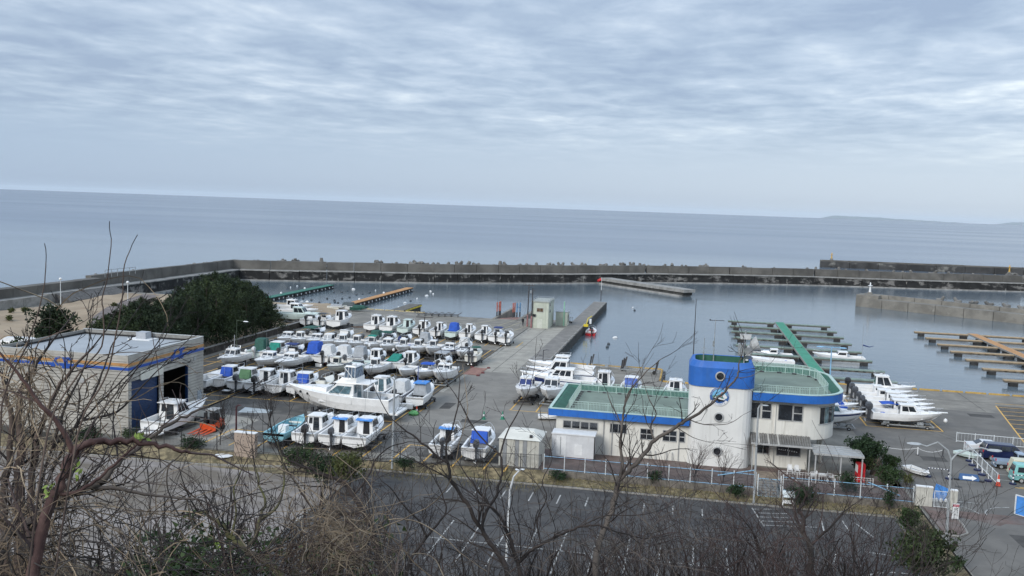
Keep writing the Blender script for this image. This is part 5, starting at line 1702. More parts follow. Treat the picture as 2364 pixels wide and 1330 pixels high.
def win(px0, px1, pyt, pyb, Y, cols=1, rows=None, name='window', dy=0.0, mm=dgl):
 a_ = onY(px0, (pyt + pyb) / 2, Y)
 c_ = onY(px1, (pyt + pyb) / 2, Y)
 xm = (px0 + px1) / 2
 zt, zb = onY(xm, pyt, Y).z, onY(xm, pyb, Y).z
 fx0, fx1, = a_.x, c_.x
 fr = MB()
 fr.box(fx0 - .07, fx1 + .07, Y - .05, Y + .02, zb - .08, zb)
 fr.box(fx0 - .07, fx1 + .07, Y - .05, Y + .02, zt, zt + .07)
 fr.box(fx0 - .07, fx0, Y - .05, Y + .02, zb, zt)
 fr.box(fx1, fx1 + .07, Y - .05, Y + .02, zb, zt)
 w = MB()
 o = fr.build(name, alum, H)
 n = cols
 for k in range(n):
  u0, u1 = fx0 + (fx1 - fx0) * k / n + (.03 if k else 0), fx0 + (fx1 - fx0) * (k + 1) / n - (.03 if k < n - 1 else 0)
  if rows and k in rows:
   zm = zb + (zt - zb) * .5
   MB().box(u0, u1, Y - .022, Y - .012, zb, zm - .05).build('pane', mm, o)
   MB().box(u0, u1, Y - .022, Y - .012, zm + .05, zt).build('pane', mm, o)
   MB().box(u0, u1, Y - .045, Y - .023, zm - .05, zm + .05).build('transom', alum, o)
  else:
   MB().box(u0, u1, Y - .022, Y - .012, zb, zt).build('pane', mm, o)
  if k:
   MB().box(u0 - .06, u0, Y - .047, Y - .011, zb, zt).build('mullion', alum, o)
 return o
for a_ in ((1301, 1318, 971.5, 987), (1321, 1338, 973, 988.5), (1341.5, 1358.5, 975, 990.5), (1362, 1379, 976.5, 992)):
 win(*a_, 94.98)
win(1409, 1446, 979.5, 999, 94.98, 2)
win(1479, 1507, 991, 1013.5, 94.98, 2, (0, 1))
win(1531, 1561, 995, 1018, 94.98, 2, (0, 1))
win(1569, 1580, 998, 1020, 94.98, 1, (0,))
for px in (1392, 1412, 1567):
 p = onY(px, 1020, 94.9)
 MB().tube((p.x, 94.9, .1), (p.x, 94.9, 3.95), .045, n=6).build('downpipe', alum, H)
for px, py in ((1500, 1055), (1512, 1056), (1538, 1056), (1551, 1058), (1390, 1050)):
 p = onY(px, py, 94.85)
 MB().path([(p.x, 94.97, .9), (p.x, 94.75, .8), (p.x, 94.75, .05)], .04).build('vent_pipe', alum, H)
# tower
tw = rrect(.55, 6.95, 94.2, 99.4, 1.3)
MB().prism(tw, 0, 8.40).build('tower_wall', wallw, H)
tb0 = rrect(.42, 7.08, 94.07, 99.5, 1.35)
tb1 = rrect(.42, 7.08, 94.07, 99.5, 1.35)
tb2 = rrect(.72, 6.78, 94.40, 99.3, 1.2)
tb3 = rrect(1.02, 6.48, 94.75, 99.0, 1.0)
b = MB()
b.loft([[(*p, 8.28) for p in tb0], [(*p, 10.25) for p in tb1], [(*p, 10.85) for p in tb2], [(*p, 10.85) for p in tb3], [(*p, 10.2) for p in tb3]], cap=False)
b.add([(*p, 8.28) for p in tb0], [tuple(range(len(tb0) - 1, -1, -1))])
b.build('tower_blue_band', mat('blue_band', (0.022, 0.13, 0.46), .5, .10, .5, streak=(1.4, (.05, .14, .36), .52, .74, (1.5, 1.5, .15), .6)), H)
b = MB()
b.loft([[(*p, 10.82) for p in rrect(1.04, 6.46, 94.77, 98.98, 1.0)], [(*p, 10.15) for p in rrect(1.04, 6.46, 94.77, 98.98, 1.0)]], cap=False)
b.build('tower_parapet_inside', greend, H)
MB().prism(rrect(1.0, 6.5, 94.7, 99.0, 1.0), 10.0, 10.22).build('tower_roof', greend, H)
for px, py in ((1663, 869), (1659.5, 963), (1655.5, 1042)):
 Yp = 94.05 if py < 900 else 94.18
 p = onY(px, py, Yp)
 r = MB().lathe([(.36, 0), (.49, -.0), (.51, -.06), (.47, -.11), (.38, -.12), (.36, -.04)], (p.x, Yp, p.z), 24, 'y', cap=False).build('porthole', alum, H, smooth=False)
 MB().lathe([(.01, 0), (.37, 0), (.37, -.03), (.01, -.03)], (p.x, Yp, p.z), 24, 'y').build('pane', dgl, r)
# round badge
lg = onY(1661, 915, 94.14)
lgb = mat('badge_blue', (0.04, 0.12, 0.33), .5, .05, 3)
lgs = mat('badge_sky', (0.18, 0.45, 0.68), .5, .15, 3)
lgg = mat('badge_green', (0.10, 0.24, 0.20), .5, .2, 3)
lgr = mat('badge_pink', (0.50, 0.25, 0.25), .5, .15, 6)
bd = MB().lathe([(.01, 0), (1.03, 0), (1.03, -.05), (.01, -.05)], (lg.x, 94.18, lg.z), 32, 'y').build('round_badge', wpaint, H)
def flat(pts, m, name, yy, parent=None):
 MB().add([(lg.x + p[0], yy, lg.z + p[1]) for p in pts] + [(lg.x + p[0], yy + .012, lg.z + p[1]) for p in pts],
 [tuple(range(len(pts))), tuple(range(2 * len(pts) - 1, len(pts) - 1, -1))] + [(i, len(pts) + i, len(pts) + (i + 1) % len(pts), (i + 1) % len(pts)) for i in range(len(pts))]).build(name, m, parent or bd)
def arc(r, a0, a1, n=24):
 return [(r * math.cos(math.radians(a0 + (a1 - a0) * i / n)), r * math.sin(math.radians(a0 + (a1 - a0) * i / n))) for i in range(n + 1)]
flat(arc(.97, 0, 352, 32), lgb, 'badge_disc', 94.110)
flat(arc(.97, -150, -30) + arc(.74, -30, -150), wpaint, 'badge_scroll', 94.100)
flat(arc(.74, 4, 176), lgs, 'badge_sky', 94.095)
flat([(-.74, .04), (-.35, .1), (.05, .2), (.3, .05), (.6, .02), (.72, -.1), (.5, -.3), (-.2, -.28), (-.66, -.2)], lgg, 'badge_hills', 94.088)
flat([(.02, .08), (.14, .42), (.30, .50), (.32, .22), (.24, -.04), (.12, -.08)], lgr, 'badge_sail', 94.082)
flat([(.32, .02), (.48, .30), (.62, .16), (.78, -.06), (.70, -.20), (.45, -.22)], wpaint, 'badge_sail', 94.080)
flat([(-.68, -.18), (-.45, -.06), (-.1, -.08), (.25, -.22), (.55, -.24), (.58, -.32), (.45, -.36), (.1, -.32), (-.2, -.2), (-.5, -.16)], wpaint, 'badge_wave', 94.074)
flat([(-.66, -.22), (-.3, -.2), (.1, -.34), (.5, -.40), (.46, -.50), (.1, -.50), (-.05, -.60), (-.12, -.48), (-.4, -.36)], black, 'badge_whale', 94.070)
def meshed(o):
 """a text curve turned into a plain mesh object"""
 dg = bpy.context.evaluated_depsgraph_get()
 me = bpy.data.meshes.new_from_object(o.evaluated_get(dg))
 mw, pa, nm = o.matrix_local.copy(), o.parent, o.name.split('.')[0]
 bpy.data.objects.remove(o)
 n = bpy.data.objects.new(nm, me)
 C.objects.link(n)
 n.parent = pa
 n.matrix_local = mw
 return n
def letter(ch, r, ang, up, size, m):
 cu = bpy.data.curves.new('letter', 'FONT')
 cu.body = ch
 cu.size = size
 cu.align_x = 'CENTER'
 cu.align_y = 'CENTER'
 cu.extrude = .006
 cu.materials.append(m)
 o = bpy.data.objects.new('letter', cu)
 C.objects.link(o)
 o.parent = bd
 a = math.radians(ang)
 o.matrix_world = Matrix.Translation((lg.x + r * math.cos(a), 94.085, lg.z + r * math.sin(a))) @ Matrix.Rotation(-(a - PI / 2 if up else a + PI / 2), 4, 'Y') @ Matrix.Rotation(PI / 2, 4, 'X')
 meshed(o)
for i, ch in enumerate('TERADOMARI MARINA'):
 if ch != ' ':
  letter(ch, .855, 172 - i * 10.3, True, .20, wpaint)
for i, ch in enumerate('NIIGATA'):
 letter(ch, .855, -128 + i * 12.7, False, .20, lgb)
# upper storey with rounded end
us = rrect(6.96, 15.7, 96.0, 111.6, 3.9, 10, (0, 1, 1, 0))
MB().prism(us, 3.1, 7.05).build('upper_wall', wallm, H)
MB().prism(rrect(6.96, 12.8, 96.06, 110.4, 1.2, 4, (0, 0, 1, 0)), 0, 3.10).build('ground_floor_wall', wallm, H)
for (x, y) in ((14.6, 99.5), (15.0, 104), (14.4, 109)):
 MB().tube((x, y, 0), (x, y, 3.1), .22, n=10).build('column', wallm, H)
f0 = rrect(6.98, 16.45, 95.15, 112.4, 4.6, 10, (0, 1, 1, 0))
f1 = rrect(7.0, 16.25, 95.35, 112.2, 4.4, 10, (0, 1, 1, 0))
ring('blue_fascia', f0, f1, 7.02, 7.86, bluep, H)
f2 = rrect(6.97, 16.48, 95.12, 112.43, 4.63, 10, (0, 1, 1, 0))
f3 = rrect(7.0, 16.12, 95.48, 112.07, 4.27, 10, (0, 1, 1, 0))
ring('parapet_cap', f2, f3, 7.862, 7.95, greenl, H)
MB().prism(rrect(7.0, 16.24, 95.36, 112.19, 4.39, 10, (0, 1, 1, 0)), 7.05, 7.36).build('upper_roof', greenf, H)
f4 = rrect(7.0, 16.12, 95.48, 112.07, 4.27, 10, (0, 1, 1, 0))
f5 = rrect(7.0, 15.4, 95.6, 111.3, 3.7, 10, (0, 1, 1, 0))
b = MB()
for i in range(len(f4) - 1):
 b.add([(*f4[i], 7.86), (*f4[i + 1], 7.86), (*f5[i + 1], 7.365), (*f5[i], 7.365)], [(0, 1, 2, 3)])
b.build('parapet_upstand', greend, H)
rp = rrect(7.1, 14.9, 96.2, 110.9, 3.2, 5, (0, 1, 1, 0))
railing('roof_railing', rp, 7.36, 1.15, greenl, H, bar=.17, post=1.9)
for p in rp[1::2] + [(9, 110.9), (11, 110.9), (9.5, 96.2)]:
 MB().box(p[0] - .25, p[0] + .25, p[1] - .2, p[1] + .2, 7.36, 7.5).build('railing_foot', steel, H)
win(1735.5, 1754.5, 930, 964, 95.98, 1, mm=dgl)
win(1760, 1779.5, 932, 965.5, 95.98, 1, (0,))
win(1797.5, 1829, 934.5, 970, 95.98, 1)
win(1832.5, 1852, 938, 972, 95.98, 1, (0,))
win(1748, 1775, 1025, 1046, 96.03, 2)
wg = win(1793, 1847, 1030, 1052, 96.03, 2)
p0 = onY(1797, 1037, 96.0)
for k in range(9):
 MB().box(p0.x + .22 * k, p0.x + .22 * k + random.uniform(.06, .13), 95.985, 96.0, p0.z - .02 * k - .05, p0.z - .02 * k + random.uniform(.03, .12)).build('window_lettering', wpaint, H)
for px in (1789, 1783):
 pass
MB().tube((onY(1790, 960, 95.9).x, 95.9, .2), (onY(1790, 960, 95.9).x, 95.9, 7.0), .06, n=6).build('downpipe', wallm, H)
MB().tube((onY(1790, 960, 95.9).x, 95.9, 7.0), (onY(1790, 960, 95.9).x, 95.9, 6.9), .09, n=6).build('downpipe', alum, H)
# window band on the curve
cx_, cy_, rr2 = 11.8, 99.9, 3.9
bw = MB()
bt0 = None
frm = []
a0, a1 = -58, 0
n = 6
vs = []
for i in range(n):
 for side_ in (0,):
  t0_, t1_ = math.radians(a0 + (a1 - a0) * (i + .06) / n), math.radians(a0 + (a1 - a0) * (i + .94) / n)
  q = []
  for tt in (t0_, t1_):
   q.append((cx_ + (rr2 + .03) * math.cos(tt), cy_ + (rr2 + .03) * math.sin(tt)))
  MB().hexa([(*q[0], 4.75), (*q[1], 4.75), (q[1][0] - .02, q[1][1] + .02, 4.75), (q[0][0] - .02, q[0][1] + .02, 4.75)], [(*q[0], 6.45), (*q[1], 6.45), (q[1][0] - .02, q[1][1] + .02, 6.45), (q[0][0] - .02, q[0][1] + .02, 6.45)]).build('curved_window', dgl if i % 2 == 0 else glassb, H)
fb = MB()
for z0, z1 in ((4.64, 4.75), (6.45, 6.55)):
 pts0 = [(cx_ + (rr2 + .06) * math.cos(math.radians(a0 - 1 + (a1 - a0 + 2) * i / 12)), cy_ + (rr2 + .06) * math.sin(math.radians(a0 - 1 + (a1 - a0 + 2) * i / 12))) for i in range(13)]
 fb.loft([[(*p, z0), (*p, z1), (p[0] - .1, p[1] + .02, z1), (p[0] - .1, p[1] + .02, z0)] for p in pts0])
fb.build('window_frame', alum, H, kind='stuff')
# canopy roofs
canm = mat('canopy_sheet', (0.19, 0.185, 0.175), .5, .2, 1, metal=.2)
canl = mat('clear_canopy_strip', (0.42, 0.41, 0.38), .4, .1, 1)
tr_m = mat('translucent_sheet', (0.33, 0.34, 0.34), .35, .15, 1.2)
K = thing('entrance_canopy', 'grey ribbed canopy roof beside the tower, over the plastic chairs', 'canopy')
xs0, xs1 = 6.98, 12.95
n = 25
for k in range(n):
 u0, u1 = xs0 + (xs1 - xs0) * k / n, xs0 + (xs1 - xs0) * (k + 1) / n
 hh = .03 if k % 2 else 0
 MB().hexa([(u0, 93.8, 2.86 + hh), (u1 - .02, 93.8, 2.86 + hh), (u1 - .02, 95.96, 3.42 + hh), (u0, 95.96, 3.42 + hh)], [(u0 + .03, 93.8, 2.93 + hh), (u1 - .05, 93.8, 2.93 + hh), (u1 - .05, 95.96, 3.49 + hh), (u0 + .03, 95.96, 3.49 + hh)]).build('roof_sheet', canl if k in (3, 4, 7, 8, 11) and k % 2 else canm, K)
MB().box(xs0, xs1 + .05, 93.68, 93.8, 2.78, 2.95).build('gutter', alum, K)
for x in (7.2, 12.75):
 MB().box(x - .06, x + .06, 93.9, 94.02, 0, 2.85).build('canopy_post', alum, K)
K2 = thing('side_canopy', 'pale translucent canopy over the white table, left of the round bushes', 'canopy')
for j in range(4):
 for i in range(2):
  MB().box(13.1 + 2.28 * i, 13.1 + 2.28 * i + 2.24, 92.75 + .82 * j, 92.75 + .82 * j + .74, 2.62 + .015 * j, 2.66 + .015 * j).build('roof_sheet', tr_m, K2)
  MB().box(13.1 + 2.28 * i, 13.1 + 2.28 * i + 2.24, 92.75 + .82 * j + .74, 92.75 + .82 * j + .82, 2.60, 2.70 + .015 * j).build('purlin', alum, K2)
for a_ in ((13.0, 17.75, 92.62, 92.74), (13.0, 13.09, 92.74, 96.0), (17.66, 17.75, 92.74, 96.0)):
 MB().box(*a_, 2.5, 2.7).build('edge_beam', alum, K2)
for x, y in ((13.2, 92.8), (15.6, 92.8), (17.6, 92.8), (17.6, 95.9)):
 MB().box(x - .06, x + .06, y - .06, y + .06, 0, 2.6).build('canopy_post', alum, K2)
# deck rail, chairs, table, vending machine
wr = mat('worn_white_rail', (.50, .49, .47), .6, .15, 3)
R1 = thing('terrace_railing', 'low whitish terrace railing in front of the plastic chairs', 'railing')
railing('terrace_rail', [(9.6, 91.2), (18.4, 91.2)], 0.02, .95, wr, R1, bar=.3, post=1.9, rr_=.035)
plast = mat('white_plastic', (.68, .68, .67), .4, .05, 4)
def chair():
 r = thing('plastic_chair', 'white plastic chair', 'chair')
 for sx_ in (-1, 1):
  for sy_ in (-1, 1):
   MB().hexa([(sx_ * .26 - .03, sy_ * .24 - .03, 0), (sx_ * .26 + .03, sy_ * .24 - .03, 0), (sx_ * .26 + .03, sy_ * .24 + .03, 0), (sx_ * .26 - .03, sy_ * .24 + .03, 0)],
 [(sx_ * .21 - .03, sy_ * .2 - .03, .43), (sx_ * .21 + .03, sy_ * .2 - .03, .43), (sx_ * .21 + .03, sy_ * .2 + .03, .43), (sx_ * .21 - .03, sy_ * .2 + .03, .43)]).build('leg', plast, r)
 MB().box(-.25, .25, -.24, .24, .42, .46).build('seat', plast, r)
 MB().hexa([(-.24, .2, .46), (.24, .2, .46), (.24, .24, .46), (-.24, .24, .46)], [(-.2, .32, .88), (.2, .32, .88), (.2, .35, .88), (-.2, .35, .88)]).build('backrest', plast, r)
 for sx_ in (-1, 1):
  MB().path([(sx_ * .26, -.22, .44), (sx_ * .28, -.2, .66), (sx_ * .27, .26, .68)], .025).build('armrest', plast, r)
 return r
CH = Many(chair())
for x, y, rz, lab in ((10.95, 93.9, 0, 'white plastic chair, left of the two against the hall wall'), (11.65, 93.95, .1, 'white plastic chair, right of the two against the hall wall'),
 (13.0, 92.2, -1.4, 'white plastic chairs stacked left of the white table'), (14.7, 92.5, 1.5, 'white plastic chair right of the white table')):
 CH.put((x, y, 0.01), rz, lab, 'white plastic chairs on the terrace')
CH.put((13.0, 92.2, .12), -1.4, 'top white chair of the stack left of the white table', 'white plastic chairs on the terrace')
T_ = thing('plastic_table', 'small white plastic table under the pale canopy', 'table', (13.9, 92.2, .01))
MB().box(-.45, .45, -.4, .4, .68, .72).build('tabletop', plast, T_)
for sx_ in (-1, 1):
 for sy_ in (-1, 1):
  MB().tube((sx_ * .4, sy_ * .35, 0), (sx_ * .34, sy_ * .3, .68), .035, n=6).build('leg', plast, T_)
V = thing('vending_machine', 'red drinks vending machine under the pale canopy beside the rock', 'vending machine', (17.6, 93.6, 0), .1)
MB().hexa([(-.35, -.5, 0), (.35, -.5, 0), (.35, .5, 0), (-.35, .5, 0)], [(-.35, -.5, 1.8), (.35, -.5, 1.8), (.35, .5, 1.8), (-.35, .5, 1.8)]).build('cabinet', red, V)
MB().box(-.37, -.352, -.42, .42, .9, 1.65).build('display_window', wpaint, V)
MB().box(-.37, -.352, -.3, .3, .2, .5).build('pickup_slot', black, V)
# steps down to the car park gate
ST = thing('stone_steps', 'brown steps descending from the hall terrace to the blue gate', 'steps')
stm = mat('step_stone', (.22, .175, .13), .85, .2, 1.5)
for k in range(7):
 MB().box(7.35, 9.45, 90.6 - .45 * (k + 1), 90.6 - .45 * k - .004, -1.0, -.012 - .125 * (k + 1) + .1).build('step', stm, ST)
for k in range(5):
 MB().box(7.35, 9.6, 90.66 + .6 * k, 91.24 + .6 * k, .0, .03 + .022 * k).build('step', stm, ST)
# white insulated container, bin, outdoor units
cw = mat('container_white', (.60, .61, .62), .5, .06, 1, streak=(2, (.45, .40, .36), .6, .78, (1, 1, .15), .6))
Q = thing('storage_container', 'white box container standing against the left end of the hall', 'container', (-13.2, 92.2, .2))
MB().box(0, 4.4, 0, 1.9, 0, 2.35).build('container_body', cw, Q)
MB().box(-.08, 4.5, -.08, 2.0, 2.352, 2.47).build('container_roof', wpaint, Q)
MB().box(.5, 1.5, -.03, -.004, .15, 2.2).build('container_door', wpaint, Q)
MB().box(.9, .96, -.06, -.032, .2, 2.1).build('lock_bar', galv, Q)
MB().box(2.4, 3.2, -.02, -.004, .3, 1.4).build('panel', wpaint, Q)
MB().box(.1, 4.3, -.05, 1.9, -.2, -.02).build('base_beam', brownr, Q)
MB().box(4.42, 4.52, -.06, .04, 0, 2.34).build('corner_post', black, Q)
p = G(1404, 1040)
W_ = thing('plastic_bin', 'sky blue plastic bin beside the hall wall', 'bin', (p.x, p.y, 0))
MB().lathe([(.34, 0), (.42, .9), (.44, .95)], n=14).build('bin_body', csky, W_)
MB().lathe([(.46, .95), (.44, 1.02), (.02, 1.08)], n=14).build('lid', csky, W_)
p = G(1370, 1040)
tag(MB().box(-.2, .25, -.2, .2, 0, 1.3).build('blue_board', cblue, loc=(p.x, p.y, 0)), 'blue board propped at the right end of the white container', 'board')
p = G(1572, 1064)
A_ = thing('outdoor_unit', 'white outdoor air conditioner unit at the foot of the tower', 'air conditioner', (p.x - .1, p.y + .5, 0))
MB().box(-.42, .42, -.2, .2, .25, 1.55).build('casing', wpaint, A_)
MB().lathe([(.02, -.21), (.3, -.21), (.3, -.2), (.02, -.2)], (0, 0, 1.2), 14, 'y').build('fan_grille', alum, A_)
MB().box(-.45, .45, -.25, .25, 0, .22).build('stand', steel, A_)
# instruments on the tower
E_ = thing('loudspeaker_cluster', 'grey horn loudspeakers and floodlights on the tower top', 'loudspeakers', (6.1, 98.2, 10.2))
MB().tube((0, 0, 0), (0, 0, 3.6), .09, n=8).build('mast', galv, E_)
MB().hexa([(-.7, -.5, .9), (-.1, -.5, .9), (-.1, .1, .9), (-.7, .1, .9)], [(-.7, -.5, 2.2), (-.1, -.5, 2.2), (-.1, .1, 2.2), (-.7, .1, 2.2)]).build('cabinet', galv, E_)
for s_, pz, ang in ((1, 1.4, .5), (1, 2.0, .2)):
 MB().lathe([(.12, 0), (.18, .35), (.45, .8), (.48, .82)], n=14).xf(Matrix.Translation((.35, -.3, pz)) @ Matrix.Rotation(1.9 + ang, 4, 'X')).build('horn', alum, E_)
MB().lathe([(.1, 0), (.6, .25), (.85, .9), (.86, .95)], n=16).xf(Matrix.Translation((.5, 0, 1.9)) @ Matrix.Rotation(1.2, 4, 'Y')).build('horn', alum, E_)
MB().hexa([(-.5, -.5, 2.7), (.5, -.5, 2.7), (.5, 0, 2.7), (-.5, 0, 2.7)], [(-.6, -.3, 3.2), (.6, -.3, 3.2), (.6, .1, 3.2), (-.6, .1, 3.2)]).build('floodlight', alum, E_)
MB().hexa([(.1, -.7, .5), (.6, -.7, .5), (.6, -.3, .5), (.1, -.3, .5)], [(.1, -.6, .95), (.6, -.6, .95), (.6, -.2, .95), (.1, -.2, .95)]).build('camera_housing', wpaint, E_)
for lab, px, pyb, pyt, kind_ in (('tall dark whip antenna at the left edge of the tower top', 1600, 830, 690, 0), ('thin weather mast with crossbar on the tower', 1647, 828, 738, 1), ('short antenna with side rods on the tower', 1624, 826, 780, 2)):
 b_ = onY(px, pyb, 98.6)
 t__ = onY(px + 5 if kind_ == 0 else px + 3, pyt, 98.6)
 r = thing('roof_antenna', lab, 'antenna', (b_.x, 98.6, 10.2))
 MB().tube((0, 0, 0), (0, 0, t__.z - 10.2), .06, .03 if kind_ else .035, n=6).build('mast', steel if kind_ == 0 else galv, r)
 if kind_ == 1:
  MB().tube((-.6, 0, t__.z - 10.3), (.9, 0, t__.z - 10.25), .035, n=5).build('crossbar', steel, r)
  MB().lathe([(.02, 0), (.1, .05), (.02, .15)], (-.55, 0, t__.z - 10.3), 6).build('wind_cup', steel, r)
  MB().tube((-.1, 0, 1.6), (-.1, 0, 2.2), .07, n=5).build('sensor', galv, r)
 if kind_ == 2:
  for zz in (.9, 1.4):
   MB().tube((-.25, 0, zz), (.25, 0, zz), .025, n=4).build('side_rod', galv, r)
# ================================================================ WAREHOUSE
wbm = mat('siding_boards', (0.37, 0.355, 0.32), .85, .12, .6, stain=[(1.2, (.22, .21, .19), .55, .75, (.3, .3, 1), .5)])
wbe = wbm
roofg = mat('membrane_roof', (0.33, 0.355, 0.375), .6, .06, .2, stain=[(.4, (.27, .29, .31), .55, .7, (1, 1, 1), .5)])
storm = mat('shutter_blue', (0.008, 0.032, 0.10), .5, .12, 2)
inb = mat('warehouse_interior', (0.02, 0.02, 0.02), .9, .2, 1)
stb = mat('sign_blue', (0.01, 0.07, 0.35), .5, .1, 2)
sto = mat('sign_orange', (0.42, 0.22, 0.08), .6, .15, 2)
Wx0, Wx1, Wy0, Wy1, Wz = -74.6, -58.2, 86.2, 101.4, 8.7
Wr = thing('warehouse', 'grey boarded boathouse with blue stripe, two big doors and a flat roof', 'warehouse')
core = MB()
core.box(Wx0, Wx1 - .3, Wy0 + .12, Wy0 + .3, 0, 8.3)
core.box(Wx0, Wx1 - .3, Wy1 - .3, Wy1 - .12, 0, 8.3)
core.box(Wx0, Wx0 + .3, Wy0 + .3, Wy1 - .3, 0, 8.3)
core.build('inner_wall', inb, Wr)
MB().box(Wx0 + .1, Wx1 - .1, Wy0 + .1, Wy1 - .1, 7.95, 8.1).build('roof', roofg, Wr)
for a_ in ((Wx0, Wx1, Wy0, Wy0 + .22, 8.0, 8.62), (Wx0, Wx1, Wy1 - .22, Wy1, 8.0, Wz), (Wx0, Wx0 + .2, Wy0 + .22, Wy1 - .22, 8.0, 8.62), (Wx1 - .22, Wx1, Wy0 + .22, Wy1 - .22, 8.0, 8.66)):
 MB().box(*a_).build('parapet', mat('parapet_grey', (.24, .235, .22), .8, .12, 1.5), Wr)
for a_ in ((Wx0 - .03, Wx1 + .03, Wy1 - .26, Wy1 + .04, Wz + .001, Wz + .06), (Wx1 - .26, Wx1 + .04, Wy0 - .03, Wy1 - .27, 8.662, 8.72), (Wx0 - .03, Wx1 - .27, Wy0 - .03, Wy0 + .25, 8.622, 8.67)):
 MB().box(*a_).build('parapet_cap', mat('cap_metal', (.42, .43, .42), .5, .1, 2), Wr)
MB().box(-66.2, -64.9, 99.6, 100.8, 8.1, 9.0).build('roof_hatch', mat('hatch_grey', (.36, .38, .41), .6, .08, 2), Wr)
MB().box(-67.0, -64.0, 99.0, 101.1, 8.1, 8.2).build('hatch_base', wpaint, Wr)
# boards: south face (full length) and east face around the doors
zh = 8.0 / 22
d1a, d1b = onX(303, 920, Wx1).y, onX(368, 900, Wx1).y
d2a, d2b = onX(377, 890, Wx1).y, onX(434, 880, Wx1).y
d1z = onX(335, 872, Wx1).z
d2z = onX(405, 851, Wx1).z
mesh_cache = {}
def board(x0, x1, y0, y1, z0, z1, axis):
 L = (x1 - x0) if axis == 'x' else (y1 - y0)
 key = (round(L, 2), axis)
 if key not in mesh_cache:
  if axis == 'x':
   b = MB().hexa([(0, -.05, 0), (L, -.05, 0), (L, .1, 0), (0, .1, 0)], [(0, -.01, zh - .05), (L, -.01, zh - .05), (L, .1, zh - .05), (0, .1, zh - .05)])
  else:
   b = MB().hexa([(-.1, 0, 0), (.05, 0, 0), (.05, L, 0), (-.1, L, 0)], [(-.1, 0, zh - .05), (.01, 0, zh - .05), (.01, L, zh - .05), (-.1, L, zh - .05)])
  mesh_cache[key] = b.mesh('board', wbm)
 o = bpy.data.objects.new('board', mesh_cache[key])
 C.objects.link(o)
 o.parent = Wr
 o.location = (x0, y0, z0)
for k in range(22):
 z0 = k * zh
 board(Wx0, Wx1 - .06, Wy0, Wy0, z0, 0, 'x')
 yy = [Wy0 + .02]
 spans = []
 cur = Wy0 + .02
 for a_, c_, zt in ((d1a, d1b, d1z), (d2a, d2b, d2z)):
  if z0 + zh * .4 < zt:
   spans.append((cur, a_))
   cur = c_
 spans.append((cur, Wy1))
 for a_, c_ in spans:
  board(Wx1, 0, a_, c_, z0, 0, 'y')
for k in range(2):
 board(Wx0, Wx1 - .06, Wy0, Wy0, 8.0 + k * .3, 0, 'x')
 board(Wx1, 0, Wy0 + .02, Wy1, 8.0 + k * .32, 0, 'y')
MB().box(Wx1 - .2, Wx1 + .02, Wy0 - .06, Wy0 + .0, 0, 8.5).build('corner_trim', wbm, Wr)
sh = thing  # noqa
o = MB().box(Wx1 - .35, Wx1 - .28, d1a + .02, d1b - .02, 0, d1z - .02).build('rolling_shutter', storm, Wr)
for k in range(14):
 MB().box(Wx1 - .28, Wx1 - .262, d1a + .04, d1b - .04, .1 + k * d1z / 14.2, .1 + k * d1z / 14.2 + .25).build('slat', storm, o)
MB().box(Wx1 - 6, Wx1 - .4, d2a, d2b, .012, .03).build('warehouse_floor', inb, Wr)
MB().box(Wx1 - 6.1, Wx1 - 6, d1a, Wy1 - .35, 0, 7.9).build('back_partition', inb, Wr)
MB().box(Wx1 - .3, Wx1 + .02, d2b - .12, d2b + .0, 0, d2z).build('door_jamb', storm, Wr)
sg_ = (onX(322, 872, Wx1).y, onX(375, 855, Wx1).y)
zs_ = onX(348, 860, Wx1).z
MB().prism(rrect(sg_[0], sg_[1], zs_ - .55, zs_ + .5, .3, 4), .08, .14).xf(Matrix(((0, 0, 1, Wx1), (1, 0, 0, 0), (0, 1, 0, 0), (0, 0, 0, 1)))).build('blank_sign', mat('sign_cream', (.62, .61, .54), .6, .05, 2), Wr)
MB().box(Wx1 - .02, Wx1 + .09, 100.0, 100.9, .05, 2.2).build('side_door', mat('door_grey', (.32, .36, .40), .5, .1, 2), Wr)
MB().box(Wx1 - .02, Wx1 + .14, 99.1, 99.5, 6.1, 6.5).build('wall_lamp', alum, Wr)
for fz, hh, m_ in ((7.06, .30, stb), (7.52, .30, sto)):
 MB().box(Wx0, Wx1 + .08, Wy0 - .085, Wy0 - .06, fz, fz + hh).build('painted_stripe', m_, Wr)
 MB().box(Wx1 + .06, Wx1 + .085, Wy0 - .05, Wy1, fz, fz + hh).build('painted_stripe', m_, Wr)
def emblem(fn):
 for pts in (((0, -.35), (.7, .85), (1.0, 1.25), (1.7, 1.35), (1.6, 1.05), (1.25, .95), (.75, -.35)),
 ((2.0, 1.25), (3.6, 1.35), (3.75, .95), (3.1, .8), (2.9, .35), (3.4, .1), (3.3, -.35), (2.15, -.45), (1.95, -.2), (2.5, .1), (2.3, .75))):
  fn(pts)
def em_e(pts):
 q = [(Wx1 + .10, 94.2 + p[0] * .78, 7.1 + p[1] * .72) for p in pts]
 q2 = [(p[0] - .04, p[1], p[2]) for p in q]
 n = len(q)
 MB().add(q + q2, [tuple(range(n)), tuple(range(2 * n - 1, n - 1, -1))] + [(i, n + i, n + (i + 1) % n, (i + 1) % n) for i in range(n)]).build('emblem', stb, Wr)
def em_s(pts):
 q = [(-67.6 + p[0] * .72, Wy0 - .10, 7.1 + p[1] * .72) for p in pts]
 q2 = [(p[0], p[1] + .04, p[2]) for p in q]
 n = len(q)
 MB().add(q + q2, [tuple(range(n)), tuple(range(2 * n - 1, n - 1, -1))] + [(i, n + i, n + (i + 1) % n, (i + 1) % n) for i in range(n)]).build('emblem', stb, Wr)
emblem(em_e)
emblem(em_s)
MB().box(-64.0, -63.4, Wy0 - .2, Wy0 - .06, 5.4, 5.9).build('wall_box', alum, Wr)
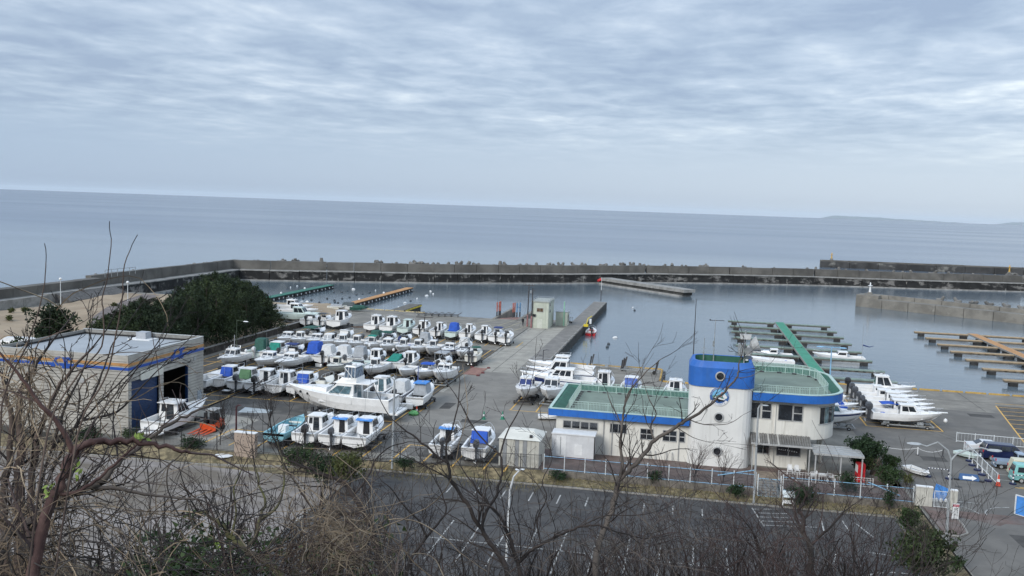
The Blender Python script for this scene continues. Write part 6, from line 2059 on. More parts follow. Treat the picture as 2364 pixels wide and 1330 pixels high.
MB().box(-66.9, -66.1, Wy0 - .1, Wy0 - .06, .6, 1.5).build('window', dgl, Wr)
# white concrete lean-to corner at the far left edge is hidden; small barrow shapes by it
# ================================================================ CONTROL TOWER ON THE QUAY
ctm = mat('pale_green_paint', (.47, .50, .42), .7, .07, .8, streak=(2, (.30, .31, .26), .58, .75, (1.5, 1.5, .15), .6))
ct = thing('control_hut', 'two storey pale green hoist control hut on the quay', 'hut', (-32.9, 191.9, 0))
MB().box(0, 3.6, 0, 7.6, 0, 5.6).build('hut_wall', ctm, ct)
MB().box(-.15, 3.75, -.15, 7.75, 5.602, 5.8).build('hut_roof', mat('hut_roof', (.34, .36, .33), .7, .1, 1), ct)
railing('hut_rail', [(.05, .05), (3.55, .05), (3.55, 7.5), (.05, 7.5)], 5.8, .35, galv, ct, bar=9, post=2.4, closed=True)
w = MB().box(1.0, 2.5, -.07, -.005, 3.5, 4.4).build('hut_window', alum, ct)
MB().box(1.1, 1.72, -.085, -.072, 3.58, 4.32).build('pane', mat('brown_pane', (.12, .08, .05), .2, .3, 2), w)
MB().box(1.78, 2.4, -.085, -.072, 3.58, 4.32).build('pane', mat('brown_pane', (.12, .08, .05), .2, .3, 2), w)
MB().box(1.2, 2.3, -.06, -.005, 0, 2.0).build('hut_door', mat('hut_door', (.52, .54, .47), .6, .05, 2), ct)
MB().box(.25, .85, -.3, -.005, 2.5, 3.0).build('floodlight', black, ct)
for z in (5.0, 3.6):
 MB().box(3.605, 3.66, 1.6, 2.6, z - .3, z + .3).build('hut_window', dgl, ct)
for x in (.3, 2.9):
 MB().box(x - .06, x + .06, -.06, -.004, 0, 5.55).build('corner_rib', ctm, ct)
ah = thing('small_hut', 'small pale green hut with a green post behind the control hut', 'hut', (-28.6, 198.2, 0))
MB().box(0, 2.6, 0, 3, 0, 3.0).build('hut_wall', ctm, ah)
MB().box(-.1, 2.7, -.1, 3.1, 3.002, 3.12).build('hut_roof', galv, ah)
MB().box(1.75, 1.95, -.3, -.02, 0, 5.4).build('green_post', mat('mint_post', (.25, .5, .35), .6, .1, 2), ah)
MB().box(2.602, 2.66, .8, 1.8, .8, 2.4).build('side_door', dgl, ah)
sts = thing('mobile_stairs', 'grey wheeled boarding stairs near the pier root', 'boarding stairs', (-26.4, 203.5, 0), .6)
for sg in (-1, 1):
 MB().path([(-2.2, sg * .4, .2), (0, sg * .4, 1.4), (.8, sg * .4, 1.4)], .06).build('side_rail', galv, sts)
 MB().path([(-2.2, sg * .4, 1.0), (0, sg * .4, 2.3), (.8, sg * .4, 2.3)], .04).build('handrail', galv, sts)
 MB().lathe([(.02, -.06), (.2, -.06), (.2, .06), (.02, .06)], (.5, sg * .45, .2), 8, 'y').build('wheel', rubber, sts)
for k in range(5):
 MB().box(-2.0 + .42 * k, -1.75 + .42 * k, -.38, .38, .3 + .24 * k, .34 + .24 * k).build('step', galv, sts)
MB().box(0, .8, -.38, .38, 1.36, 1.42).build('platform', galv, sts)
for k, xx in enumerate((0, .75)):
 MB().tube((xx, .38, 0), (xx, .38, 1.4), .05, n=5).build('leg', galv, sts)
 MB().tube((xx, -.38, 0), (xx, -.38, 1.4), .05, n=5).build('leg', galv, sts)
# utility poles beside it
pw = mat('dark_pole', (.05, .045, .045), .7, .2, 2)
pink = mat('pole_guard', (.30, .15, .15), .7, .15, 2)
for lab, px, py, h, bar_ in (('dark utility pole with crossarm, left of the pair beside the control hut', 1217, 754, 9.2, 1), ('dark utility pole, right of the pair beside the control hut', 1226, 757, 8.6, 0)):
 p = G(px, py)
 r = thing('utility_pole', lab, 'utility pole', (p.x, p.y, 0), group='utility poles by the control hut')
 MB().tube((0, 0, 0), (.1, 0, h), .14, .10, n=8).build('pole', pw, r)
 MB().tube((0, 0, .0), (0.02, 0, 2.6), .2, .18, n=8).build('pole_guard', pink, r)
 if bar_:
  MB().box(-1.1, 1.3, -.06, .06, h - .25, h - .12).build('crossarm', pw, r)
  for x in (-.9, -.2, .5, 1.1):
   MB().lathe([(.05, 0), (.07, .1), (.03, .2)], (x, 0, h - .12), 6).build('insulator', galv, r)
 else:
  MB().box(-.4, .8, -.05, .05, h - .6, h - .5).build('crossarm', pw, r)
  MB().lathe([(.02, 0), (.2, .02), (.22, .5), (.05, .6)], (-.25, -.2, h - 1.1), 8).build('transformer', galv, r)
 MB().path([(-1.6, -1.2, 0), (-.6, -.5, 3), (0, 0, 5.5)], .025, n=4).build('stay_wire', steel, r)
# slipway: sunken ramp with coloured guide posts
sw = MB()
sw.hexa([(-43.3, 203.9, -4), (-38.3, 203.9, -4), (-38.3, 232, -5), (-43.3, 232, -5)], [(-43.3, 203.9, -.02), (-38.3, 203.9, -.02), (-38.3, 232, -2.6), (-43.3, 232, -2.6)])
struct(sw.build('slipway_ramp', mat('slipway_red', (.27, .13, .10), .85, .2, .6, stain=[(.5, (.12, .11, .1), .48, .6, (1, 1, 1), .9)])))
struct(MB().box(-44.0, -43.35, 203.0, 226, -3.5, .15).build('slipway_wall', concm))
struct(MB().box(-38.25, -37.5, 203.0, 226, -3.5, .15).build('slipway_wall', concm))
orp = mat('orange_red_paint', (.42, .10, .06), .6, .15, 2)
blp = mat('mid_blue_paint', (.06, .20, .38), .6, .15, 2)
for n_, (lab, pxs, m_, hb_) in enumerate((('set of orange guide posts on the left wall of the slipway', (1147, 1152, 1155), orp, 731), ('set of orange guide posts on the right wall of the slipway', (1184, 1188), orp, 733), ('set of blue guide posts right of the slipway', (1193, 1200), blp, 733))):
 p = G(pxs[0], hb_)
 r = thing('guide_posts', lab, 'guide posts', (p.x, p.y, 0))
 for k, px in enumerate(pxs):
  q = G(px, hb_ - k) - p
  MB().tube((q.x, q.y, .0), (q.x, q.y, 3.4), .13, n=8).build('post', m_, r)
  MB().tube((q.x, q.y, .0), (q.x, q.y, 1.2), .16, n=8).build('post_sleeve', steel, r)
 q = G(pxs[-1], hb_ - len(pxs) + 1) - p
 MB().tube((0, 0, 2.4), (q.x, q.y, 2.4), .08, n=5).build('cross_rail', m_, r)
 if n_ == 0:
  MB().tube((q.x * .5, q.y * .5, 3.3), (q.x, q.y, 3.4), .08, n=5).build('top_rail', m_, r)
# ================================================================ PONTOONS
decko = mat('orange_decking', (.44, .23, .09), .75, .12, 1.2)
deckg = mat('green_decking', (.045, .25, .16), .75, .12, 1.0, stain=[(.8, (.10, .22, .17), .56, .7, (1, 1, 1), .6)])
deckp = mat('faded_green_decking', (.19, .25, .22), .8, .15, 1.0)
flo = mat('pontoon_float', (.03, .03, .03), .8, .3, 1)
def pontoon(lab, x0, x1, y0, y1, m, n, name='pontoon'):
 r = thing(name, lab, 'pontoon')
 L = (y1 - y0) / n
 for k in range(n):
  MB().box(x0, x1, y0 + k * L + .05, y0 + (k + 1) * L - .05, -.75, -.6).build('deck_section', m, r)
  MB().box(x0 + .1, x1 - .1, y0 + k * L + .3, y0 + (k + 1) * L - .3, -2.3, -.76).build('float_block', flo, r)
  for u in (.25, .7):
   MB().lathe([(.02, -.25), (.17, -.18), (.17, .18), (.02, .25)], (x1 + .12, y0 + (k + u) * L, -1.3), 8).build('fender', wpaint, r)
 for u in (.35, .65):
  MB().lathe([(.05, 0), (.3, .1), (.3, .45), (.1, .6)], ((x0 + x1) / 2 - .6, y0 + (y1 - y0) * u, -.6), 8).build('bollard', wpaint, r)
pontoon('long pontoon with green decking at the left of the harbour', -111.6, -109.2, 216, 268.5, mat('dark_green_decking', (.03, .15, .11), .75, .12, 1), 9)
pontoon('long pontoon with orange decking running out from the left quay', -87.0, -84.8, 207, 273, decko, 11)
r = thing('quay_jetty', 'short dark jetty with a yellow stripe beside the black trolleys', 'jetty', (-68.7, 206.5, 0))
MB().box(-1.6, 1.6, 0, 17, -.35, .05).build('deck', mat('jetty_deck', (.12, .115, .10), .85, .2, 1), r)
MB().box(-1.5, 1.4, .1, 16.9, -3, -.37).build('jetty_wall', quayw, r)
for k in range(5):
 MB().box(1.62, 1.75, 3.4 + 2.7 * k, 5.9 + 2.7 * k, -.42, -.1).build('yellow_fender', mat('bright_yellow', (.62, .48, .03), .5, .1, 2), r)
def comb(lab, wx0, wx1, xl, xr, ys, mw, mf, tag_):
 r = thing('walkway', lab, 'floating walkway')
 y0, y1 = min(ys) - 9, max(ys) + .8
 n = 8
 L = (y1 - y0) / n
 for k in range(n):
  MB().box(wx0, wx1, y0 + k * L + .03, y0 + (k + 1) * L - .03, -.72, -.55).build('deck_section', mw, r)
  MB().box(wx0 - .12, wx0 - .01, y0 + k * L + .03, y0 + (k + 1) * L - .03, -.9, -.55).build('edge_timber', kerbm, r)
  MB().box(wx1 + .01, wx1 + .12, y0 + k * L + .03, y0 + (k + 1) * L - .03, -.9, -.55).build('edge_timber', kerbm, r)
  MB().box(wx0 + .1, wx1 - .1, y0 + k * L + 1, y0 + k * L + 3.4, -2.2, -.73).build('float_block', flo, r)
 for i, y in enumerate(ys):
  for s_, (a_, c_) in enumerate(((xl, wx0 - .15), (wx1 + .15, xr))):
   nm = tag_[s_]
   f = thing('mooring_finger', '%s mooring finger from the far end, %s' % (ORD[i], nm), 'mooring finger', (0, 0, 0), 0, 'mooring fingers of the floating walkways')
   MB().box(a_, c_, y - .6, y + .6, -.92, -.72).build('finger_deck', mf, f)
   MB().box(a_ + .05, c_ - .05, y - .5, y + .5, -1.2, -.93).build('finger_beam', mat('weathered_beam', (.13, .12, .105), .8, .2, 1), f)
   xe = a_ + .9 if s_ == 0 else c_ - 2.1
   MB().box(xe, xe + 1.3, y - .55, y + .55, -2.3, -1.13).build('float_block', flo, f)
   xm_ = c_ - 1.7 if s_ == 0 else a_ + .4
   MB().box(xm_, xm_ + 1.4, y - .7, y + .7, -2.3, -1.13).build('float_block', flo, f)
   if (i + s_) % 2 == 0 and i > 0:
    for u in (.35, .5, .65):
     MB().lathe([(.1, -.05), (.26, -.05), (.26, .05), (.1, .05)], (a_ + (c_ - a_) * u, y - .42, -1.0), 10, 'y').build('tyre_fender', rubber, f)
   elif i > 2:
    for u in (.3, .42, .54, .66):
     MB().box(a_ + (c_ - a_) * u, a_ + (c_ - a_) * u + .55, y - .5, y - .39, -1.1, -.92).build('fender', wpaint, f)
 return r
comb('green floating walkway behind the curved hall roof', 21.5, 23.5, 10.0, 34.6, [233.5, 223, 213, 202.6, 191.2, 180, 168.5, 158.5], deckg, deckp, ('left side of the green walkway', 'right side of the green walkway'))
comb('orange floating walkway at the right edge of the harbour', 66.0, 68.0, 53.8, 80, [232.5, 221.8, 211.3, 201, 190.2, 179.6, 168], decko, mat('faded_orange_decking', (.36, .27, .17), .8, .12, 1), ('left side of the orange walkway', 'right side of the orange walkway'))
# dock trolleys by the quay
for i, px in enumerate((975, 992, 1007, 1022, 1036, 1052)):
 p = G(px, 731 - (1052 - px) * .03)
 r = thing('folding_cradle', 'empty black boat cradle on the quay, %s from the left' % ORD[i], 'boat cradle', (p.x, p.y - .4, 0), .1, 'empty boat cradles along the quay edge')
 for sg in (-1, 1):
  MB().path([(-1.5, sg * .7, .95), (-.7, sg * .6, .45), (.5, sg * .6, .45), (1.5, sg * .7, 1.0)], .06).build('cradle_arm', steel, r)
  MB().tube((-.8, sg * .6, .0), (-.75, sg * .6, .5), .07, n=5).build('leg', steel, r)
  MB().tube((.7, sg * .6, .0), (.65, sg * .6, .5), .07, n=5).build('leg', steel, r)
 MB().box(-1.4, 1.4, -.06, .06, .2, .3).build('cradle_beam', galv, r)
p = G(838, 760)
r = thing('empty_trailer', 'brown empty boat trailer between the second and back rows', 'trailer', (p.x, p.y, 0), .3)
for sg in (-1, 1):
 MB().path([(-2.4, 0, .4), (-.6, sg * .7, .45), (2.2, sg * .7, .45)], .08).build('trailer_beam', mat('rust_brown', (.12, .075, .05), .8, .2, 2), r)
 MB().lathe([(.02, -.1), (.3, -.1), (.3, .1), (.02, .1)], (1.2, sg * .95, .3), 10, 'y').build('wheel', rubber, r)
 MB().tube((1.6, sg * .6, .5), (2.0, sg * .75, 1.5), .06, n=5).build('side_guide', steel, r)
p = G(1482, 838)
for i, (px, py) in enumerate(((-12.4, 148.0), (-7.2, 146.4))):
 p = Vector((px, py, 0))
 r = thing('long_trailer', 'galvanised boat trailer with upright guides on the centre quay, ' + ('left' if i == 0 else 'right') + ' of two', 'trailer', (p.x, p.y, 0), -.06, 'boat trailers on the centre quay')
 for sg in (-1, 1):
  MB().box(-3.2, 3.2, sg * .9 - .06, sg * .9 + .06, .35, .5).build('trailer_beam', galv, r)
  for x in (-2.8, 2.7):
   MB().hexa([(x - .08, sg * .9 - .08, .5), (x + .08, sg * .9 - .08, .5), (x + .08, sg * .9 + .08, .5), (x - .08, sg * .9 + .08, .5)], [(x + .1, sg * 1.1 - .12, 2.0), (x + .34, sg * 1.1 - .12, 2.0), (x + .34, sg * 1.1 + .12, 2.0), (x + .1, sg * 1.1 + .12, 2.0)]).build('side_guide', steel, r)
  MB().lathe([(.02, -.1), (.3, -.1), (.3, .1), (.02, .1)], (2.5, sg * 1.1, .3), 10, 'y').build('wheel', rubber, r)
 for x in (-2.5, 0, 2.4):
  MB().box(x - .05, x + .05, -.9, .9, .36, .48).build('cross_beam', galv, r)
# pier fittings
p = G(1387, 696)
r = thing('flag_pole', 'white pole with red flag at the pier head', 'flagpole', (p.x, p.y, 0))
MB().tube((0, 0, 0), (0, 0, 3.2), .12, n=6).build('base_post', steel, r)
MB().tube((0, 0, 3.2), (0, 0, 6.9), .05, n=5).build('pole', wpaint, r)
MB().add([(0, 0, 6.0), (-1.1, .1, 5.5), (-1.3, 0, 6.0), (-.4, .1, 6.7)], [(0, 1, 2, 3)]).build('flag', red, r)
p = G(1361, 752)
r = thing('small_davit', 'yellow and white davit on the pier above the red boat', 'davit', (p.x - .6, p.y, 0))
MB().path([(0, -1.6, .2), (.2, 0, 1.6), (.9, 1.4, 2.0)], .10).build('davit_arm', mat('bright_yellow', (.62, .48, .03), .5, .1, 2), r)
MB().box(-.5, .5, -2.2, -1.4, 0, .5).build('davit_base', mat('bright_yellow', (.62, .48, .03), .5, .1, 2), r)
MB().box(.2, .6, 3.2, 4.2, 0, 1.0).build('control_box', wpaint, r)
for k in range(22):
 yy = 152 + 4.6 * k
 tag(MB().box(-22.78, -22.52, yy, yy + 3.8, .01, .2).build('pier_kerb_block', kerbm), 'concrete kerb block on the harbour edge of the pier, %s from the shore' % (ORD[k] if k < 20 else ['twenty first', 'twenty second'][k - 20]), 'kerb block', 'kerb blocks along the pier edge')
# floats and birds on the water
i = 0
fm_ = Many(tag(MB().lathe([(.02, -.15), (.22, -.08), (.27, .08), (.16, .24), (.03, .3)], n=8).build('mooring_float', mat('float_dark', (.05, .06, .07), .5, .2, 2)), 'x', 'float'))
fw_ = Many(tag(MB().loft([[(x, -.16 * w, -.02), (x, -.1 * w, .2 * w), (x, 0, .26 * w), (x, .1 * w, .2 * w), (x, .16 * w, -.02)] for x, w in ((-.45, .2), (-.2, .9), (.15, 1), (.3, .9), (.42, .3))]).build('floating_gull', wpaint), 'x', 'gull'))
random.seed(33)
for px, py in ((771, 676), (789, 676), (802, 672), (823, 681), (807, 687), (837, 679), (852, 677), (854, 675), (867, 671), (737, 699), (719, 693), (773, 698), (772, 694), (790, 690), (709, 697), (697, 697), (663, 667), (671, 664), (686, 661), (816, 668),
 (994, 673), (985, 683), (1000, 679), (948, 695), (935, 700), (963, 690), (920, 710), (1461, 711), (1465, 717), (1405, 795), (1402, 802), (1420, 780), (761, 702), (780, 700), (700, 690), (755, 690)):
 p = G(px, py, -1.75)
 wh = random.random() < .4
 side_ = 'left basin between the pontoons' if px < 900 else 'basin right of the orange pontoon' if px < 1100 else 'water right of the long pier'
 (fw_ if wh else fm_).put(p, random.uniform(0, 6), ('white gull afloat in the ' if wh else 'small dark mooring float in the ') + side_, 'gulls and floats on the harbour water', (1.3, 1.3, 1.3))
# ================================================================ FENCES
lbl = mat('light_blue_paint', (.22, .42, .60), .5, .15, 2)
fwp = mat('fence_white', (.62, .65, .66), .5, .08, 3)
dkb = mat('fence_mesh_dark', (.05, .06, .075), .6, .2, 3)
def fence(lab, p, q, h, post, mp_, mr, mb_, bar, z0=0.0, cap=True, name='fence', rr_=.03):
 p, q = Vector((*p, z0)), Vector((*q, z0))
 r = thing(name, lab, 'fence', p)
 L = (q - p).length
 d = (q - p) / L
 n = max(1, round(L / post))
 pm = MB().tube((0, 0, 0), (0, 0, h + .1), .045, n=6)
 if cap:
  pm.lathe([(.02, 0), (.065, .03), (.065, .09), (.02, .12)], (0, 0, h + .1), 6)
 pme = pm.mesh('fence_post', mp_)
 for k in range(n + 1):
  o = bpy.data.objects.new('fence_post', pme)
  C.objects.link(o)
  o.parent = r
  o.location = d * (L * k / n)
 for zz in (.12, h):
  MB().tube(Vector((0, 0, zz)), d * L + Vector((0, 0, zz)), rr_, n=5).build('fence_rail', mr, r)
 b = MB()
 u = bar / 2
 w = d * (.008 if bar > .12 else .013)
 nn_ = Vector((-d.y, d.x, 0)) * (.008 if bar > .12 else .013)
 while u < L:
  c = d * u
  b.add([c - w - nn_ + Vector((0, 0, .12)), c + w - nn_ + Vector((0, 0, .12)), c + nn_ * 1.4 + Vector((0, 0, .12)), c - w - nn_ + Vector((0, 0, h)), c + w - nn_ + Vector((0, 0, h)), c + nn_ * 1.4 + Vector((0, 0, h))], [(0, 1, 4, 3), (1, 2, 5, 4), (2, 0, 3, 5)])
  u += bar
 b.build('fence_bars', mb_, r, kind='stuff')
 return r
fence('blue and white mesh fence left of the steps, in front of the tower', (-13.2, 87.35), (7.15, 87.35), 1.35, 1.95, fwp, lbl, dkb, .085, .1)
fence('blue and white mesh fence right of the steps, in front of the terrace', (9.65, 87.35), (21.2, 87.35), 1.35, 2.2, fwp, lbl, dkb, .085, .1)
for lab, x0, x1, z0, z1 in (('sloping light blue brace pole on the fence by the tall lamp', 3.6, 7.0, 1.1, 1.9), ('sloping light blue brace on the fence below the round bushes', 17.2, 20.0, 1.7, .7)):
 tag(MB().tube((x0, 87.25, z0), (x1, 87.25, z1), .05, n=6).build('fence_brace', lbl), lab, 'pole')
g_ = thing('steps_gate', 'light blue double leaf gate at the foot of the brown steps', 'gate', (7.35, 87.3, -.75))
for x in (0, 2.1):
 MB().tube((x, 0, 0), (x, 0, 2.3), .06, n=6).build('gate_post', fwp, g_)
for x0, x1 in ((.08, 1.0), (1.08, 2.02)):
 MB().tube((x0, 0, .2), (x1, 0, .2), .035, n=5).build('gate_rail', lbl, g_)
 MB().tube((x0, 0, 1.9), (x1, 0, 1.9), .035, n=5).build('gate_rail', lbl, g_)
b = MB()
for k in range(16):
 b.tube((.12 + .122 * k, 0, .2), (.12 + .122 * k, 0, 1.9), .012, n=3)
b.build('gate_bars', lbl, g_, kind='stuff')
fence('black steel fence along the south edge of the boat yard, left part', (-60.5, 83.9), (-44.6, 83.9), 1.5, 2.0, steel, steel, steel, .16, 0.02, cap=False)
fence('black steel fence in front of the parked boats, right part', (-41.6, 84.25), (-13.5, 87.3), 1.5, 2.0, steel, steel, steel, .16, 0.02, cap=False)
# parking side railings
fence('white safety railing along the parked cars, seen end on', (31.75, 110.2), (31.15, 96.6), 1.1, 1.9, fwp, fwp, fwp, .35, 0, cap=False, name='railing', rr_=.04)
fence('white railing behind the parked white sedan', (32.0, 114.2), (46, 113.2), 1.1, 2.0, fwp, fwp, fwp, .35, 0, cap=False, name='railing', rr_=.04)
# sign pillar
p = thing('sign_pillar', 'tan concrete pillar wall with small holes beside the black fence', 'pillar', (-43.2, 83.6, -.4))
MB().box(-1.15, 1.1, -.3, .3, 0, 2.6).build('pillar_block', mat('tan_concrete', (.34, .27, .22), .85, .1, 2, stain=[(1.5, (.22, .18, .15), .55, .75, (1, 1, .3), .5)]), p)
MB().box(-1.2, 1.15, -.35, .35, 2.602, 2.68).build('pillar_cap', wpaint, p)
for k in range(9):
 MB().box(-.8 + .6 * (k % 3), -.72 + .6 * (k % 3), -.31, -.301, 1.4 + .4 * (k // 3), 1.48 + .4 * (k // 3)).build('hole', steel, p)
tag(MB().lathe([(.02, 0), (.9, .03), (.95, .1), (.02, .16)], n=10).build('white_sheet', wpaint, loc=(-45.4, 83.2, -.3)), 'crumpled white sheet on the ground left of the tan pillar', 'sheet')
# ================================================================ LAMPS
greyp = mat('lamp_grey', (.34, .36, .37), .5, .08, 3)
maroon = mat('lamp_maroon', (.06, .015, .018), .5, .2, 3)
def lamp(lab, base, pts, r0, m, heads, hs=.5, hm=None, name='street_lamp', sub=True):
 r = thing(name, lab, 'street lamp', base)
 MB().path(pts[0], r0, r0 * .62, n=8).build('lamp_post', m, r)
 for k in pts[1:]:
  MB().path(k, r0 * .6, r0 * .45, n=6).build('lamp_arm', m, r)
 for (x, y, z, a) in heads:
  hd = MB()
  M_ = Matrix.Translation((x, y, z)) @ Matrix.Rotation(a, 4, 'Z')
  hd.loft([[(xx * hs, -w * hs, -.06 * hs), (xx * hs, 0, .28 * w * hs + .02), (xx * hs, w * hs, -.06 * hs)] for xx, w in ((-.1, .12), (.2, .36), (.9, .42), (1.35, .1))], closed=True).xf(M_)
  o = hd.build('lamp_head', hm or m, r)
  MB().loft([[(xx * hs, -w * hs, -.07 * hs), (xx * hs, 0, -.07 * hs - .3 * w * hs), (xx * hs, w * hs, -.07 * hs)] for xx, w in ((.25, .2), (.5, .3), (.9, .3), (1.15, .1))]).xf(M_).build('lamp_glass', wpaint, o)
 return r
# two armed lamp at the right
b0 = G(2183, 1272, -.3)
top = onY(2196, 1062, b0.y)
hL = onY(2100, 1023, b0.y)
hR = onY(2300, 1040, b0.y)
h = top.z - b0.z
dx = top.x - b0.x
L_ = hL - b0
R_ = hR - b0
lamp('tall grey two armed street lamp at the yard gate', b0,
 [[(0, 0, 0), (dx * .5, 0, h * .5), (dx, 0, h)],
 [(dx, 0, h), (dx - .3, 0, h + .75), (dx - 1.1, 0, h + 1.35), ((dx + L_.x) / 2 - .3, 0, L_.z - .15), (L_.x + .7, 0, L_.z)],
 [(dx, 0, h), (dx + .35, 0, h + .5), (dx + 1.0, 0, h + .85), ((dx + R_.x) / 2 + .5, 0, R_.z + .12), (R_.x - .5, 0, R_.z)]], .12, greyp,
 [(L_.x + .8, 0, L_.z, PI), (R_.x - .6, 0, R_.z, 0)], .75)
# tall lamp before the canopy
b0 = G(1740, 1161, -.65)
t0 = onY(1751, 936, b0.y) - b0
lamp('tall slim grey lamp on the kerb in front of the entrance canopy', b0, [[(0, 0, 0), (t0.x * .5, 0, t0.z * .5), (t0.x, 0, t0.z - .3), (t0.x + .1, 0, t0.z), (t0.x + .35, 0, t0.z + .08)]], .10, greyp, [(t0.x + .35, 0, t0.z + .05, 0)], .4)
# leaning white lamp from the car park
b0 = G(1168, 1308, -.8)
t0 = onY(1183, 1100, b0.y) - b0
lamp('white curved lamp standing in the car park among bare branches', b0, [[(0, 0, 0), (.05, 0, t0.z * .5), (.1, 0, t0.z * .85), (.35, 0, t0.z), (.75, 0, t0.z + .5)]], .095, mat('lamp_white', (.58, .6, .61), .5, .06, 3), [(.7, 0, t0.z + .55, .6), (.7, 0, t0.z + .5, 2.2)], .35)
# grey hooked lamp by the fence
b0 = G(905, 1082, -.4)
t0 = onY(911, 880, b0.y) - b0
lamp('grey hooked street lamp between the fence and the cruiser', b0, [[(0, 0, 0), (t0.x * .5, 0, t0.z * .5), (t0.x, 0, t0.z - .3), (t0.x - .05, 0, t0.z + .15), (t0.x - .35, 0, t0.z + .35), (t0.x - .8, 0, t0.z + .33)]], .11, greyp, [(t0.x - .8, 0, t0.z + .3, PI)], .45)
# maroon lamp at the pillar
b0 = G(545, 1030, 0)
t0 = onY(545, 938, b0.y) - b0
lamp('dark maroon lamp post with hanging lantern behind the tan pillar', b0, [[(0, 0, 0), (0, 0, t0.z)], [(0, 0, t0.z - .05), (.25, 0, t0.z + .15), (.8, 0, t0.z + .1)]], .12, maroon, [(.5, 0, t0.z + .12, 0)], .4, steel)
# T lamp in light blue
b0 = G(1915, 892, 0)
t0 = onY(1920, 802, b0.y) - b0
lamp('light blue T shaped double lamp on the quay behind the round roof', b0, [[(0, 0, 0), (t0.x, 0, t0.z)], [(t0.x - 1.6, 0, t0.z), (t0.x + 1.6, 0, t0.z)]], .12, lbl, [(t0.x - 1.2, 0, t0.z, PI), (t0.x + 1.2, 0, t0.z, 0)], .75, lbl)
# yard poles
b0 = G(1249, 862, 0)
t0 = onY(1257, 823, b0.y) - b0
lamp('black lamp post with small white head left of the hall', G(1251, 870, 0), [[(0, 0, 0), (.1, 0, 4.2)], [(.1, 0, 4.1), (.6, 0, 4.25)]], .09, steel, [(.4, 0, 4.2, 0), (-.1, 0, 3.3, PI)], .35, steel)
b0 = G(978, 783, 0)
r = thing('light_pole', 'dark T shaped pole in the middle of the boat rows', 'pole', b0)
MB().tube((0, 0, 0), (.1, 0, 4.3), .11, .09, n=7).build('pole', pw, r)
MB().box(-1.6, 1.8, -.06, .06, 4.15, 4.28).build('crossarm', pw, r)
b0 = G(546, 826, 0)
lamp('dark green lamp pole with white head in front of the pines', b0, [[(0, 0, 0), (0, 0, 6.2)], [(0, 0, 6.1), (1.5, 0, 6.0)]], .08, mat('dark_green_pole', (.05, .07, .045), .6, .15, 2), [(1.2, 0, 6.0, 0)], .6, wpaint)
tag(MB().tube((0, 0, 0), (0, 0, 3.6), .07, n=6).build('short_pole', greyp, loc=G(541, 824, 0)), 'short pale pole standing just left of the dark green lamp', 'pole')
r = thing('light_pole', 'thin blue pole carrying nothing, right of the cruiser', 'pole', G(963, 925, 0))
MB().tube((0, 0, 0), (.05, 0, 4.6), .06, n=6).build('pole', mat('pole_navy', (.05, .08, .25), .5, .1, 2), r)
for lab, px, pyb, pyt in (('round globe lamp on the sand, farthest left', 140, 697, 644), ('round globe lamp beside the left end of the breakwater', 295, 703, 652), ('round globe lamp rising behind the warehouse roof', 315, 790, 712)):
 b0 = G(px, pyb, .6)
 t0 = onY(px, pyt, b0.y) - b0
 r = thing('globe_lamp', lab, 'street lamp', b0)
 MB().tube((0, 0, -.6), (0, 0, t0.z - .2), .10, .07, n=7).build('lamp_post', fwp, r)
 MB().lathe([(.05, -.3), (.28, -.18), (.34, .02), (.26, .22), (.05, .32)], (0, 0, t0.z), 12).build('globe', wpaint, r, smooth=True)
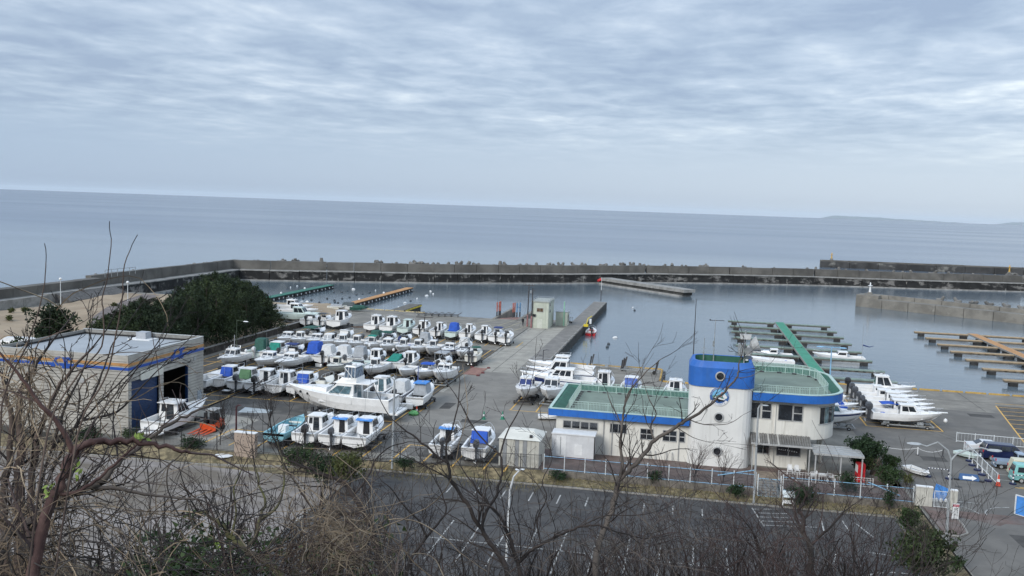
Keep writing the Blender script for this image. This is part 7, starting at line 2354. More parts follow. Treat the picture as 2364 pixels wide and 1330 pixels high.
# ================================================================ VEHICLES
def car(lab, prof, L, Wd, m, loc, rz=0.0, wins=(), wr_=.30, wx=(.8, 3.6), cat='car', tail=red, name='parked_car', flat_top=.78, extra=None):
 """prof: closed side outline (x from the tail, z); body narrows above the waist"""
 r = thing(name, lab, cat, loc, rz, 'vehicles parked by the white railing')
 zs = sorted(set(p[1] for p in prof))
 zmid = .55 * max(zs)
 b = MB()
 n = len(prof)
 vs, fs = [], []
 def yy(z):
  return Wd / 2 * (1 if z <= zmid else 1 - (1 - flat_top) * (z - zmid) / (max(zs) - zmid))
 for s_ in (-1, 1):
  for x, z in prof:
   vs.append((x, s_ * yy(z), z))
 fs.append(tuple(range(n)))
 fs.append(tuple(range(2 * n - 1, n - 1, -1)))
 for i in range(n):
  fs.append((i, (i + 1) % n, n + (i + 1) % n, n + i))
 b.add(vs, fs)
 o = b.build('body', m, r)
 bv = o.modifiers.new('b', 'BEVEL')
 bv.width = .05
 bv.segments = 2
 for w in wins:
  kind, q = w[0], w[1]
  if kind == 'side':
   for s_ in (-1, 1):
    A = [(x, s_ * (yy(z) + .012), z) for x, z in q]
    B = [(x, s_ * (yy(z) - .02), z) for x, z in q]
    k = len(q)
    MB().add(A + B, [tuple(range(k)), tuple(range(2 * k - 1, k - 1, -1))] + [(i, k + i, k + (i + 1) % k, (i + 1) % k) for i in range(k)]).build('side_window', glass, r)
  else:
   (x0, z0), (x1, z1) = q
   dn = Vector((z1 - z0, 0, -(x1 - x0))).normalized() * (.015 if kind == 'front' else -.015)
   y0, y1 = yy(z0) * .88, yy(z1) * .88
   A = [Vector((x0, -y0, z0)), Vector((x0, y0, z0)), Vector((x1, y1, z1)), Vector((x1, -y1, z1))]
   MB().hexa([a - dn for a in A], [a + dn for a in A]).build('rear_window' if kind == 'rear' else 'windscreen', glass, r)
 for x in wx:
  for s_ in (-1, 1):
   w = MB().lathe([(.02, -.1), (wr_ * .92, -.1), (wr_, -.05), (wr_, .05), (wr_ * .92, .1), (.02, .1)], (x, s_ * (Wd / 2 - .08), wr_), 16, 'y').build('wheel', rubber, r)
   MB().lathe([(.02, -.115), (wr_ * .6, -.11), (wr_ * .6, .11), (.02, .115)], (x, s_ * (Wd / 2 - .08), wr_), 12, 'y').build('hubcap', chrome, w)
 zt = .62 * max(zs) * .9
 for s_ in (-1, 1):
  MB().box(-.03, .04, s_ * Wd * .40 - .12, s_ * Wd * .40 + .08, zt - .12, zt + .1).build('tail_light', tail, r)
  MB().box(L - .06, L + .02, s_ * Wd * .36 - .14, s_ * Wd * .36 + .12, .55, .7).build('headlight', wpaint, r)
 MB().box(-.05, .0, -.18, .18, .42, .56).build('number_plate', wpaint, r)
 MB().box(-.06, .1, -Wd * .46, Wd * .46, .22, .40).build('bumper', m, r)
 return r
cwhite = mat('car_white', (.62, .63, .64), .2, .03, 1, spec=.7)
cnavy = mat('car_navy', (.012, .018, .06), .15, .1, 1, spec=.8)
cmint = mat('car_mint', (.22, .50, .48), .3, .05, 1, spec=.6)
csilv = mat('car_pale_blue', (.30, .38, .48), .3, .06, 1, metal=.2)
ccream = mat('car_cream', (.62, .60, .45), .3, .05, 1)
car('white sedan, farthest of the parked vehicles', [(0, .3), (4.6, .3), (4.65, .65), (4.45, .8), (3.4, .98), (2.75, 1.38), (1.5, 1.42), (.75, 1.05), (.05, .98), (-.02, .6)], 4.65, 1.78, cwhite, (31.9, 109.9, 0), -.02,
 [('side', [(1.05, .98), (3.15, .96), (2.68, 1.32), (1.55, 1.34)]), ('rear', ((.80, 1.08), (1.42, 1.39))), ('front', ((3.32, 1.0), (2.8, 1.34)))], .32, (.95, 3.65))
car('dark blue minivan parked next to the white sedan', [(0, .3), (4.7, .3), (4.75, .75), (4.55, 1.0), (3.9, 1.18), (3.2, 1.82), (.35, 1.88), (.02, 1.1)], 4.75, 1.72, cnavy, (32.6, 107.0, 0), 0,
 [('side', [(.4, 1.2), (1.7, 1.2), (1.7, 1.7), (.5, 1.7)]), ('side', [(1.8, 1.2), (2.75, 1.2), (2.75, 1.7), (1.8, 1.7)]), ('side', [(2.85, 1.2), (3.75, 1.18), (3.2, 1.7), (2.85, 1.7)]), ('rear', ((.02, 1.2), (.3, 1.78))), ('front', ((3.85, 1.22), (3.25, 1.78)))], .33, (.85, 3.7), 'van')
k_ = car('pale blue light truck with open cargo bed', [(2.05, .35), (3.3, .35), (3.34, .9), (3.1, 1.25), (2.85, 1.78), (2.1, 1.8)], 3.35, 1.46, csilv, (32.9, 103.6, 0), 0,
 [('side', [(2.2, 1.15), (3.05, 1.15), (2.8, 1.62), (2.2, 1.66)]), ('front', ((3.12, 1.22), (2.88, 1.72))), ('rear', ((2.06, 1.2), (2.09, 1.65)))], .27, (.55, 2.75), 'truck', name='parked_truck')
MB().box(0, 2.0, -.72, .72, .52, .60).build('cargo_bed', csilv, k_)
for s_ in (-1, 1):
 MB().box(0, 2.0, s_ * .72 - .02, s_ * .72 + .02, .6, .88).build('side_board', csilv, k_)
MB().box(-.02, .02, -.74, .74, .6, .88).build('tailgate', csilv, k_)
MB().box(.3, 2.1, -.35, .35, .33, .51).build('chassis', steel, k_)
car('cream van almost hidden behind the mint van', [(0, .3), (3.3, .3), (3.35, .9), (3.1, 1.15), (2.75, 1.75), (.2, 1.78), (.0, 1.0)], 3.35, 1.46, ccream, (33.6, 100.9, 0), 0, [('side', [(.4, 1.1), (2.6, 1.1), (2.5, 1.6), (.5, 1.6)])], .27, (.6, 2.7), 'van')
car('mint green van with a white roof edge, nearest of the parked vehicles', [(0, .3), (3.5, .3), (3.55, .9), (3.35, 1.15), (2.95, 1.84), (.25, 1.9), (.0, 1.0)], 3.55, 1.5, cmint, (33.0, 98.5, 0), 0,
 [('side', [(.35, 1.12), (1.05, 1.12), (1.05, 1.62), (.42, 1.62)]), ('side', [(1.2, 1.12), (2.1, 1.12), (2.1, 1.62), (1.2, 1.62)]), ('side', [(2.25, 1.12), (3.1, 1.12), (2.8, 1.62), (2.25, 1.62)]), ('rear', ((.03, 1.15), (.2, 1.72)))], .28, (.75, 2.85), 'van')
# forklift
flk = mat('forklift_orange', (.55, .07, .015), .4, .12, 2)
p = G(487, 996)
F_ = thing('forklift', 'orange forklift with grey cab roof and wide boat forks', 'forklift', (p.x, p.y + .2, 0), DN - .05)
MB().hexa([(-1.5, -.65, .35), (.4, -.65, .35), (.4, .65, .35), (-1.5, .65, .35)], [(-1.4, -.6, 1.25), (.3, -.6, .9), (.3, .6, .9), (-1.4, .6, 1.25)]).build('body', flk, F_)
MB().hexa([(-1.7, -.6, .4), (-1.3, -.6, .4), (-1.3, .6, .4), (-1.7, .6, .4)], [(-1.62, -.5, 1.2), (-1.3, -.5, 1.25), (-1.3, .5, 1.25), (-1.62, .5, 1.2)]).build('counterweight', flk, F_)
f = []
for sx_, sy_ in ((-1.2, -.55), (-1.2, .55), (.35, -.55), (.35, .55)):
 MB().tube((sx_, sy_, 1.0), (sx_ * .8, sy_ * .95, 2.35), .08, n=5).build('cab_pillar', steel, F_)
MB().box(-1.05, .4, -.58, .58, 2.35, 2.45).build('cab_roof', alum, F_)
MB().box(-.7, -.2, -.25, .25, .95, 1.1).build('seat', black, F_)
MB().box(-.85, -.65, -.4, .4, .9, 1.9).build('dark_fill_seat_back', black, F_)  # seat back and dashboard oversized in black, a dark interior added to the cab
MB().box(-.2, .3, -.5, .5, .9, 1.35).build('dark_fill_dashboard', black, F_)
for sy_ in (-.35, .35):
 MB().box(.55, .78, sy_ - .16, sy_ + .16, .15, 2.2).build('mast', black, F_)
MB().box(.72, .85, -.95, .95, .35, .95).build('fork_carriage', flk, F_)
for sy_ in (-.9, -.3, .3, .9):
 MB().hexa([(.85, sy_ - .14, .30), (3.1, sy_ - .14, .30), (3.1, sy_ + .14, .30), (.85, sy_ + .14, .30)], [(.85, sy_ - .14, .42), (3.1, sy_ - .12, .34), (3.1, sy_ + .12, .34), (.85, sy_ + .14, .42)]).build('fork', flk, F_)
for x, rr3 in ((.35, .34), (-1.1, .28)):
 for s_ in (-1, 1):
  MB().lathe([(.02, -.12), (rr3, -.12), (rr3, .12), (.02, .12)], (x, s_ * .68, rr3), 14, 'y').build('wheel', rubber, F_)
# ================================================================ GATE, SIGNS, BARRIERS
cons = mat('panel_cream', (.48, .47, .42), .7, .08, 2)
def ypanel(name, lab, cat, a_, b_, zt, n, m, thick=.35):
 a_, b_ = Vector((a_[0], a_[1], 0)), Vector((b_[0], b_[1], 0))
 r = thing(name, lab, cat, a_)
 d = (b_ - a_)
 nn_ = Vector((-d.y, d.x, 0)).normalized() * thick
 for k in range(n):
  u, v = d * ((k + .02) / n), d * ((k + .98) / n)
  MB().hexa([u, v, v + nn_, u + nn_], [u + Vector((0, 0, zt)), v + Vector((0, 0, zt)), v + nn_ + Vector((0, 0, zt)), u + nn_ + Vector((0, 0, zt))]).build('panel', m, r)
 MB().hexa([Vector((0, 0, zt + .002)) - nn_ * .1, d + Vector((0, 0, zt + .002)) - nn_ * .1, d + nn_ * 1.1 + Vector((0, 0, zt + .002)), nn_ * 1.1 + Vector((0, 0, zt + .002))],
 [Vector((0, 0, zt + .1)) - nn_ * .1, d + Vector((0, 0, zt + .1)) - nn_ * .1, d + nn_ * 1.1 + Vector((0, 0, zt + .1)), nn_ * 1.1 + Vector((0, 0, zt + .1))]).build('coping', wpaint, r)
 return r
g0, g1 = onY(2106, 1170, 87.0), onY(2135, 1174, 87.0)
ypanel('gate_wall', 'cream ribbed gate wall left of the small white gate', 'wall', (21.3, 87.0), (22.75, 86.9), 1.75, 4, cons)
g2 = G(2167, 1192)
ypanel('gate_post_wall', 'cream ribbed gate pillar right of the small white gate', 'wall', (24.05, 86.6), (24.75, 86.55), 1.75, 2, cons)
sg = thing('pedestrian_gate', 'small white barred gate between two cream walls', 'gate', (22.85, 86.85, 0))
for x in (0.02, 1.16):
 MB().tube((x, 0, .05), (x, 0, 1.6), .035, n=5).build('gate_stile', fwp, sg)
for z in (.1, 1.55):
 MB().tube((0, 0, z), (1.18, 0, z), .035, n=5).build('gate_rail', fwp, sg)
for k in range(10):
 MB().tube((.11 + .107 * k, 0, .1), (.11 + .107 * k, 0, 1.55), .016, n=4).build('gate_bar', fwp, sg)
rg = thing('sliding_gate', 'light blue sliding gate with a round crest at the right edge', 'gate', (29.7, 86.9, 0), -.75)
MB().box(0, 3.2, -.04, .04, .1, 1.8).build('gate_panel', csky, rg)
for a_ in ((-.06, 3.26, .06, .12), (-.06, 3.26, 1.78, 1.86)):
 MB().box(a_[0], a_[1], -.06, .06, a_[2], a_[3]).build('gate_rail', fwp, rg)
for x in (0, 3.2):
 MB().box(x - .06, x + .06, -.07, .07, .121, 1.779).build('gate_stile', fwp, rg)
MB().hexa([(1.6, -.07, 1.0), (2.6, -.07, 1.0), (2.6, -.045, 1.0), (1.6, -.045, 1.0)], [(1.2, -.07, 1.7), (3.0, -.07, 1.7), (3.0, -.045, 1.7), (1.2, -.045, 1.7)]).build('crest_ground', wpaint, rg)
MB().lathe([(.02, -.09), (.3, -.09), (.3, -.072), (.02, -.072)], (2.1, 0, 1.38), 18, 'y').build('crest_disc', lgb, rg)
MB().lathe([(.02, -.10), (.2, -.10), (.2, -.091), (.02, -.091)], (2.1, 0, 1.38), 14, 'y').build('crest_inner', lgs, rg)
ypanel('gate_wall', 'cream gate wall at the right picture edge', 'wall', (31.9, 84.6), (33.6, 82.8), 1.7, 3, cons)
# blue folded flags/awning and cart by the gate post
fl = thing('folded_banner', 'blue folded banner on a rack behind the gate pillar', 'banner', G(2170, 1160))
MB().hexa([(-.7, 0, .2), (.4, 0, .2), (.4, .15, .2), (-.7, .15, .2)], [(-.4, 0, 1.7), (.7, .1, 1.3), (.7, .25, 1.3), (-.4, .2, 1.7)]).build('banner_cloth', csky, fl)
for x in (-.9, .9):
 MB().tube((x, 0, 0), (x, 0, 1.1), .03, n=5).build('rack_post', fwp, fl)
for k in range(5):
 MB().lathe([(.02, 0), (.16, .1), (.16, .3), (.02, .4)], (-.8 + .4 * k, -.3, .1), 7).build('weight_bag', wpaint, fl)
# standing notice with red heading
p = G(2204, 1204)
q = onY(2197, 1162, p.y)
sgn = thing('standing_notice', 'tall white notice board with red heading beside the lamp', 'sign', p, .12)
H_ = q.z
MB().box(-.28, .28, -.03, .03, .25, H_).build('notice_board', wpaint, sgn)
MB().box(-.26, .26, -.04, -.031, H_ - .26, H_ - .07).build('heading_band', mat('notice_red', (.5, .06, .10), .5, .1, 2), sgn)
for sx_ in (-.22, .22):
 MB().tube((sx_, 0, 0), (sx_, 0, .25), .025, n=5).build('leg', galv, sgn)
def text(parent, body, loc, size, m, rot=(PI / 2, 0, 0), name='lettering'):
 cu = bpy.data.curves.new(name, 'FONT')
 cu.body = body
 cu.size = size
 cu.align_x = 'CENTER'
 cu.align_y = 'CENTER'
 cu.extrude = .003
 cu.materials.append(m)
 o = bpy.data.objects.new(name, cu)
 C.objects.link(o)
 o.parent = parent
 o.location = loc
 o.rotation_euler = rot
 return meshed(o)
text(sgn, 'お知らせ', (0, -.045, H_ - .165), .11, wpaint)
for k, ch in enumerate('立入禁止'):
 text(sgn, ch, (-.06, -.034, H_ - .48 - .25 * k), .22, black)
for k, ch in enumerate('関係者以外'):
 text(sgn, ch, (.15, -.034, H_ - .45 - .15 * k), .12, black)
tag(MB().hexa([(-.2, -.45, 0), (.25, -.45, 0), (.25, .45, 0), (-.2, .45, 0)], [(-.2, -.35, .08), (.2, -.35, .08), (.2, .35, .08), (-.2, .35, .08)]).build('white_block', wpaint, loc=G(2213, 1214)), 'white concrete block on the kerb below the notice', 'block')
# map board before the car park
p = G(1819, 1170, -.7)
mb_ = thing('information_board', 'slanted white information board on two legs by the kerb', 'sign', p)
for x in (-.48, .48):
 MB().box(x - .04, x + .04, -.04, .04, 0, 1.15).build('leg', wpaint, mb_)
MB().hexa([(-.55, -.30, .92), (.55, -.30, .92), (.55, .25, 1.38), (-.55, .25, 1.38)], [(-.55, -.33, .98), (.55, -.33, .98), (.55, .22, 1.44), (-.55, .22, 1.44)]).build('board_face', mat('board_face', (.55, .6, .6), .35, .15, 6), mb_)
MB().box(-.5, .5, -.02, .02, .3, .62).build('lower_panel', wpaint, mb_)
# stripy bar barriers
def stripes(parent, p, q, r, n, name='striped_bar'):
 p, q = Vector(p), Vector(q)
 d = (q - p) / n
 for k in range(n):
  MB().tube(p + d * k, p + d * (k + 1), r, n=6).build(name, wpaint if k % 2 == 0 else cnavy, parent)
p0, p1 = G(2142, 1101), G(2190, 1106)
r = thing('bar_barrier', 'blue and white striped bar barrier in the middle of the driveway', 'barrier', p0)
for q in (Vector((0, 0, 0)), p1 - p0):
 MB().lathe([(.36, 0), (.34, .16), (.1, .2)], q, 10).build('weight_base', cnavy, r)
 stripes(r, q + Vector((0, 0, .2)), q + Vector((0, 0, .95)), .08, 4)
stripes(r, Vector((0, 0, .95)), p1 - p0 + Vector((0, 0, .95)), .045, 14)
p0, p1 = G(2338, 1118), G(2420, 1124)
r = thing('bar_barrier', 'blue and white striped bar barrier in front of the mint van', 'barrier', p0)
for q in (Vector((0, 0, 0)), p1 - p0):
 MB().lathe([(.36, 0), (.34, .16), (.1, .2)], q, 10).build('weight_base', cnavy, r)
 stripes(r, q + Vector((0, 0, .2)), q + Vector((0, 0, .95)), .08, 4)
stripes(r, Vector((0, 0, .95)), p1 - p0 + Vector((0, 0, .95)), .05, 20)
p = G(2237, 1110)
r = thing('arrow_sign', 'low blue sign with a white arrow pointing right', 'sign', p, -.05)
MB().hexa([(-1.0, -.12, .05), (1.0, -.12, .05), (1.0, .1, .05), (-1.0, .1, .05)], [(-.85, .25, .62), (.85, .25, .62), (.85, .32, .62), (-.85, .32, .62)]).build('sign_panel', mat('sign_navy', (.03, .09, .22), .5, .1, 2), r)
ap = [(-.6, .15), (.25, .15), (.25, .02), (.72, .32), (.25, .6), (.25, .46), (-.6, .46)]
A = [Vector((x, -.12 + .37 * v - .05, .05 + .57 * v)) for x, v in [(q_[0], q_[1] * 1.4) for q_ in ap]]
MB().add([tuple(a) for a in A] + [(a.x, a.y + .02, a.z) for a in A], [tuple(range(7)), tuple(range(13, 6, -1))] + [(i, 7 + i, 7 + (i + 1) % 7, (i + 1) % 7) for i in range(7)]).build('arrow', wpaint, r)
for x in (-1.15, 1.15):
 MB().lathe([(.3, 0), (.28, .14), (.1, .18)], (x, 0, 0), 8).build('weight_base', black, r)
wb = thing('weight_base_stand', 'x', 'weight')
MB().lathe([(.38, 0), (.36, .18), (.12, .24)], (0, 0, 0), 10).build('base', cnavy, wb)
MB().tube((0, 0, .24), (0, 0, .75), .06, n=6).build('stub_post', wpaint, wb)
WB = Many(wb)
for k, (px, py) in enumerate(((2237, 1065), (2244, 1075), (2256, 1086), (2267, 1097), (2281, 1111))):
 WB.put(G(px, py), 0, 'dark blue weight with white stub post beside the white railing, %s from the back' % ORD[k], 'weights along the white railing')
# cones
conr = mat('cone_orange', (.62, .07, .03), .5, .1, 2)
def cone(lab, x, y, z, s=1.0, m=conr):
 r = thing('traffic_cone', lab, 'traffic cone', (x, y, z))
 MB().box(-.2 * s, .2 * s, -.2 * s, .2 * s, 0, .04).build('cone_base', black if m is conr else m, r)
 MB().lathe([(.15 * s, .04), (.10 * s, .28 * s)], n=10).build('cone_foot', m, r)
 MB().lathe([(.10 * s, .282 * s), (.075 * s, .45 * s)], n=10).build('cone_band', wpaint, r)
 MB().lathe([(.075 * s, .452 * s), (.03 * s, .72 * s)], n=10).build('cone_tip', m, r)
p = G(2139, 1247, -.3)
cone('orange traffic cone with a white band on the bank by the two armed lamp', p.x, p.y, p.z, 1.4)
p = G(2304, 1122)
cone('orange traffic cone at the near end of the white railing', p.x, p.y, 0, 1.6)
for i, (px, py) in enumerate(((1117, 968), (1160, 968))):
 p = G(px, py)
 cone('green traffic cone on the centre yard, ' + ('left' if i == 0 else 'right') + ' of two', p.x, p.y, 0, 1.4, mat('cone_green', (.02, .2, .12), .5, .1, 2))
p = G(955, 958)
tag(MB().lathe([(.02, 0), (.6, .05), (.7, .25), (.35, .5), (.02, .5)], n=8).build('green_net', mat('net_green', (.12, .36, .12), .7, .3, 5), loc=p), 'bright green bundled net on the yard behind the hooked lamp', 'net')
tag(MB().box(-.9, .9, -.25, .25, .4, 1.0).build('white_trough', wpaint, loc=G(936, 950)), 'white long box near the stern of the large cruiser', 'box')
cone('orange traffic cone beside the green net', G(962, 955).x, G(962, 955).y, 0, 1.3)
# red platform by the road
p = G(1098, 858)
r = thing('red_plate', 'faded red steel plate with four red feet lying by the concrete road', 'steel plate', (p.x, p.y, 0), 0)
MB().box(-1.3, 1.2, -3.0, 3.2, .03, .07).build('plate', mat('faded_red', (.26, .14, .11), .8, .2, 1.5), r)
for x, y in ((-1.4, 3.3), (1.3, 3.5), (1.4, -1.0), (1.2, -3.4)):
 MB().lathe([(.3, 0), (.25, .2), (.05, .24)], (x, y, .0), 8).build('foot', brownr, r)
# washing slab, tyre stack, odd boxes in the yard
lightc = mat('wet_concrete', (.42, .46, .47), .5, .1, 1)
sheet('washing_slab', [G(549, 952).to_2d(), G(620, 954).to_2d(), G(630, 947).to_2d(), G(566, 940).to_2d()], .012, lightc)
sheet('forecourt_concrete', [(-57.9, 86.8), (-48.6, 86.8), (-48.6, 97.2), (-57.9, 99.5)], .010, roadc)
for lab, px, py, m_ in (('black crate with a white lid on the yellow line beside the front row', 523, 909, black), ('small white box on the lane of the second row', 737, 846, wpaint), ('small white box behind the first boat of the second row', 576, 828, wpaint), ('small beige box by the back row', 1047, 781, gelw), ('white float box by the small boat on galvanised trolley', 1096, 817, wpaint)):
 p = G(px, py)
 r = thing('crate', lab, 'crate', p)
 MB().box(-.5, .5, -.35, .35, 0, .4).build('crate_body', m_, r)
 MB().box(-.52, .52, -.37, .37, .402, .48).build('lid', wpaint, r)
for i, (px, py) in enumerate(((806, 903), (1023, 782), (1155, 792), (1105, 785))):
 p = G(px, py) if i else G(601, 905)
 r = thing('stepladder', 'aluminium stepladder behind a boat in the ' + ('row beside the warehouse' if i == 0 else 'back row, %s from the left' % ORD[i - 1]), 'stepladder', p, .3, 'stepladders by the boats')
 for s_ in (-1, 1):
  MB().tube((s_ * .3, -.6, 0), (s_ * .2, 0, 1.7), .035, n=4).build('rail', chrome, r)
  MB().tube((s_ * .3, .6, 0), (s_ * .2, 0, 1.7), .035, n=4).build('leg', chrome, r)
 for k in range(4):
  MB().box(-.26, .26, -.52 + .13 * k, -.4 + .13 * k, .3 + .36 * k, .33 + .36 * k).build('rung', chrome, r)
# chain posts behind the gate
p0, p1 = G(2118, 1051), G(2176, 1055)
r = thing('chain_barrier', 'white posts with a slack chain across the yard', 'chain barrier', p0)
for k, q in enumerate((Vector((-4.5, .6, 0)), Vector((0, 0, 0)), p1 - p0)):
 MB().tube(q, q + Vector((0, 0, .9)), .06, n=6).build('chain_post', wpaint if k < 2 else steel, r)
 MB().lathe([(.2, 0), (.15, .1)], q, 8).build('base', steel, r)
for a_, c_ in ((Vector((-4.5, .6, .8)), Vector((0, 0, .8))), (Vector((0, 0, .8)), p1 - p0 + Vector((0, 0, .8)))):
 MB().path([a_ + (c_ - a_) * u - Vector((0, 0, 1.4 * u * (1 - u))) for u in (0, .2, .4, .6, .8, 1)], .025, n=4).build('chain', wpaint, r)
# upturned dinghies near the bushes and behind the railing
for lab, px, py, rz, m_ in (('white upturned dinghy right of the bushes', 2092, 1085, -1.1, wpaint), ('pale green skiff beside the white railing', 2208, 1050, -.9, gelg), ('small white skiff lying left of the hall roof', 1242, 968, .2, gel)):
 p = G(px, py)
 b = Boat(lab, 3.0 if 'skiff' in lab else 3.4, 1.3, .4, .1, m_, m_, cat='dinghy', group='small dinghies lying about the yard')
 b.deck(.8, .1, m_, sole=.3)
 b.r.location = p
 b.r.rotation_euler = (0, 0, rz)
rk = MB()
rk.loft([[(.55 * w * math.cos(a) * (1 + .2 * math.sin(a * 3 + z)), .45 * w * math.sin(a), z) for a in [i * PI / 4 for i in range(8)]] for z, w in ((0, 1.1), (.6, 1.0), (1.3, .8), (1.8, .35))])
tag(rk.build('standing_rock', mat('brown_rock', (.16, .12, .095), .9, .3, 2, bump=.6), loc=G(2022, 1096)), 'upright brown rock standing among the clipped bushes', 'rock')
sp = thing('small_shed', 'cream ribbed shed with a pale pitched roof behind the black fence', 'shed', (-17.9, 87.9, 0))
for k in range(10):
 MB().box(-.02 + .41 * k, .36 + .41 * k, 0, .08, 0, 2.75).build('wall_panel', cons if k not in (1, 4, 6) else mat('panel_grey', (.25, .26, .27), .7, .1, 2), sp)
MB().box(0, 4.05, .09, 4.0, 0, 2.74).build('shed_body', cons, sp)
MB().hexa([(-.15, -.15, 2.76), (4.2, -.15, 2.76), (4.2, 4.15, 2.76), (-.15, 4.15, 2.76)], [(.9, 1.6, 3.35), (3.2, 1.6, 3.35), (3.2, 2.6, 3.35), (.9, 2.6, 3.35)]).build('shed_roof', mat('cream_roof', (.62, .61, .55), .6, .06, 1), sp)
MB().box(3.0, 3.3, .3, .5, 2.9, 3.2).build('roof_vent', steel, sp)
# ================================================================ PERSON by the control hut
sk = mat('skin', (.45, .27, .19), .6, .1, 4)
cl = mat('dark_clothes', (.012, .013, .02), .8, .3, 6)
p = G(1207, 752)
me = bpy.data.meshes.new('body')
J = [(0, 0, .95), (0, 0, 1.2), (0, 0, 1.42), (0, 0, 1.53), (0, -.02, 1.66), (0, -.01, 1.76), (-.19, 0, 1.40), (-.25, .03, 1.12), (-.24, -.04, .88), (-.235, -.06, .80), (.19, 0, 1.40), (.25, .03, 1.12), (.24, -.05, .88), (.235, -.07, .80),
 (-.10, 0, .90), (-.12, -.06, .48), (-.12, .02, .07), (-.12, -.14, .04), (.10, 0, .90), (.12, .04, .48), (.12, .12, .08), (.12, -.02, .04)]
Ed = [(0, 1), (1, 2), (2, 3), (3, 4), (4, 5), (2, 6), (6, 7), (7, 8), (8, 9), (2, 10), (10, 11), (11, 12), (12, 13), (0, 14), (14, 15), (15, 16), (16, 17), (0, 18), (18, 19), (19, 20), (20, 21)]
Rr = [.15, .16, .16, .06, .10, .07, .075, .055, .04, .035, .075, .055, .04, .035, .11, .075, .05, .04, .11, .075, .05, .04]
me.from_pydata(J, Ed, [])
o = bpy.data.objects.new('person', me)
C.objects.link(o)
sm = o.modifiers.new('skin', 'SKIN')
for i, v in enumerate(me.skin_vertices[0].data):
 v.radius = (Rr[i], Rr[i] * .8)
 v.use_root = i == 0
o.modifiers.new('sub', 'SUBSURF').levels = 1
me.materials.append(cl)
o.location = p
o.rotation_euler = (0, 0, .6)
tag(o, 'person in dark clothes walking beside the control hut', 'person')
hd = MB().lathe([(.02, -.13), (.07, -.11), (.092, -.03), (.095, .04), (.07, .1), (.02, .125)], (0, -.03, 1.67), 12).build('head', sk, o, smooth=True)
MB().lathe([(.101, -.01), (.104, .05), (.078, .115), (.02, .14)], (0, -.015, 1.675), 12).build('hair', black, o)
# ================================================================ retaining wall by the pines
wallshade = mat('shaded_wall_concrete', (.05, .042, .035), .95, .4, 1.0)  # concrete wall, the shade on its side put into this dark colour
q = [G(630, 733), G(667, 757), G(663, 775), G(600, 792)]
r = thing('retaining_wall', 'low retaining wall with shade-dark face between the pines and the yard', 'wall')
for k in range(5):
 MB().box(-77.2, -76.7, 128 + 9.4 * k, 137.3 + 9.4 * k, 0, 1.1).build('wall_block', wallshade, r)
 MB().box(-77.25, -76.65, 128 + 9.4 * k, 137.3 + 9.4 * k, 1.102, 1.2).build('coping', kerbm, r)
# ================================================================ VEGETATION
RV = random.Random(5)
def leafmat(name, c1, c2, sc_=.9):
 return mat(name, c1, .75, .35, sc_, col2=c2, lo=.36, hi=.66, spec=.3, stain=[(5.0, tuple(v * .45 for v in c1), .52, .68, (1, 1, 1), .7)])
pinem = leafmat('pine_foliage', (.012, .025, .010), (.032, .052, .022), .45)
pinem2 = leafmat('pine_foliage_light', (.020, .038, .013), (.050, .072, .026), .5)
bushm = leafmat('bush_foliage', (.02, .045, .014), (.05, .085, .028), 1.2)
bushd = leafmat('dark_bush_foliage', (.012, .030, .014), (.03, .06, .022), 1.2)
bushy = leafmat('olive_bush_foliage', (.055, .075, .02), (.11, .12, .04), 1.4)
barkm = mat('bark', (.04, .032, .026), .9, .3, 2, bump=.6, bscale=12)
twigm = mat('twig_bark', (.018, .014, .013), .85, .3, 1.2, col2=(.042, .032, .028))
twigr = mat('reddish_twig', (.034, .020, .019), .8, .3, 1.2, col2=(.066, .042, .037))
twigg = mat('grey_twig', (.042, .035, .031), .85, .25, 1.2, col2=(.10, .082, .070))
vinem = mat('dry_vine', (.17, .125, .085), .85, .25, 2.0, col2=(.32, .25, .17))
vined = mat('brown_vine', (.06, .040, .032), .85, .25, 2.0, col2=(.11, .078, .062))
mossm = mat('mossy_bark', (.075, .065, .045), .9, .25, 3, col2=(.10, .10, .04))
def cloud(mb, c, rx, ry, rz, n, s, up=.3, shell=.35, needle=1.0):
 """small leaf faces spread through a lobed volume"""
 lobes = [(Vector((RV.gauss(0, .45), RV.gauss(0, .45), RV.uniform(-.5, .8))), RV.uniform(.35, .62)) for _ in range(9)]
 V, F = mb.v, mb.f
 for _ in range(n):
  lc, lr = RV.choice(lobes)
  d = Vector((RV.gauss(0, 1), RV.gauss(0, 1), RV.gauss(0, 1))).normalized()
  q = lc + d * lr * (RV.random() ** shell)
  p = Vector((c[0] + q.x * rx, c[1] + q.y * ry, c[2] + q.z * rz))
  if p.z < c[2] - rz * 1.05:
   continue
  t = Vector((RV.gauss(0, 1), RV.gauss(0, 1), RV.gauss(0, .8) + up)).normalized()
  w = t.orthogonal().normalized()
  ang = RV.uniform(0, 6.28)
  w = (w * math.cos(ang) + t.cross(w) * math.sin(ang))
  ss = s * RV.uniform(.6, 1.4)
  k = len(V)
  V += [tuple(p - w * ss * .32 * needle), tuple(p + w * ss * .32 * needle), tuple(p + t * ss)]
  F.append((k, k + 1, k + 2))
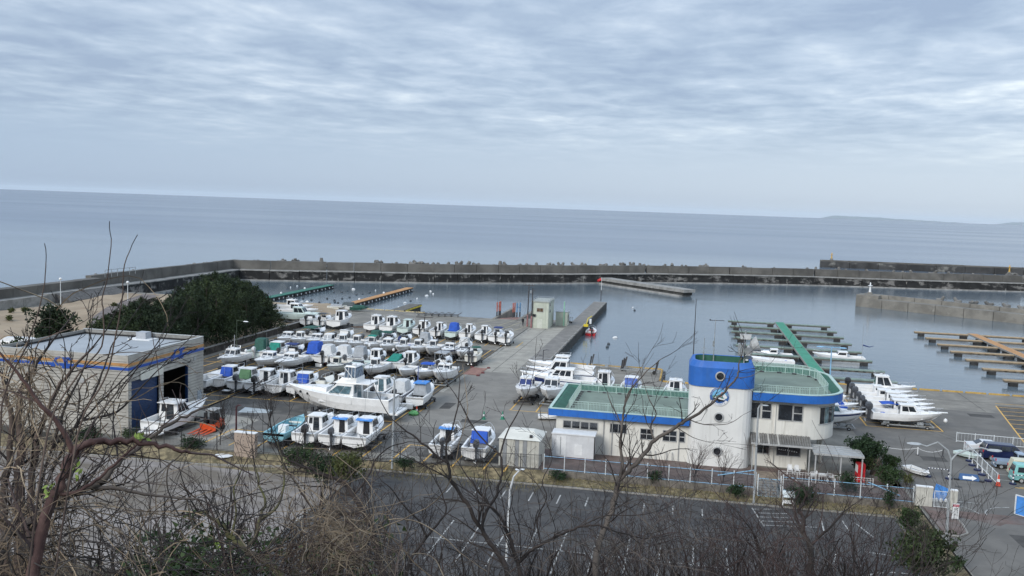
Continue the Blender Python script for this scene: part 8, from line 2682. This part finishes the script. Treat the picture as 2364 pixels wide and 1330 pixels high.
def conifer(lab, x, y, h, w, m, n=1500, z0=0.0, leaf=.34):
 r = thing('pine_tree', lab, 'tree', (x, y, z0), 0, 'pine trees between the sand and the yard')
 lean = RV.uniform(-.3, .3)
 b = MB()
 b.path([(0, 0, 0), (lean * .4, 0, h * .4), (lean, 0, h * .85)], .17, .06, n=6)
 for _ in range(6):
  z = h * RV.uniform(.35, .8)
  a = RV.uniform(0, 6.28)
  b.tube((lean * z / h, 0, z), (w * .6 * math.cos(a), w * .6 * math.sin(a), z + h * .12), .06, .02, n=4)
 b.build('trunk', barkm, r)
 c = MB()
 for k in range(7):
  u = k / 6
  z = h * (.16 + .74 * u)
  ww = w * (1 - .62 * u ** 1.5)
  for j in range(4 if k < 5 else 2):
   a = RV.uniform(0, 6.28)
   d = ww * RV.uniform(.2, .75)
   cloud(c, (d * math.cos(a) + lean * u, d * math.sin(a), z + RV.uniform(-.3, .3)), ww * .55, ww * .55, h * .13, n // 24, leaf, up=.9)
 c.build('crown', m, r)
 return r
outl = [(225, 752), (240, 740), (262, 722), (300, 705), (330, 692), (360, 700), (400, 690), (430, 658), (470, 640), (490, 624), (520, 634), (545, 648), (580, 655), (610, 672), (625, 705), (640, 738), (655, 772), (668, 790)]
def oy(px):
 for (a, b_), (c, d_) in zip(outl[:-1], outl[1:]):
  if a <= px <= c:
   return b_ + (d_ - b_) * (px - a) / (c - a)
 return 800
grid = []
for yy in range(124, 192, 6):
 for xx in range(-110, -76, 4):
  x, y = xx + RV.uniform(-1.8, 1.8), yy + RV.uniform(-2.4, 2.4)
  x = min(x, -78.6)
  # height so that the stand rises and falls like the real one
  lo_, hi_ = 0, 16
  for _ in range(24):
   m_ = (lo_ + hi_) / 2
   P_ = proj((x, y, m_))
   if P_[1] > oy(P_[0]):
    lo_ = m_
   else:
    hi_ = m_
  px = proj((x, y, 3))[0]
  if px < 228 or px > 668:
   continue
  h = min(lo_, 10.5) * RV.uniform(.9, 1.06)
  if h > 2.2:
   grid.append((x, y, h))
grid.sort(key=lambda g: -g[2])
grid.sort(key=lambda g: proj((g[0], g[1], 2))[0])
cnt_ = {}
for x, y, h in grid:
 px = proj((x, y, 2))[0]
 band = 'front' if y < 143 else 'middle' if y < 163 else 'rear'
 cnt_[band] = cnt_.get(band, -1) + 1
 side = '%s from left in the %s of the stand' % (ORD[min(39, cnt_[band])], band)
 conifer('%s pine tree, %s' % ('tall dark green' if h > 6.5 else 'middle sized green' if h > 4.5 else 'low bushy green', side), x, y, h, RV.uniform(2.3, 3.3) * (.65 + h / 18), pinem if RV.random() < .6 else pinem2, n=int(900 + 170 * h))
def bush(lab, px, py, z0, w, h, m, n=1400, leaf=.2, name='bush', dpt=None, cat='bush', trunk=True, up=.4, g=None):
 p = G(px, py, z0)
 pm = (proj(p + Vector((1, 0, 0)))[0] - proj(p)[0])
 r = thing(name, lab, cat, p, 0, g)
 ww = w / pm / 2
 hh = h / pm
 c = MB()
 for _ in range(9):
  a = RV.uniform(0, 6.28)
  d = RV.uniform(0, .5)
  cloud(c, (ww * d * math.cos(a), ww * d * math.sin(a) * .8, hh * RV.uniform(.35, .66)), ww * .55, ww * .5, hh * .32, n // 9, leaf, up=up)
 c.build('foliage', m, r)
 b = MB()
 for _ in range(4):
  a = RV.uniform(0, 6.28)
  b.tube((0, 0, -.1), (ww * .4 * math.cos(a), ww * .4 * math.sin(a), hh * .6), .05, .02, n=4)
 b.build('stems', barkm, r, kind='stuff')
 return r
bush('dense dark round conifer bush right of the canopies', 1985, 1092, 0, 98, 108, bushd, 9000, .22, up=1.0)
bush('broad low juniper bush around the brown rock', 2058, 1118, 0, 92, 50, bushm, 3000, .2)
bush('olive green bush between conifer and rock', 1992, 1098, 0, 56, 52, bushy, 1200, .2)
bush('round trimmed shrub at the driveway side of the juniper', 2092, 1120, 0, 34, 30, bushy, 900, .16)
bush('juniper bush behind the standing rock', 2052, 1088, 0, 60, 44, bushm, 1600, .2)
bush('small dark tree in front of the terrace rail', 1953, 1150, -.6, 56, 66, bushd, 1500, .18)
bush('tiny dark tree with thin trunk on the verge', 2052, 1180, -.6, 44, 62, bushd, 700, .15)
bush('dense dark bush at the corner of the car park', 2098, 1225, -.5, 80, 62, bushm, 2600, .18)
bush('small round bush behind the blue fence below the wing', 1508, 1122, -.6, 44, 44, bushd, 1200, .16)
bush('dark bush in front of the blue fence under the tower', 1700, 1152, -.6, 52, 38, bushd, 1100, .16)
bush('broad dark bush behind the information board', 1850, 1168, -.6, 96, 52, bushd, 2200, .18)
bush('low green bush at the foot of the fence left of the hall', 1290, 1108, -.5, 60, 22, bushd, 800, .15)
bush('round clipped dark bush beside the hooked lamp', 934, 1088, -.4, 48, 36, bushd, 1500, .14)
bush('round clipped bush below the forklift', 446, 1042, -.4, 68, 34, bushd, 1800, .15)
bush('low hedge bush at the warehouse corner', 205, 1024, -.3, 86, 40, bushd, 1800, .16)
bush('second low bush along the warehouse wall', 300, 1022, -.3, 60, 34, bushm, 1200, .16)
bush('dark pine shrub left of the warehouse roof', 125, 835, .6, 112, 118, pinem, 4200, .5, up=.9)
bush('dark pine shrub just behind the first one', 30, 850, .6, 60, 60, pinem, 1800, .5, up=.9)
bush('sparse pine shrub right of the sand path', 235, 800, .6, 70, 60, pinem2, 1800, .42, up=.9)
for i, (px, py) in enumerate(((25, 724), (58, 722), (262, 712), (20, 742))):
 bush('tiny dark tuft on the sand, ' + ('leftmost', 'beside the leftmost', 'near the path', 'nearest the warehouse')[i], px, py, 1.0, 16, 12, bushy, 220, .35, name='tuft', cat='tuft')
bush('mid green shrub behind the parked white boats', 690, 1085, -.5, 110, 56, bushm, 2600, .2)
bush('brighter green shrub at the edge of the car park', 800, 1140, -.7, 110, 100, bushy, 3200, .22)
bush('dark shrub left of the brighter green one', 745, 1120, -.7, 100, 70, bushd, 2200, .22)
bush('bushy pine at the bottom right beside the lamp foot', 2120, 1345, -.5, 170, 150, pinem2, 5200, .26, up=1.0, name='pine_tree', cat='tree')
bush('small green shrub at the end of the footway', 2208, 1318, 0, 40, 40, bushm, 800, .18)
bush('grassy green clump between bush and pine', 2140, 1268, -.4, 70, 44, bushy, 1200, .2)
# ---------------------------------------------------------------- bare wood
def rnd_dir(d, ang):
 a = d.orthogonal().normalized()
 b = d.cross(a)
 w = RV.uniform(0, 2 * PI)
 return (d * math.cos(ang) + (a * math.cos(w) + b * math.sin(w)) * math.sin(ang)).normalized()
def grow(mb, p, d, L, r, depth, up=.12, wig=.16, dens=3.0, rmin=.003, ang=(.35, .85), seg=.16, sides=3):
 n = max(3, int(L / seg))
 pts = [p]
 step = L / n
 for i in range(n):
  d = (d + Vector((RV.gauss(0, wig), RV.gauss(0, wig), RV.gauss(0, wig) + up * .5))).normalized()
  p = p + d * step
  pts.append(p)
 re = max(rmin, r * .42)
 mb.path(pts, max(rmin, r), re, n=5 if r > .02 else sides)
 if depth > 0:
  k = max(2, int(L * dens))
  for _ in range(k):
   u = RV.uniform(.15, .97)
   i = min(n - 1, int(u * n))
   dd = (pts[i + 1] - pts[i]).normalized()
   grow(mb, pts[i] + (pts[i + 1] - pts[i]) * (u * n - i), rnd_dir(dd, RV.uniform(*ang)), L * RV.uniform(.32, .62), r * (1 - .6 * u) * .62, depth - 1, up, wig, dens * 1.35, rmin, ang, seg * .75, sides)
def limb(mb, tw, pxs, dist, r0, r1, root=True, depth=2, dens=2.6, up=.12, LL=.9, sides=7, dist1=None, tilt=0):
 """a measured limb: traced along the real branch, at its own distance, then sprouting"""
 pts = []
 N = len(pxs)
 for i, (a, b_) in enumerate(pxs):
  dd = dist + ((dist1 or dist) - dist) * i / (N - 1)
  pts.append(D(a, b_, dd))
 # smooth
 sm_ = []
 for i in range(N - 1):
  p0, p1 = pts[max(0, i - 1)], pts[i]
  p2, p3 = pts[i + 1], pts[min(N - 1, i + 2)]
  for k in range(4):
   t = k / 4
   sm_.append(.5 * ((2 * p1) + (p2 - p0) * t + (2 * p0 - 5 * p1 + 4 * p2 - p3) * t * t + (3 * p1 - p0 - 3 * p2 + p3) * t ** 3))
 sm_.append(pts[-1])
 if root:
  f = sm_[0]
  g = Vector((f.x * 1.0 + .3, f.y - .3, hill(max(0, f.y - .3)) - .4))
  if f.z > g.z:
   sm_ = [g, (g + f) / 2 + Vector((RV.uniform(-.1, .1), RV.uniform(-.1, .1), 0))] + sm_
 jit = [p + Vector((RV.gauss(0, r0 * .18), RV.gauss(0, r0 * .18), RV.gauss(0, r0 * .18))) for p in sm_]
 jit[0], jit[-1] = sm_[0], sm_[-1]
 mb.path(jit, r0, r1, n=sides)
 tot = len(jit)
 Ltot = sum((jit[i + 1] - jit[i]).length for i in range(tot - 1))
 for _ in range(int(Ltot * dens)):
  u = RV.uniform(.12 if root else .02, 1)
  i = min(tot - 2, int(u * (tot - 1)))
  dd = (jit[i + 1] - jit[i]).normalized()
  rr_ = r0 + (r1 - r0) * u
  grow(tw, jit[i], rnd_dir(dd, RV.uniform(.4, 1.0)), LL * RV.uniform(.5, 1.25) * (1.1 - .4 * u), min(rr_ * .5, .016), depth, up)
 grow(tw, jit[-1], (jit[-1] - jit[-2]).normalized(), LL, r1, depth, up)
 return jit
def tree(lab, limbs, dist, m1=twigm, m2=twigm, name='bare_tree', **k):
 base = D(limbs[0][0][0][0], limbs[0][0][0][1], dist)
 r = thing(name, lab, 'tree', (0, 0, 0), 0, 'bare trees on the slope below the camera')
 t_, c_ = MB(), MB()
 for pts, r0, r1, root in limbs:
  limb(t_, c_, pts, dist, r0, r1, root, **k)
 f0 = t_.v[0]
 off = Vector((f0[0], f0[1], f0[2]))
 t_.v = [(v[0] - off.x, v[1] - off.y, v[2] - off.z) for v in t_.v]
 c_.v = [(v[0] - off.x, v[1] - off.y, v[2] - off.z) for v in c_.v]
 r.location = off
 t_.build('trunk', m1, r, smooth=True)
 c_.build('twigs', m2, r, kind='stuff')
 return r
tree('bare dark forked tree in the lower centre, in front of the hooked lamp', [
 ([(1175, 1360), (1168, 1307), (1131, 1252), (1113, 1223), (1079, 1163), (1042, 1108), (1034, 1071), (1005, 1050), (962, 1012), (925, 985)], .050, .012, True),
 ([(1113, 1223), (1121, 1184), (1147, 1142), (1149, 1126), (1158, 1094), (1155, 1052), (1126, 1026), (1092, 985), (1062, 930)], .028, .009, False),
 ([(1034, 1071), (1030, 1030), (1046, 985), (1058, 930), (1062, 880)], .020, .007, False),
 ([(1155, 1052), (1170, 1000), (1200, 945), (1222, 900)], .016, .006, False),
 ([(1042, 1108), (1000, 1085), (950, 1060), (905, 1040)], .014, .005, False)], 15.5, dens=3.2, LL=.9)
tree('bare tree with an arching side limb, right of the forked centre tree', [
 ([(1206, 1360), (1196, 1300), (1173, 1236), (1160, 1200), (1134, 1168), (1100, 1130), (1075, 1095)], .045, .012, True),
 ([(1196, 1300), (1223, 1273), (1249, 1257), (1302, 1231), (1341, 1215), (1380, 1214), (1420, 1226), (1470, 1240)], .034, .012, False),
 ([(1341, 1215), (1400, 1190), (1470, 1190), (1520, 1180)], .014, .006, False),
 ([(1249, 1257), (1240, 1200), (1262, 1150), (1252, 1110), (1275, 1060), (1262, 1010)], .016, .006, False)], 17.0, dens=3.2, LL=.9)
tree('large bare tree reaching diagonally across the round tower', [
 ([(1376, 1365), (1378, 1275), (1390, 1230), (1409, 1189), (1420, 1147), (1430, 1108), (1459, 1081), (1485, 1052), (1511, 1016), (1560, 985), (1590, 968), (1640, 935), (1672, 905), (1700, 873), (1706, 850), (1712, 822)], .070, .010, True),
 ([(1430, 1108), (1437, 1070), (1432, 1030), (1436, 985), (1440, 950), (1447, 915), (1472, 880), (1500, 850), (1528, 828)], .034, .007, False),
 ([(1436, 985), (1425, 960), (1410, 930), (1402, 905)], .016, .006, False),
 ([(1440, 940), (1456, 905), (1462, 880), (1485, 840)], .014, .005, False),
 ([(1511, 1016), (1502, 985), (1515, 955), (1500, 925), (1490, 895)], .020, .006, False),
 ([(1590, 968), (1625, 980), (1680, 978), (1715, 958)], .012, .004, False),
 ([(1560, 985), (1600, 1010), (1640, 1022)], .010, .004, False),
 ([(1700, 873), (1735, 868), (1765, 850)], .008, .004, False)], 18.0, m1=mat('tree_bark_grey', (.085, .072, .062), .85, .3, 3, col2=(.13, .11, .095)), dens=2.6, LL=.9)
tree('bare pollarded tree with stubby head in front of the information board', [
 ([(1868, 1370), (1868, 1329), (1870, 1260), (1860, 1240), (1851, 1222), (1857, 1200), (1845, 1178), (1862, 1150), (1850, 1120)], .060, .020, True),
 ([(1870, 1260), (1893, 1238), (1915, 1220), (1935, 1195), (1960, 1172), (1975, 1162)], .030, .008, False),
 ([(1857, 1200), (1868, 1175), (1880, 1150), (1884, 1125)], .022, .008, False),
 ([(1851, 1222), (1835, 1195), (1836, 1165), (1820, 1140)], .02, .007, False)], 19.0, dens=2.8, LL=.8, m2=twigr)
tree('bare dark tree left of the pollarded one', [
 ([(1757, 1370), (1756, 1320), (1752, 1277), (1745, 1240), (1720, 1205), (1700, 1180)], .040, .010, True),
 ([(1752, 1277), (1782, 1262), (1812, 1240), (1830, 1215)], .02, .006, False)], 20.0, dens=2.8, LL=.9, m2=twigr)
tree('mossy bare tree in the lower left centre, leaning left', [
 ([(700, 1400), (640, 1320), (600, 1290), (568, 1268), (534, 1241), (518, 1216), (480, 1190), (455, 1180)], .060, .014, True),
 ([(568, 1268), (590, 1240), (600, 1200), (612, 1160), (600, 1120), (590, 1080)], .03, .008, False),
 ([(600, 1200), (640, 1170), (655, 1120), (652, 1066), (640, 1020)], .02, .006, False),
 ([(534, 1241), (545, 1180), (540, 1130), (560, 1080)], .018, .006, False)], 12.5, m1=mossm, dens=2.6, LL=.7)
tree('bare tree with a long limb curving over the green shrub', [
 ([(905, 1400), (880, 1300), (862, 1230), (841, 1184), (815, 1144), (796, 1113), (749, 1100), (718, 1084), (684, 1071), (655, 1050), (630, 1010)], .050, .010, True),
 ([(841, 1184), (800, 1185), (744, 1190), (723, 1178), (697, 1136), (672, 1100), (652, 1066)], .030, .009, False),
 ([(815, 1144), (850, 1100), (868, 1060), (905, 1030), (950, 1020)], .018, .006, False),
 ([(744, 1190), (742, 1140), (760, 1095), (745, 1050)], .018, .006, False)], 14.5, dens=3.2, LL=.9)
tree('thin bare tree in front of the light yard, left of the forked one', [
 ([(935, 1390), (945, 1300), (985, 1240), (1010, 1210), (1030, 1180), (1020, 1140), (1000, 1100)], .03, .008, True),
 ([(985, 1240), (965, 1200), (930, 1165), (905, 1130), (880, 1110)], .02, .006, False)], 15.0, dens=2.6, LL=.8)
tree('big reddish brown branch arching over the left foreground', [
 ([(60, 1400), (78, 1314), (100, 1210), (129, 1136), (155, 1084), (175, 1042), (200, 1023), (246, 1020), (291, 1018), (355, 1026), (404, 1039), (440, 1046)], .046, .010, True),
 ([(168, 1046), (139, 984), (97, 939), (71, 900), (30, 850), (0, 815)], .020, .007, False),
 ([(129, 1136), (165, 1140), (210, 1118), (250, 1085), (300, 1040), (330, 1015)], .016, .006, False)], 7.0, m1=mat('red_brown_bark', (.07, .032, .028), .8, .3, 6, col2=(.10, .055, .045)), m2=twigr, dens=1.6, LL=.55, depth=2)
tree('thick crooked grey branch rising from the left edge', [
 ([(-20, 1400), (0, 1262), (26, 1233), (74, 1204), (110, 1178), (155, 1146), (207, 1126), (240, 1106), (281, 1062), (323, 1029), (381, 987), (430, 960), (481, 938)], .050, .008, True),
 ([(207, 1126), (270, 1128), (330, 1140), (400, 1148), (465, 1155)], .020, .006, False),
 ([(110, 1178), (150, 1130), (180, 1060), (200, 1000), (250, 930), (300, 870)], .018, .005, False)], 8.0, m1=twigg, m2=twigm, dens=1.8, LL=.6)
tree('tall twisted vine wrapped stems at the left edge', [
 ([(40, 1400), (48, 1200), (45, 1100), (50, 1010), (40, 940), (60, 880), (90, 830)], .055, .014, True),
 ([(60, 1390), (66, 1200), (80, 1060), (95, 980), (130, 900), (170, 850), (215, 800)], .040, .008, True),
 ([(20, 1390), (10, 1150), (30, 1000), (10, 900), (0, 860)], .04, .012, True)], 9.0, m1=vined, m2=twigm, dens=2.4, LL=.6)
tree('three thin upright shoots rising above the warehouse roof', [
 ([(-10, 1380), (0, 980), (25, 870), (60, 800), (88, 720), (100, 670), (106, 605)], .007, .0028, True),
 ([(60, 1380), (110, 1000), (185, 860), (235, 800), (238, 720), (236, 690), (248, 640), (257, 552)], .007, .0028, True),
 ([(120, 1380), (180, 1000), (240, 880), (262, 800), (282, 690), (284, 650), (287, 612), (300, 578)], .007, .0028, True)], 6.5, m1=vined, m2=twigm, dens=.25, LL=.12, depth=0)
tree('fan of bare shoots crossing the warehouse corner', [
 ([(60, 1380), (90, 1150), (120, 1040), (190, 970), (260, 900), (300, 860), (345, 820)], .013, .004, True),
 ([(90, 1150), (160, 1010), (220, 900), (240, 850), (262, 790)], .014, .005, False),
 ([(120, 1040), (150, 940), (185, 870), (205, 810)], .014, .004, False),
 ([(190, 970), (270, 950), (330, 890), (370, 850)], .012, .004, False)], 8.5, m1=twigm, m2=twigm, dens=1.6, LL=.5)
def shrub(lab, px, py, dist, h, n, spread, m, dens=2.4, depth=2, r=.013, up=.25, rmin=.0025):
 p = D(px, py, dist)
 p.z = hill(p.y) - .15 if p.y < 56 else -.8
 rt = thing('bare_shrub', lab, 'shrub', p, 0, 'leafless shrubs on the slope below the camera')
 c_ = MB()
 for _ in range(n):
  a = RV.uniform(0, 6.28)
  t = RV.uniform(.05, spread)
  grow(c_, Vector((RV.uniform(-.5, .5), RV.uniform(-.4, .4), 0)), Vector((math.cos(a) * t, math.sin(a) * t, 1)).normalized(), h * RV.uniform(.7, 1.15), r * RV.uniform(.6, 1.2), depth, up * .6, .15, dens, rmin, seg=.3)
 c_.build('twigs', m, rt, kind='stuff')
 return rt
def ztop(px, py, dist, y):
 return
spots = []
sx_ = [(440, 14, 3.2, twigr), (1235, 20, 3, twigm), (1330, 20, 3, twigg), (1400, 21, 3, twigm), (1620, 20, 3, twigm), (1690, 21, 3, twigg), (1760, 21, 3, twigr), (1880, 21, 3, twigm), (1950, 23, 3, twigr), (2030, 27, 3, twigm), (900, 17, 3, twigm), (1000, 18, 3, twigg), (1180, 18, 3, twigm), (1260, 23, 3, twigm), (1300, 26, 3, twigg), (1420, 19, 3, twigr), (1460, 25, 3, twigm), (1540, 19, 3, twigm), (1580, 28, 3, twigr), (1640, 27, 3, twigm), (1745, 27, 3, twigm), (1820, 19, 3, twigr), (1900, 28, 3, twigm), (1960, 20, 3, twigm), (1080, 25, 3, twigm), (1020, 27, 3, twigr), (940, 26, 3, twigm), (870, 25, 3, twigr), (800, 26, 3, twigm), (740, 16, 3, twigr), (640, 15, 3, twigm), (520, 16, 3.2, twigg), (600, 17, 3.6, twigr), (330, 12, 2.6, twigg), (250, 11, 2.2, twigg), (700, 19, 3.6, twigm), (790, 20, 3.4, twigg), (850, 18, 2.8, twigm), (960, 21, 4.0, twigm), (1050, 22, 3.4, twigm),
 (1130, 24, 3.2, twigg), (1290, 22, 3.6, twigm), (1360, 24, 3.8, twigr), (1440, 22, 3.6, twigg), (1520, 24, 4.2, twigr), (1600, 22, 4.0, twigr), (1660, 25, 4.4, twigm), (1720, 22, 3.8, twigr), (1800, 24, 4.2, twigm), (1850, 22, 3.6, twigr), (1920, 25, 4.2, twigr), (1980, 27, 4.0, twigm), (1560, 26, 4.2, twigg), (1480, 27, 4.4, twigg),
 (160, 10, 2.0, twigr), (90, 9.5, 1.8, twigg), (20, 9, 1.8, twigr), (380, 17, 3.6, twigm), (480, 20, 3.8, twigm), (560, 22, 4.2, twigm)]
zc_ = {}
sx_.sort(key=lambda q: q[0])
for i, (px, dd, h, m_) in enumerate(sx_):
 col = 'reddish' if m_ is twigr else 'grey' if m_ is twigg else 'dark brown'
 wh = 'from left at the lower left' if px < 400 else 'from left before the pale plaza' if px < 700 else 'from left before the left car park half' if px < 1200 else 'from left before the car park middle' if px < 1700 else 'from left before the right car park half'
 # crown top should reach about py 1130..1230 at this distance
 v = ray(px, 1330).normalized() * dd
 y = v.y
 topz = CAMZ + (ray(px, RV.uniform(1150, 1235)).normalized() * dd).z
 hb_ = max(h, topz - (hill(y) - .1))
 zc_[wh] = zc_.get(wh, -1) + 1
 shrub('leafless %s shrub, %s %s' % (col, ORD[zc_[wh]], wh), px, 1330, dd, min(hb_, 6.5) * .82, 5 if dd < 12 else 6 if px < 1200 else 7, .95, m_, dens=1.25 if px < 1200 else 1.35, depth=3, r=.034, rmin=.0042)
# small bare trees on the verge
for lab, px, py, hpx in (('small bare tree on the verge below the tower, left', 1600, 1130, 100), ('small bare tree on the verge below the tower, right', 1668, 1128, 90), ('thin bare sapling by the forklift', 508, 1040, 110), ('bare sapling beside the forked lamp area', 620, 1000, 90)):
 p = G(px, py, -.6)
 rt = thing('bare_tree', lab, 'tree', p, 0, 'small bare trees along the fence')
 c_ = MB()
 b_ = MB()
 pm = proj(p + Vector((1, 0, 0)))[0] - proj(p)[0]
 h = hpx / pm
 b_.path([(0, 0, 0), (.05, 0, h * .35)], .06, .045, n=6)
 b_.build('trunk', barkm, rt)
 for _ in range(7):
  a = RV.uniform(0, 6.28)
  grow(c_, Vector((.05, 0, h * .3)), Vector((math.cos(a) * .5, math.sin(a) * .5, 1)).normalized(), h * .7, .03, 2, .2, .12, 2.2, .006, seg=.3)
 c_.build('twigs', twigr if 'tower' in lab else twigm, rt, kind='stuff')
# ---------------------------------------------------------------- tangled dry vines
def vines(lab, cpx, cpy, spx, spy, dist, n, m, L=(.8, 1.8), r=.0045, curl=.35, name='vine_tangle', cat='vine', droop=-.05, cover=None, hang=None):
 c = D(cpx, cpy, dist)
 rt = thing(name, lab, cat, c, 0, 'dry vines hanging over the near shrubs')
 b = MB()
 for _ in range(n):
  q = D(cpx + RV.gauss(0, spx), cpy + RV.gauss(0, spy), dist * RV.uniform(.93, 1.08)) - c
  d = Vector((RV.gauss(0, 1), RV.gauss(0, .6), RV.gauss(0, .8))).normalized()
  ax = Vector((RV.gauss(0, 1), RV.gauss(0, 1), RV.gauss(0, 1))).normalized()
  pts = [q]
  LL = RV.uniform(*L)
  k = 14
  for i in range(k):
   d = (d + ax.cross(d) * RV.uniform(0, curl) + Vector((RV.gauss(0, .12), RV.gauss(0, .12), RV.gauss(0, .12) + droop))).normalized()
   if RV.random() < .12:
    ax = Vector((RV.gauss(0, 1), RV.gauss(0, 1), RV.gauss(0, 1))).normalized()
   q = q + d * LL / k
   pts.append(q)
  b.path(pts, r * RV.uniform(.6, 1.5), r * .5, n=3)
 b.build('vines', m, rt, kind='stuff')
 return rt
vines('pale dry vine nest on the shrub in the lower left centre', 770, 1235, 42, 32, 11.0, 230, vinem, (.5, 1.2), .0045, .5)
vines('long pale stems sweeping out of the vine nest', 850, 1265, 60, 45, 11.5, 22, vinem, (1.2, 2.6), .008, .2)
vines('brown tangle below the pale vine nest', 740, 1310, 90, 40, 11.0, 210, vined, (.6, 1.5), .005, .35)
vines('pale vine mass hanging before the warehouse wall', 62, 880, 20, 50, 8.0, 80, vinem, (.3, .8), .004, .45, droop=-.25)
vines('pale vines over the left foreground', 130, 960, 80, 90, 8.5, 36, vinem, (.6, 1.5), .0045, .3)
vines('brown vines over the left foreground', 120, 1100, 100, 110, 8.5, 80, vined, (.6, 1.6), .005, .3)
vines('grey vines in the bottom left corner', 90, 1260, 110, 70, 7.5, 130, twigg, (.5, 1.5), .005, .3)
vines('tan vines in the bottom left corner', 60, 1240, 70, 80, 7.5, 160, vinem, (.4, 1.2), .004, .3, droop=-.12)
vines('pale stems crossing the left centre foreground', 380, 1260, 130, 50, 10.0, 34, vinem, (.8, 2.0), .006, .25)
vines('brown stems crossing the left centre foreground', 400, 1280, 150, 50, 10.5, 110, twigm, (.8, 2.0), .006, .35)
vines('pale vines near the lower centre', 1020, 1300, 120, 30, 14, 60, twigg, (.8, 1.8), .006, .3)
vines('grey looping vines before the car park, middle', 1420, 1260, 140, 45, 16, 110, twigg, (1.0, 2.4), .006, .25)
vines('reddish looping vines before the car park, right half', 1700, 1270, 150, 45, 18, 110, twigr, (1.0, 2.4), .006, .25)
def yleaf(px, py, dist, s, m):
 c = D(px, py, dist)
 b = MB()
 for _ in range(14):
  q = Vector((RV.gauss(0, s), RV.gauss(0, s), RV.gauss(0, s)))
  t = Vector((RV.gauss(0, 1), RV.gauss(0, 1), RV.gauss(0, 1))).normalized() * s * .9
  w = t.orthogonal().normalized() * s * .4
  b.add([q - t, q + w, q + t, q - w], [(0, 1, 2, 3)])
 return b.build('leaf_tuft', m, loc=c)
yg = mat('young_leaf', (.20, .28, .05), .6, .2, 10)
for lab, px, py, dd in (('small tuft of fresh green leaves on the branch below the warehouse boat', 314, 1008, 7), ('green leaf tuft on the big reddish branch', 166, 1092, 7), ('green leaf tuft left of the reddish branch', 120, 1125, 7), ('yellowish leaf tuft in the lower left centre', 505, 1260, 12)):
 tag(yleaf(px, py, dd, .03, yg), lab, 'leaves')
# dry undergrowth on the near slope and green weeds seen through the branches
ug = MB()
for _ in range(9000):
 y = RV.uniform(4, 56)
 x = RV.uniform(-.75 * y - 3, .62 * y + 3)
 z = hill(y)
 h = RV.uniform(.2, .7)
 a = RV.uniform(0, 6.28)
 w = RV.uniform(.01, .03)
 dx, dy = math.cos(a), math.sin(a)
 ug.add([(x - dx * w, y - dy * w, z - .2), (x + dx * w, y + dy * w, z - .2), (x + RV.gauss(0, .15), y + RV.gauss(0, .15), z + h)], [(0, 1, 2)])
o = ug.build('dry_undergrowth', vined)
tag(o, 'dry brown undergrowth covering the slope below the camera', 'undergrowth', kind='stuff')
gw = MB()
for px, py, dd, s in ((470, 1230, 19, 60), (560, 1310, 17, 50), (430, 1300, 15, 60), (830, 1320, 16, 30), (350, 1320, 13, 40)):
 c = D(px, py, dd)
 gy = c.y
 gz = hill(gy)
 cloud(gw, (c.x, c.y, (c.z + gz) / 2), 1.1, .9, max(.6, (c.z - gz) / 2 + .4), 900, .12)
o = gw.build('evergreen_undergrowth', bushm)
tag(o, 'green evergreen undergrowth seen through the bare shrubs at the lower left', 'undergrowth', kind='stuff')
# grass tufts on the verge
gt_ = MB()
for _ in range(7000):
 x = RV.uniform(-60, 21)
 y = RV.uniform(84.9, 87.1) if x > -13 else RV.uniform(82.2, 85.5)
 z = -.68 + (y - 84.9) * .08
 a = RV.uniform(0, 6.28)
 h = RV.uniform(.08, .28)
 gt_.add([(x - .03 * math.cos(a), y - .03 * math.sin(a), z), (x + .03 * math.cos(a), y + .03 * math.sin(a), z), (x + RV.gauss(0, .08), y + RV.gauss(0, .08), z + h)], [(0, 1, 2)])
o = gt_.build('verge_grass', mat('straw_grass', (.24, .19, .10), .9, .25, 2, col2=(.16, .15, .06)))
tag(o, 'dry straw coloured grass along the verge below the fence', 'grass', kind='stuff')
# ================================================================ HAZE
hz = bpy.data.materials.new('air_haze')
hz.use_nodes = True
t = hz.node_tree
t.nodes.clear()
ho = t.nodes.new('ShaderNodeOutputMaterial')
pv = t.nodes.new('ShaderNodeVolumePrincipled')
pv.inputs['Color'].default_value = (.74, .82, .89, 1)
pv.inputs['Density'].default_value = 0.000011
pv.inputs['Anisotropy'].default_value = 0.0
t.links.new(pv.outputs[0], ho.inputs['Volume'])
o = MB().box(-90000, 90000, -300, 96000, -152, 330).build('haze', hz)
o['kind'] = 'stuff'
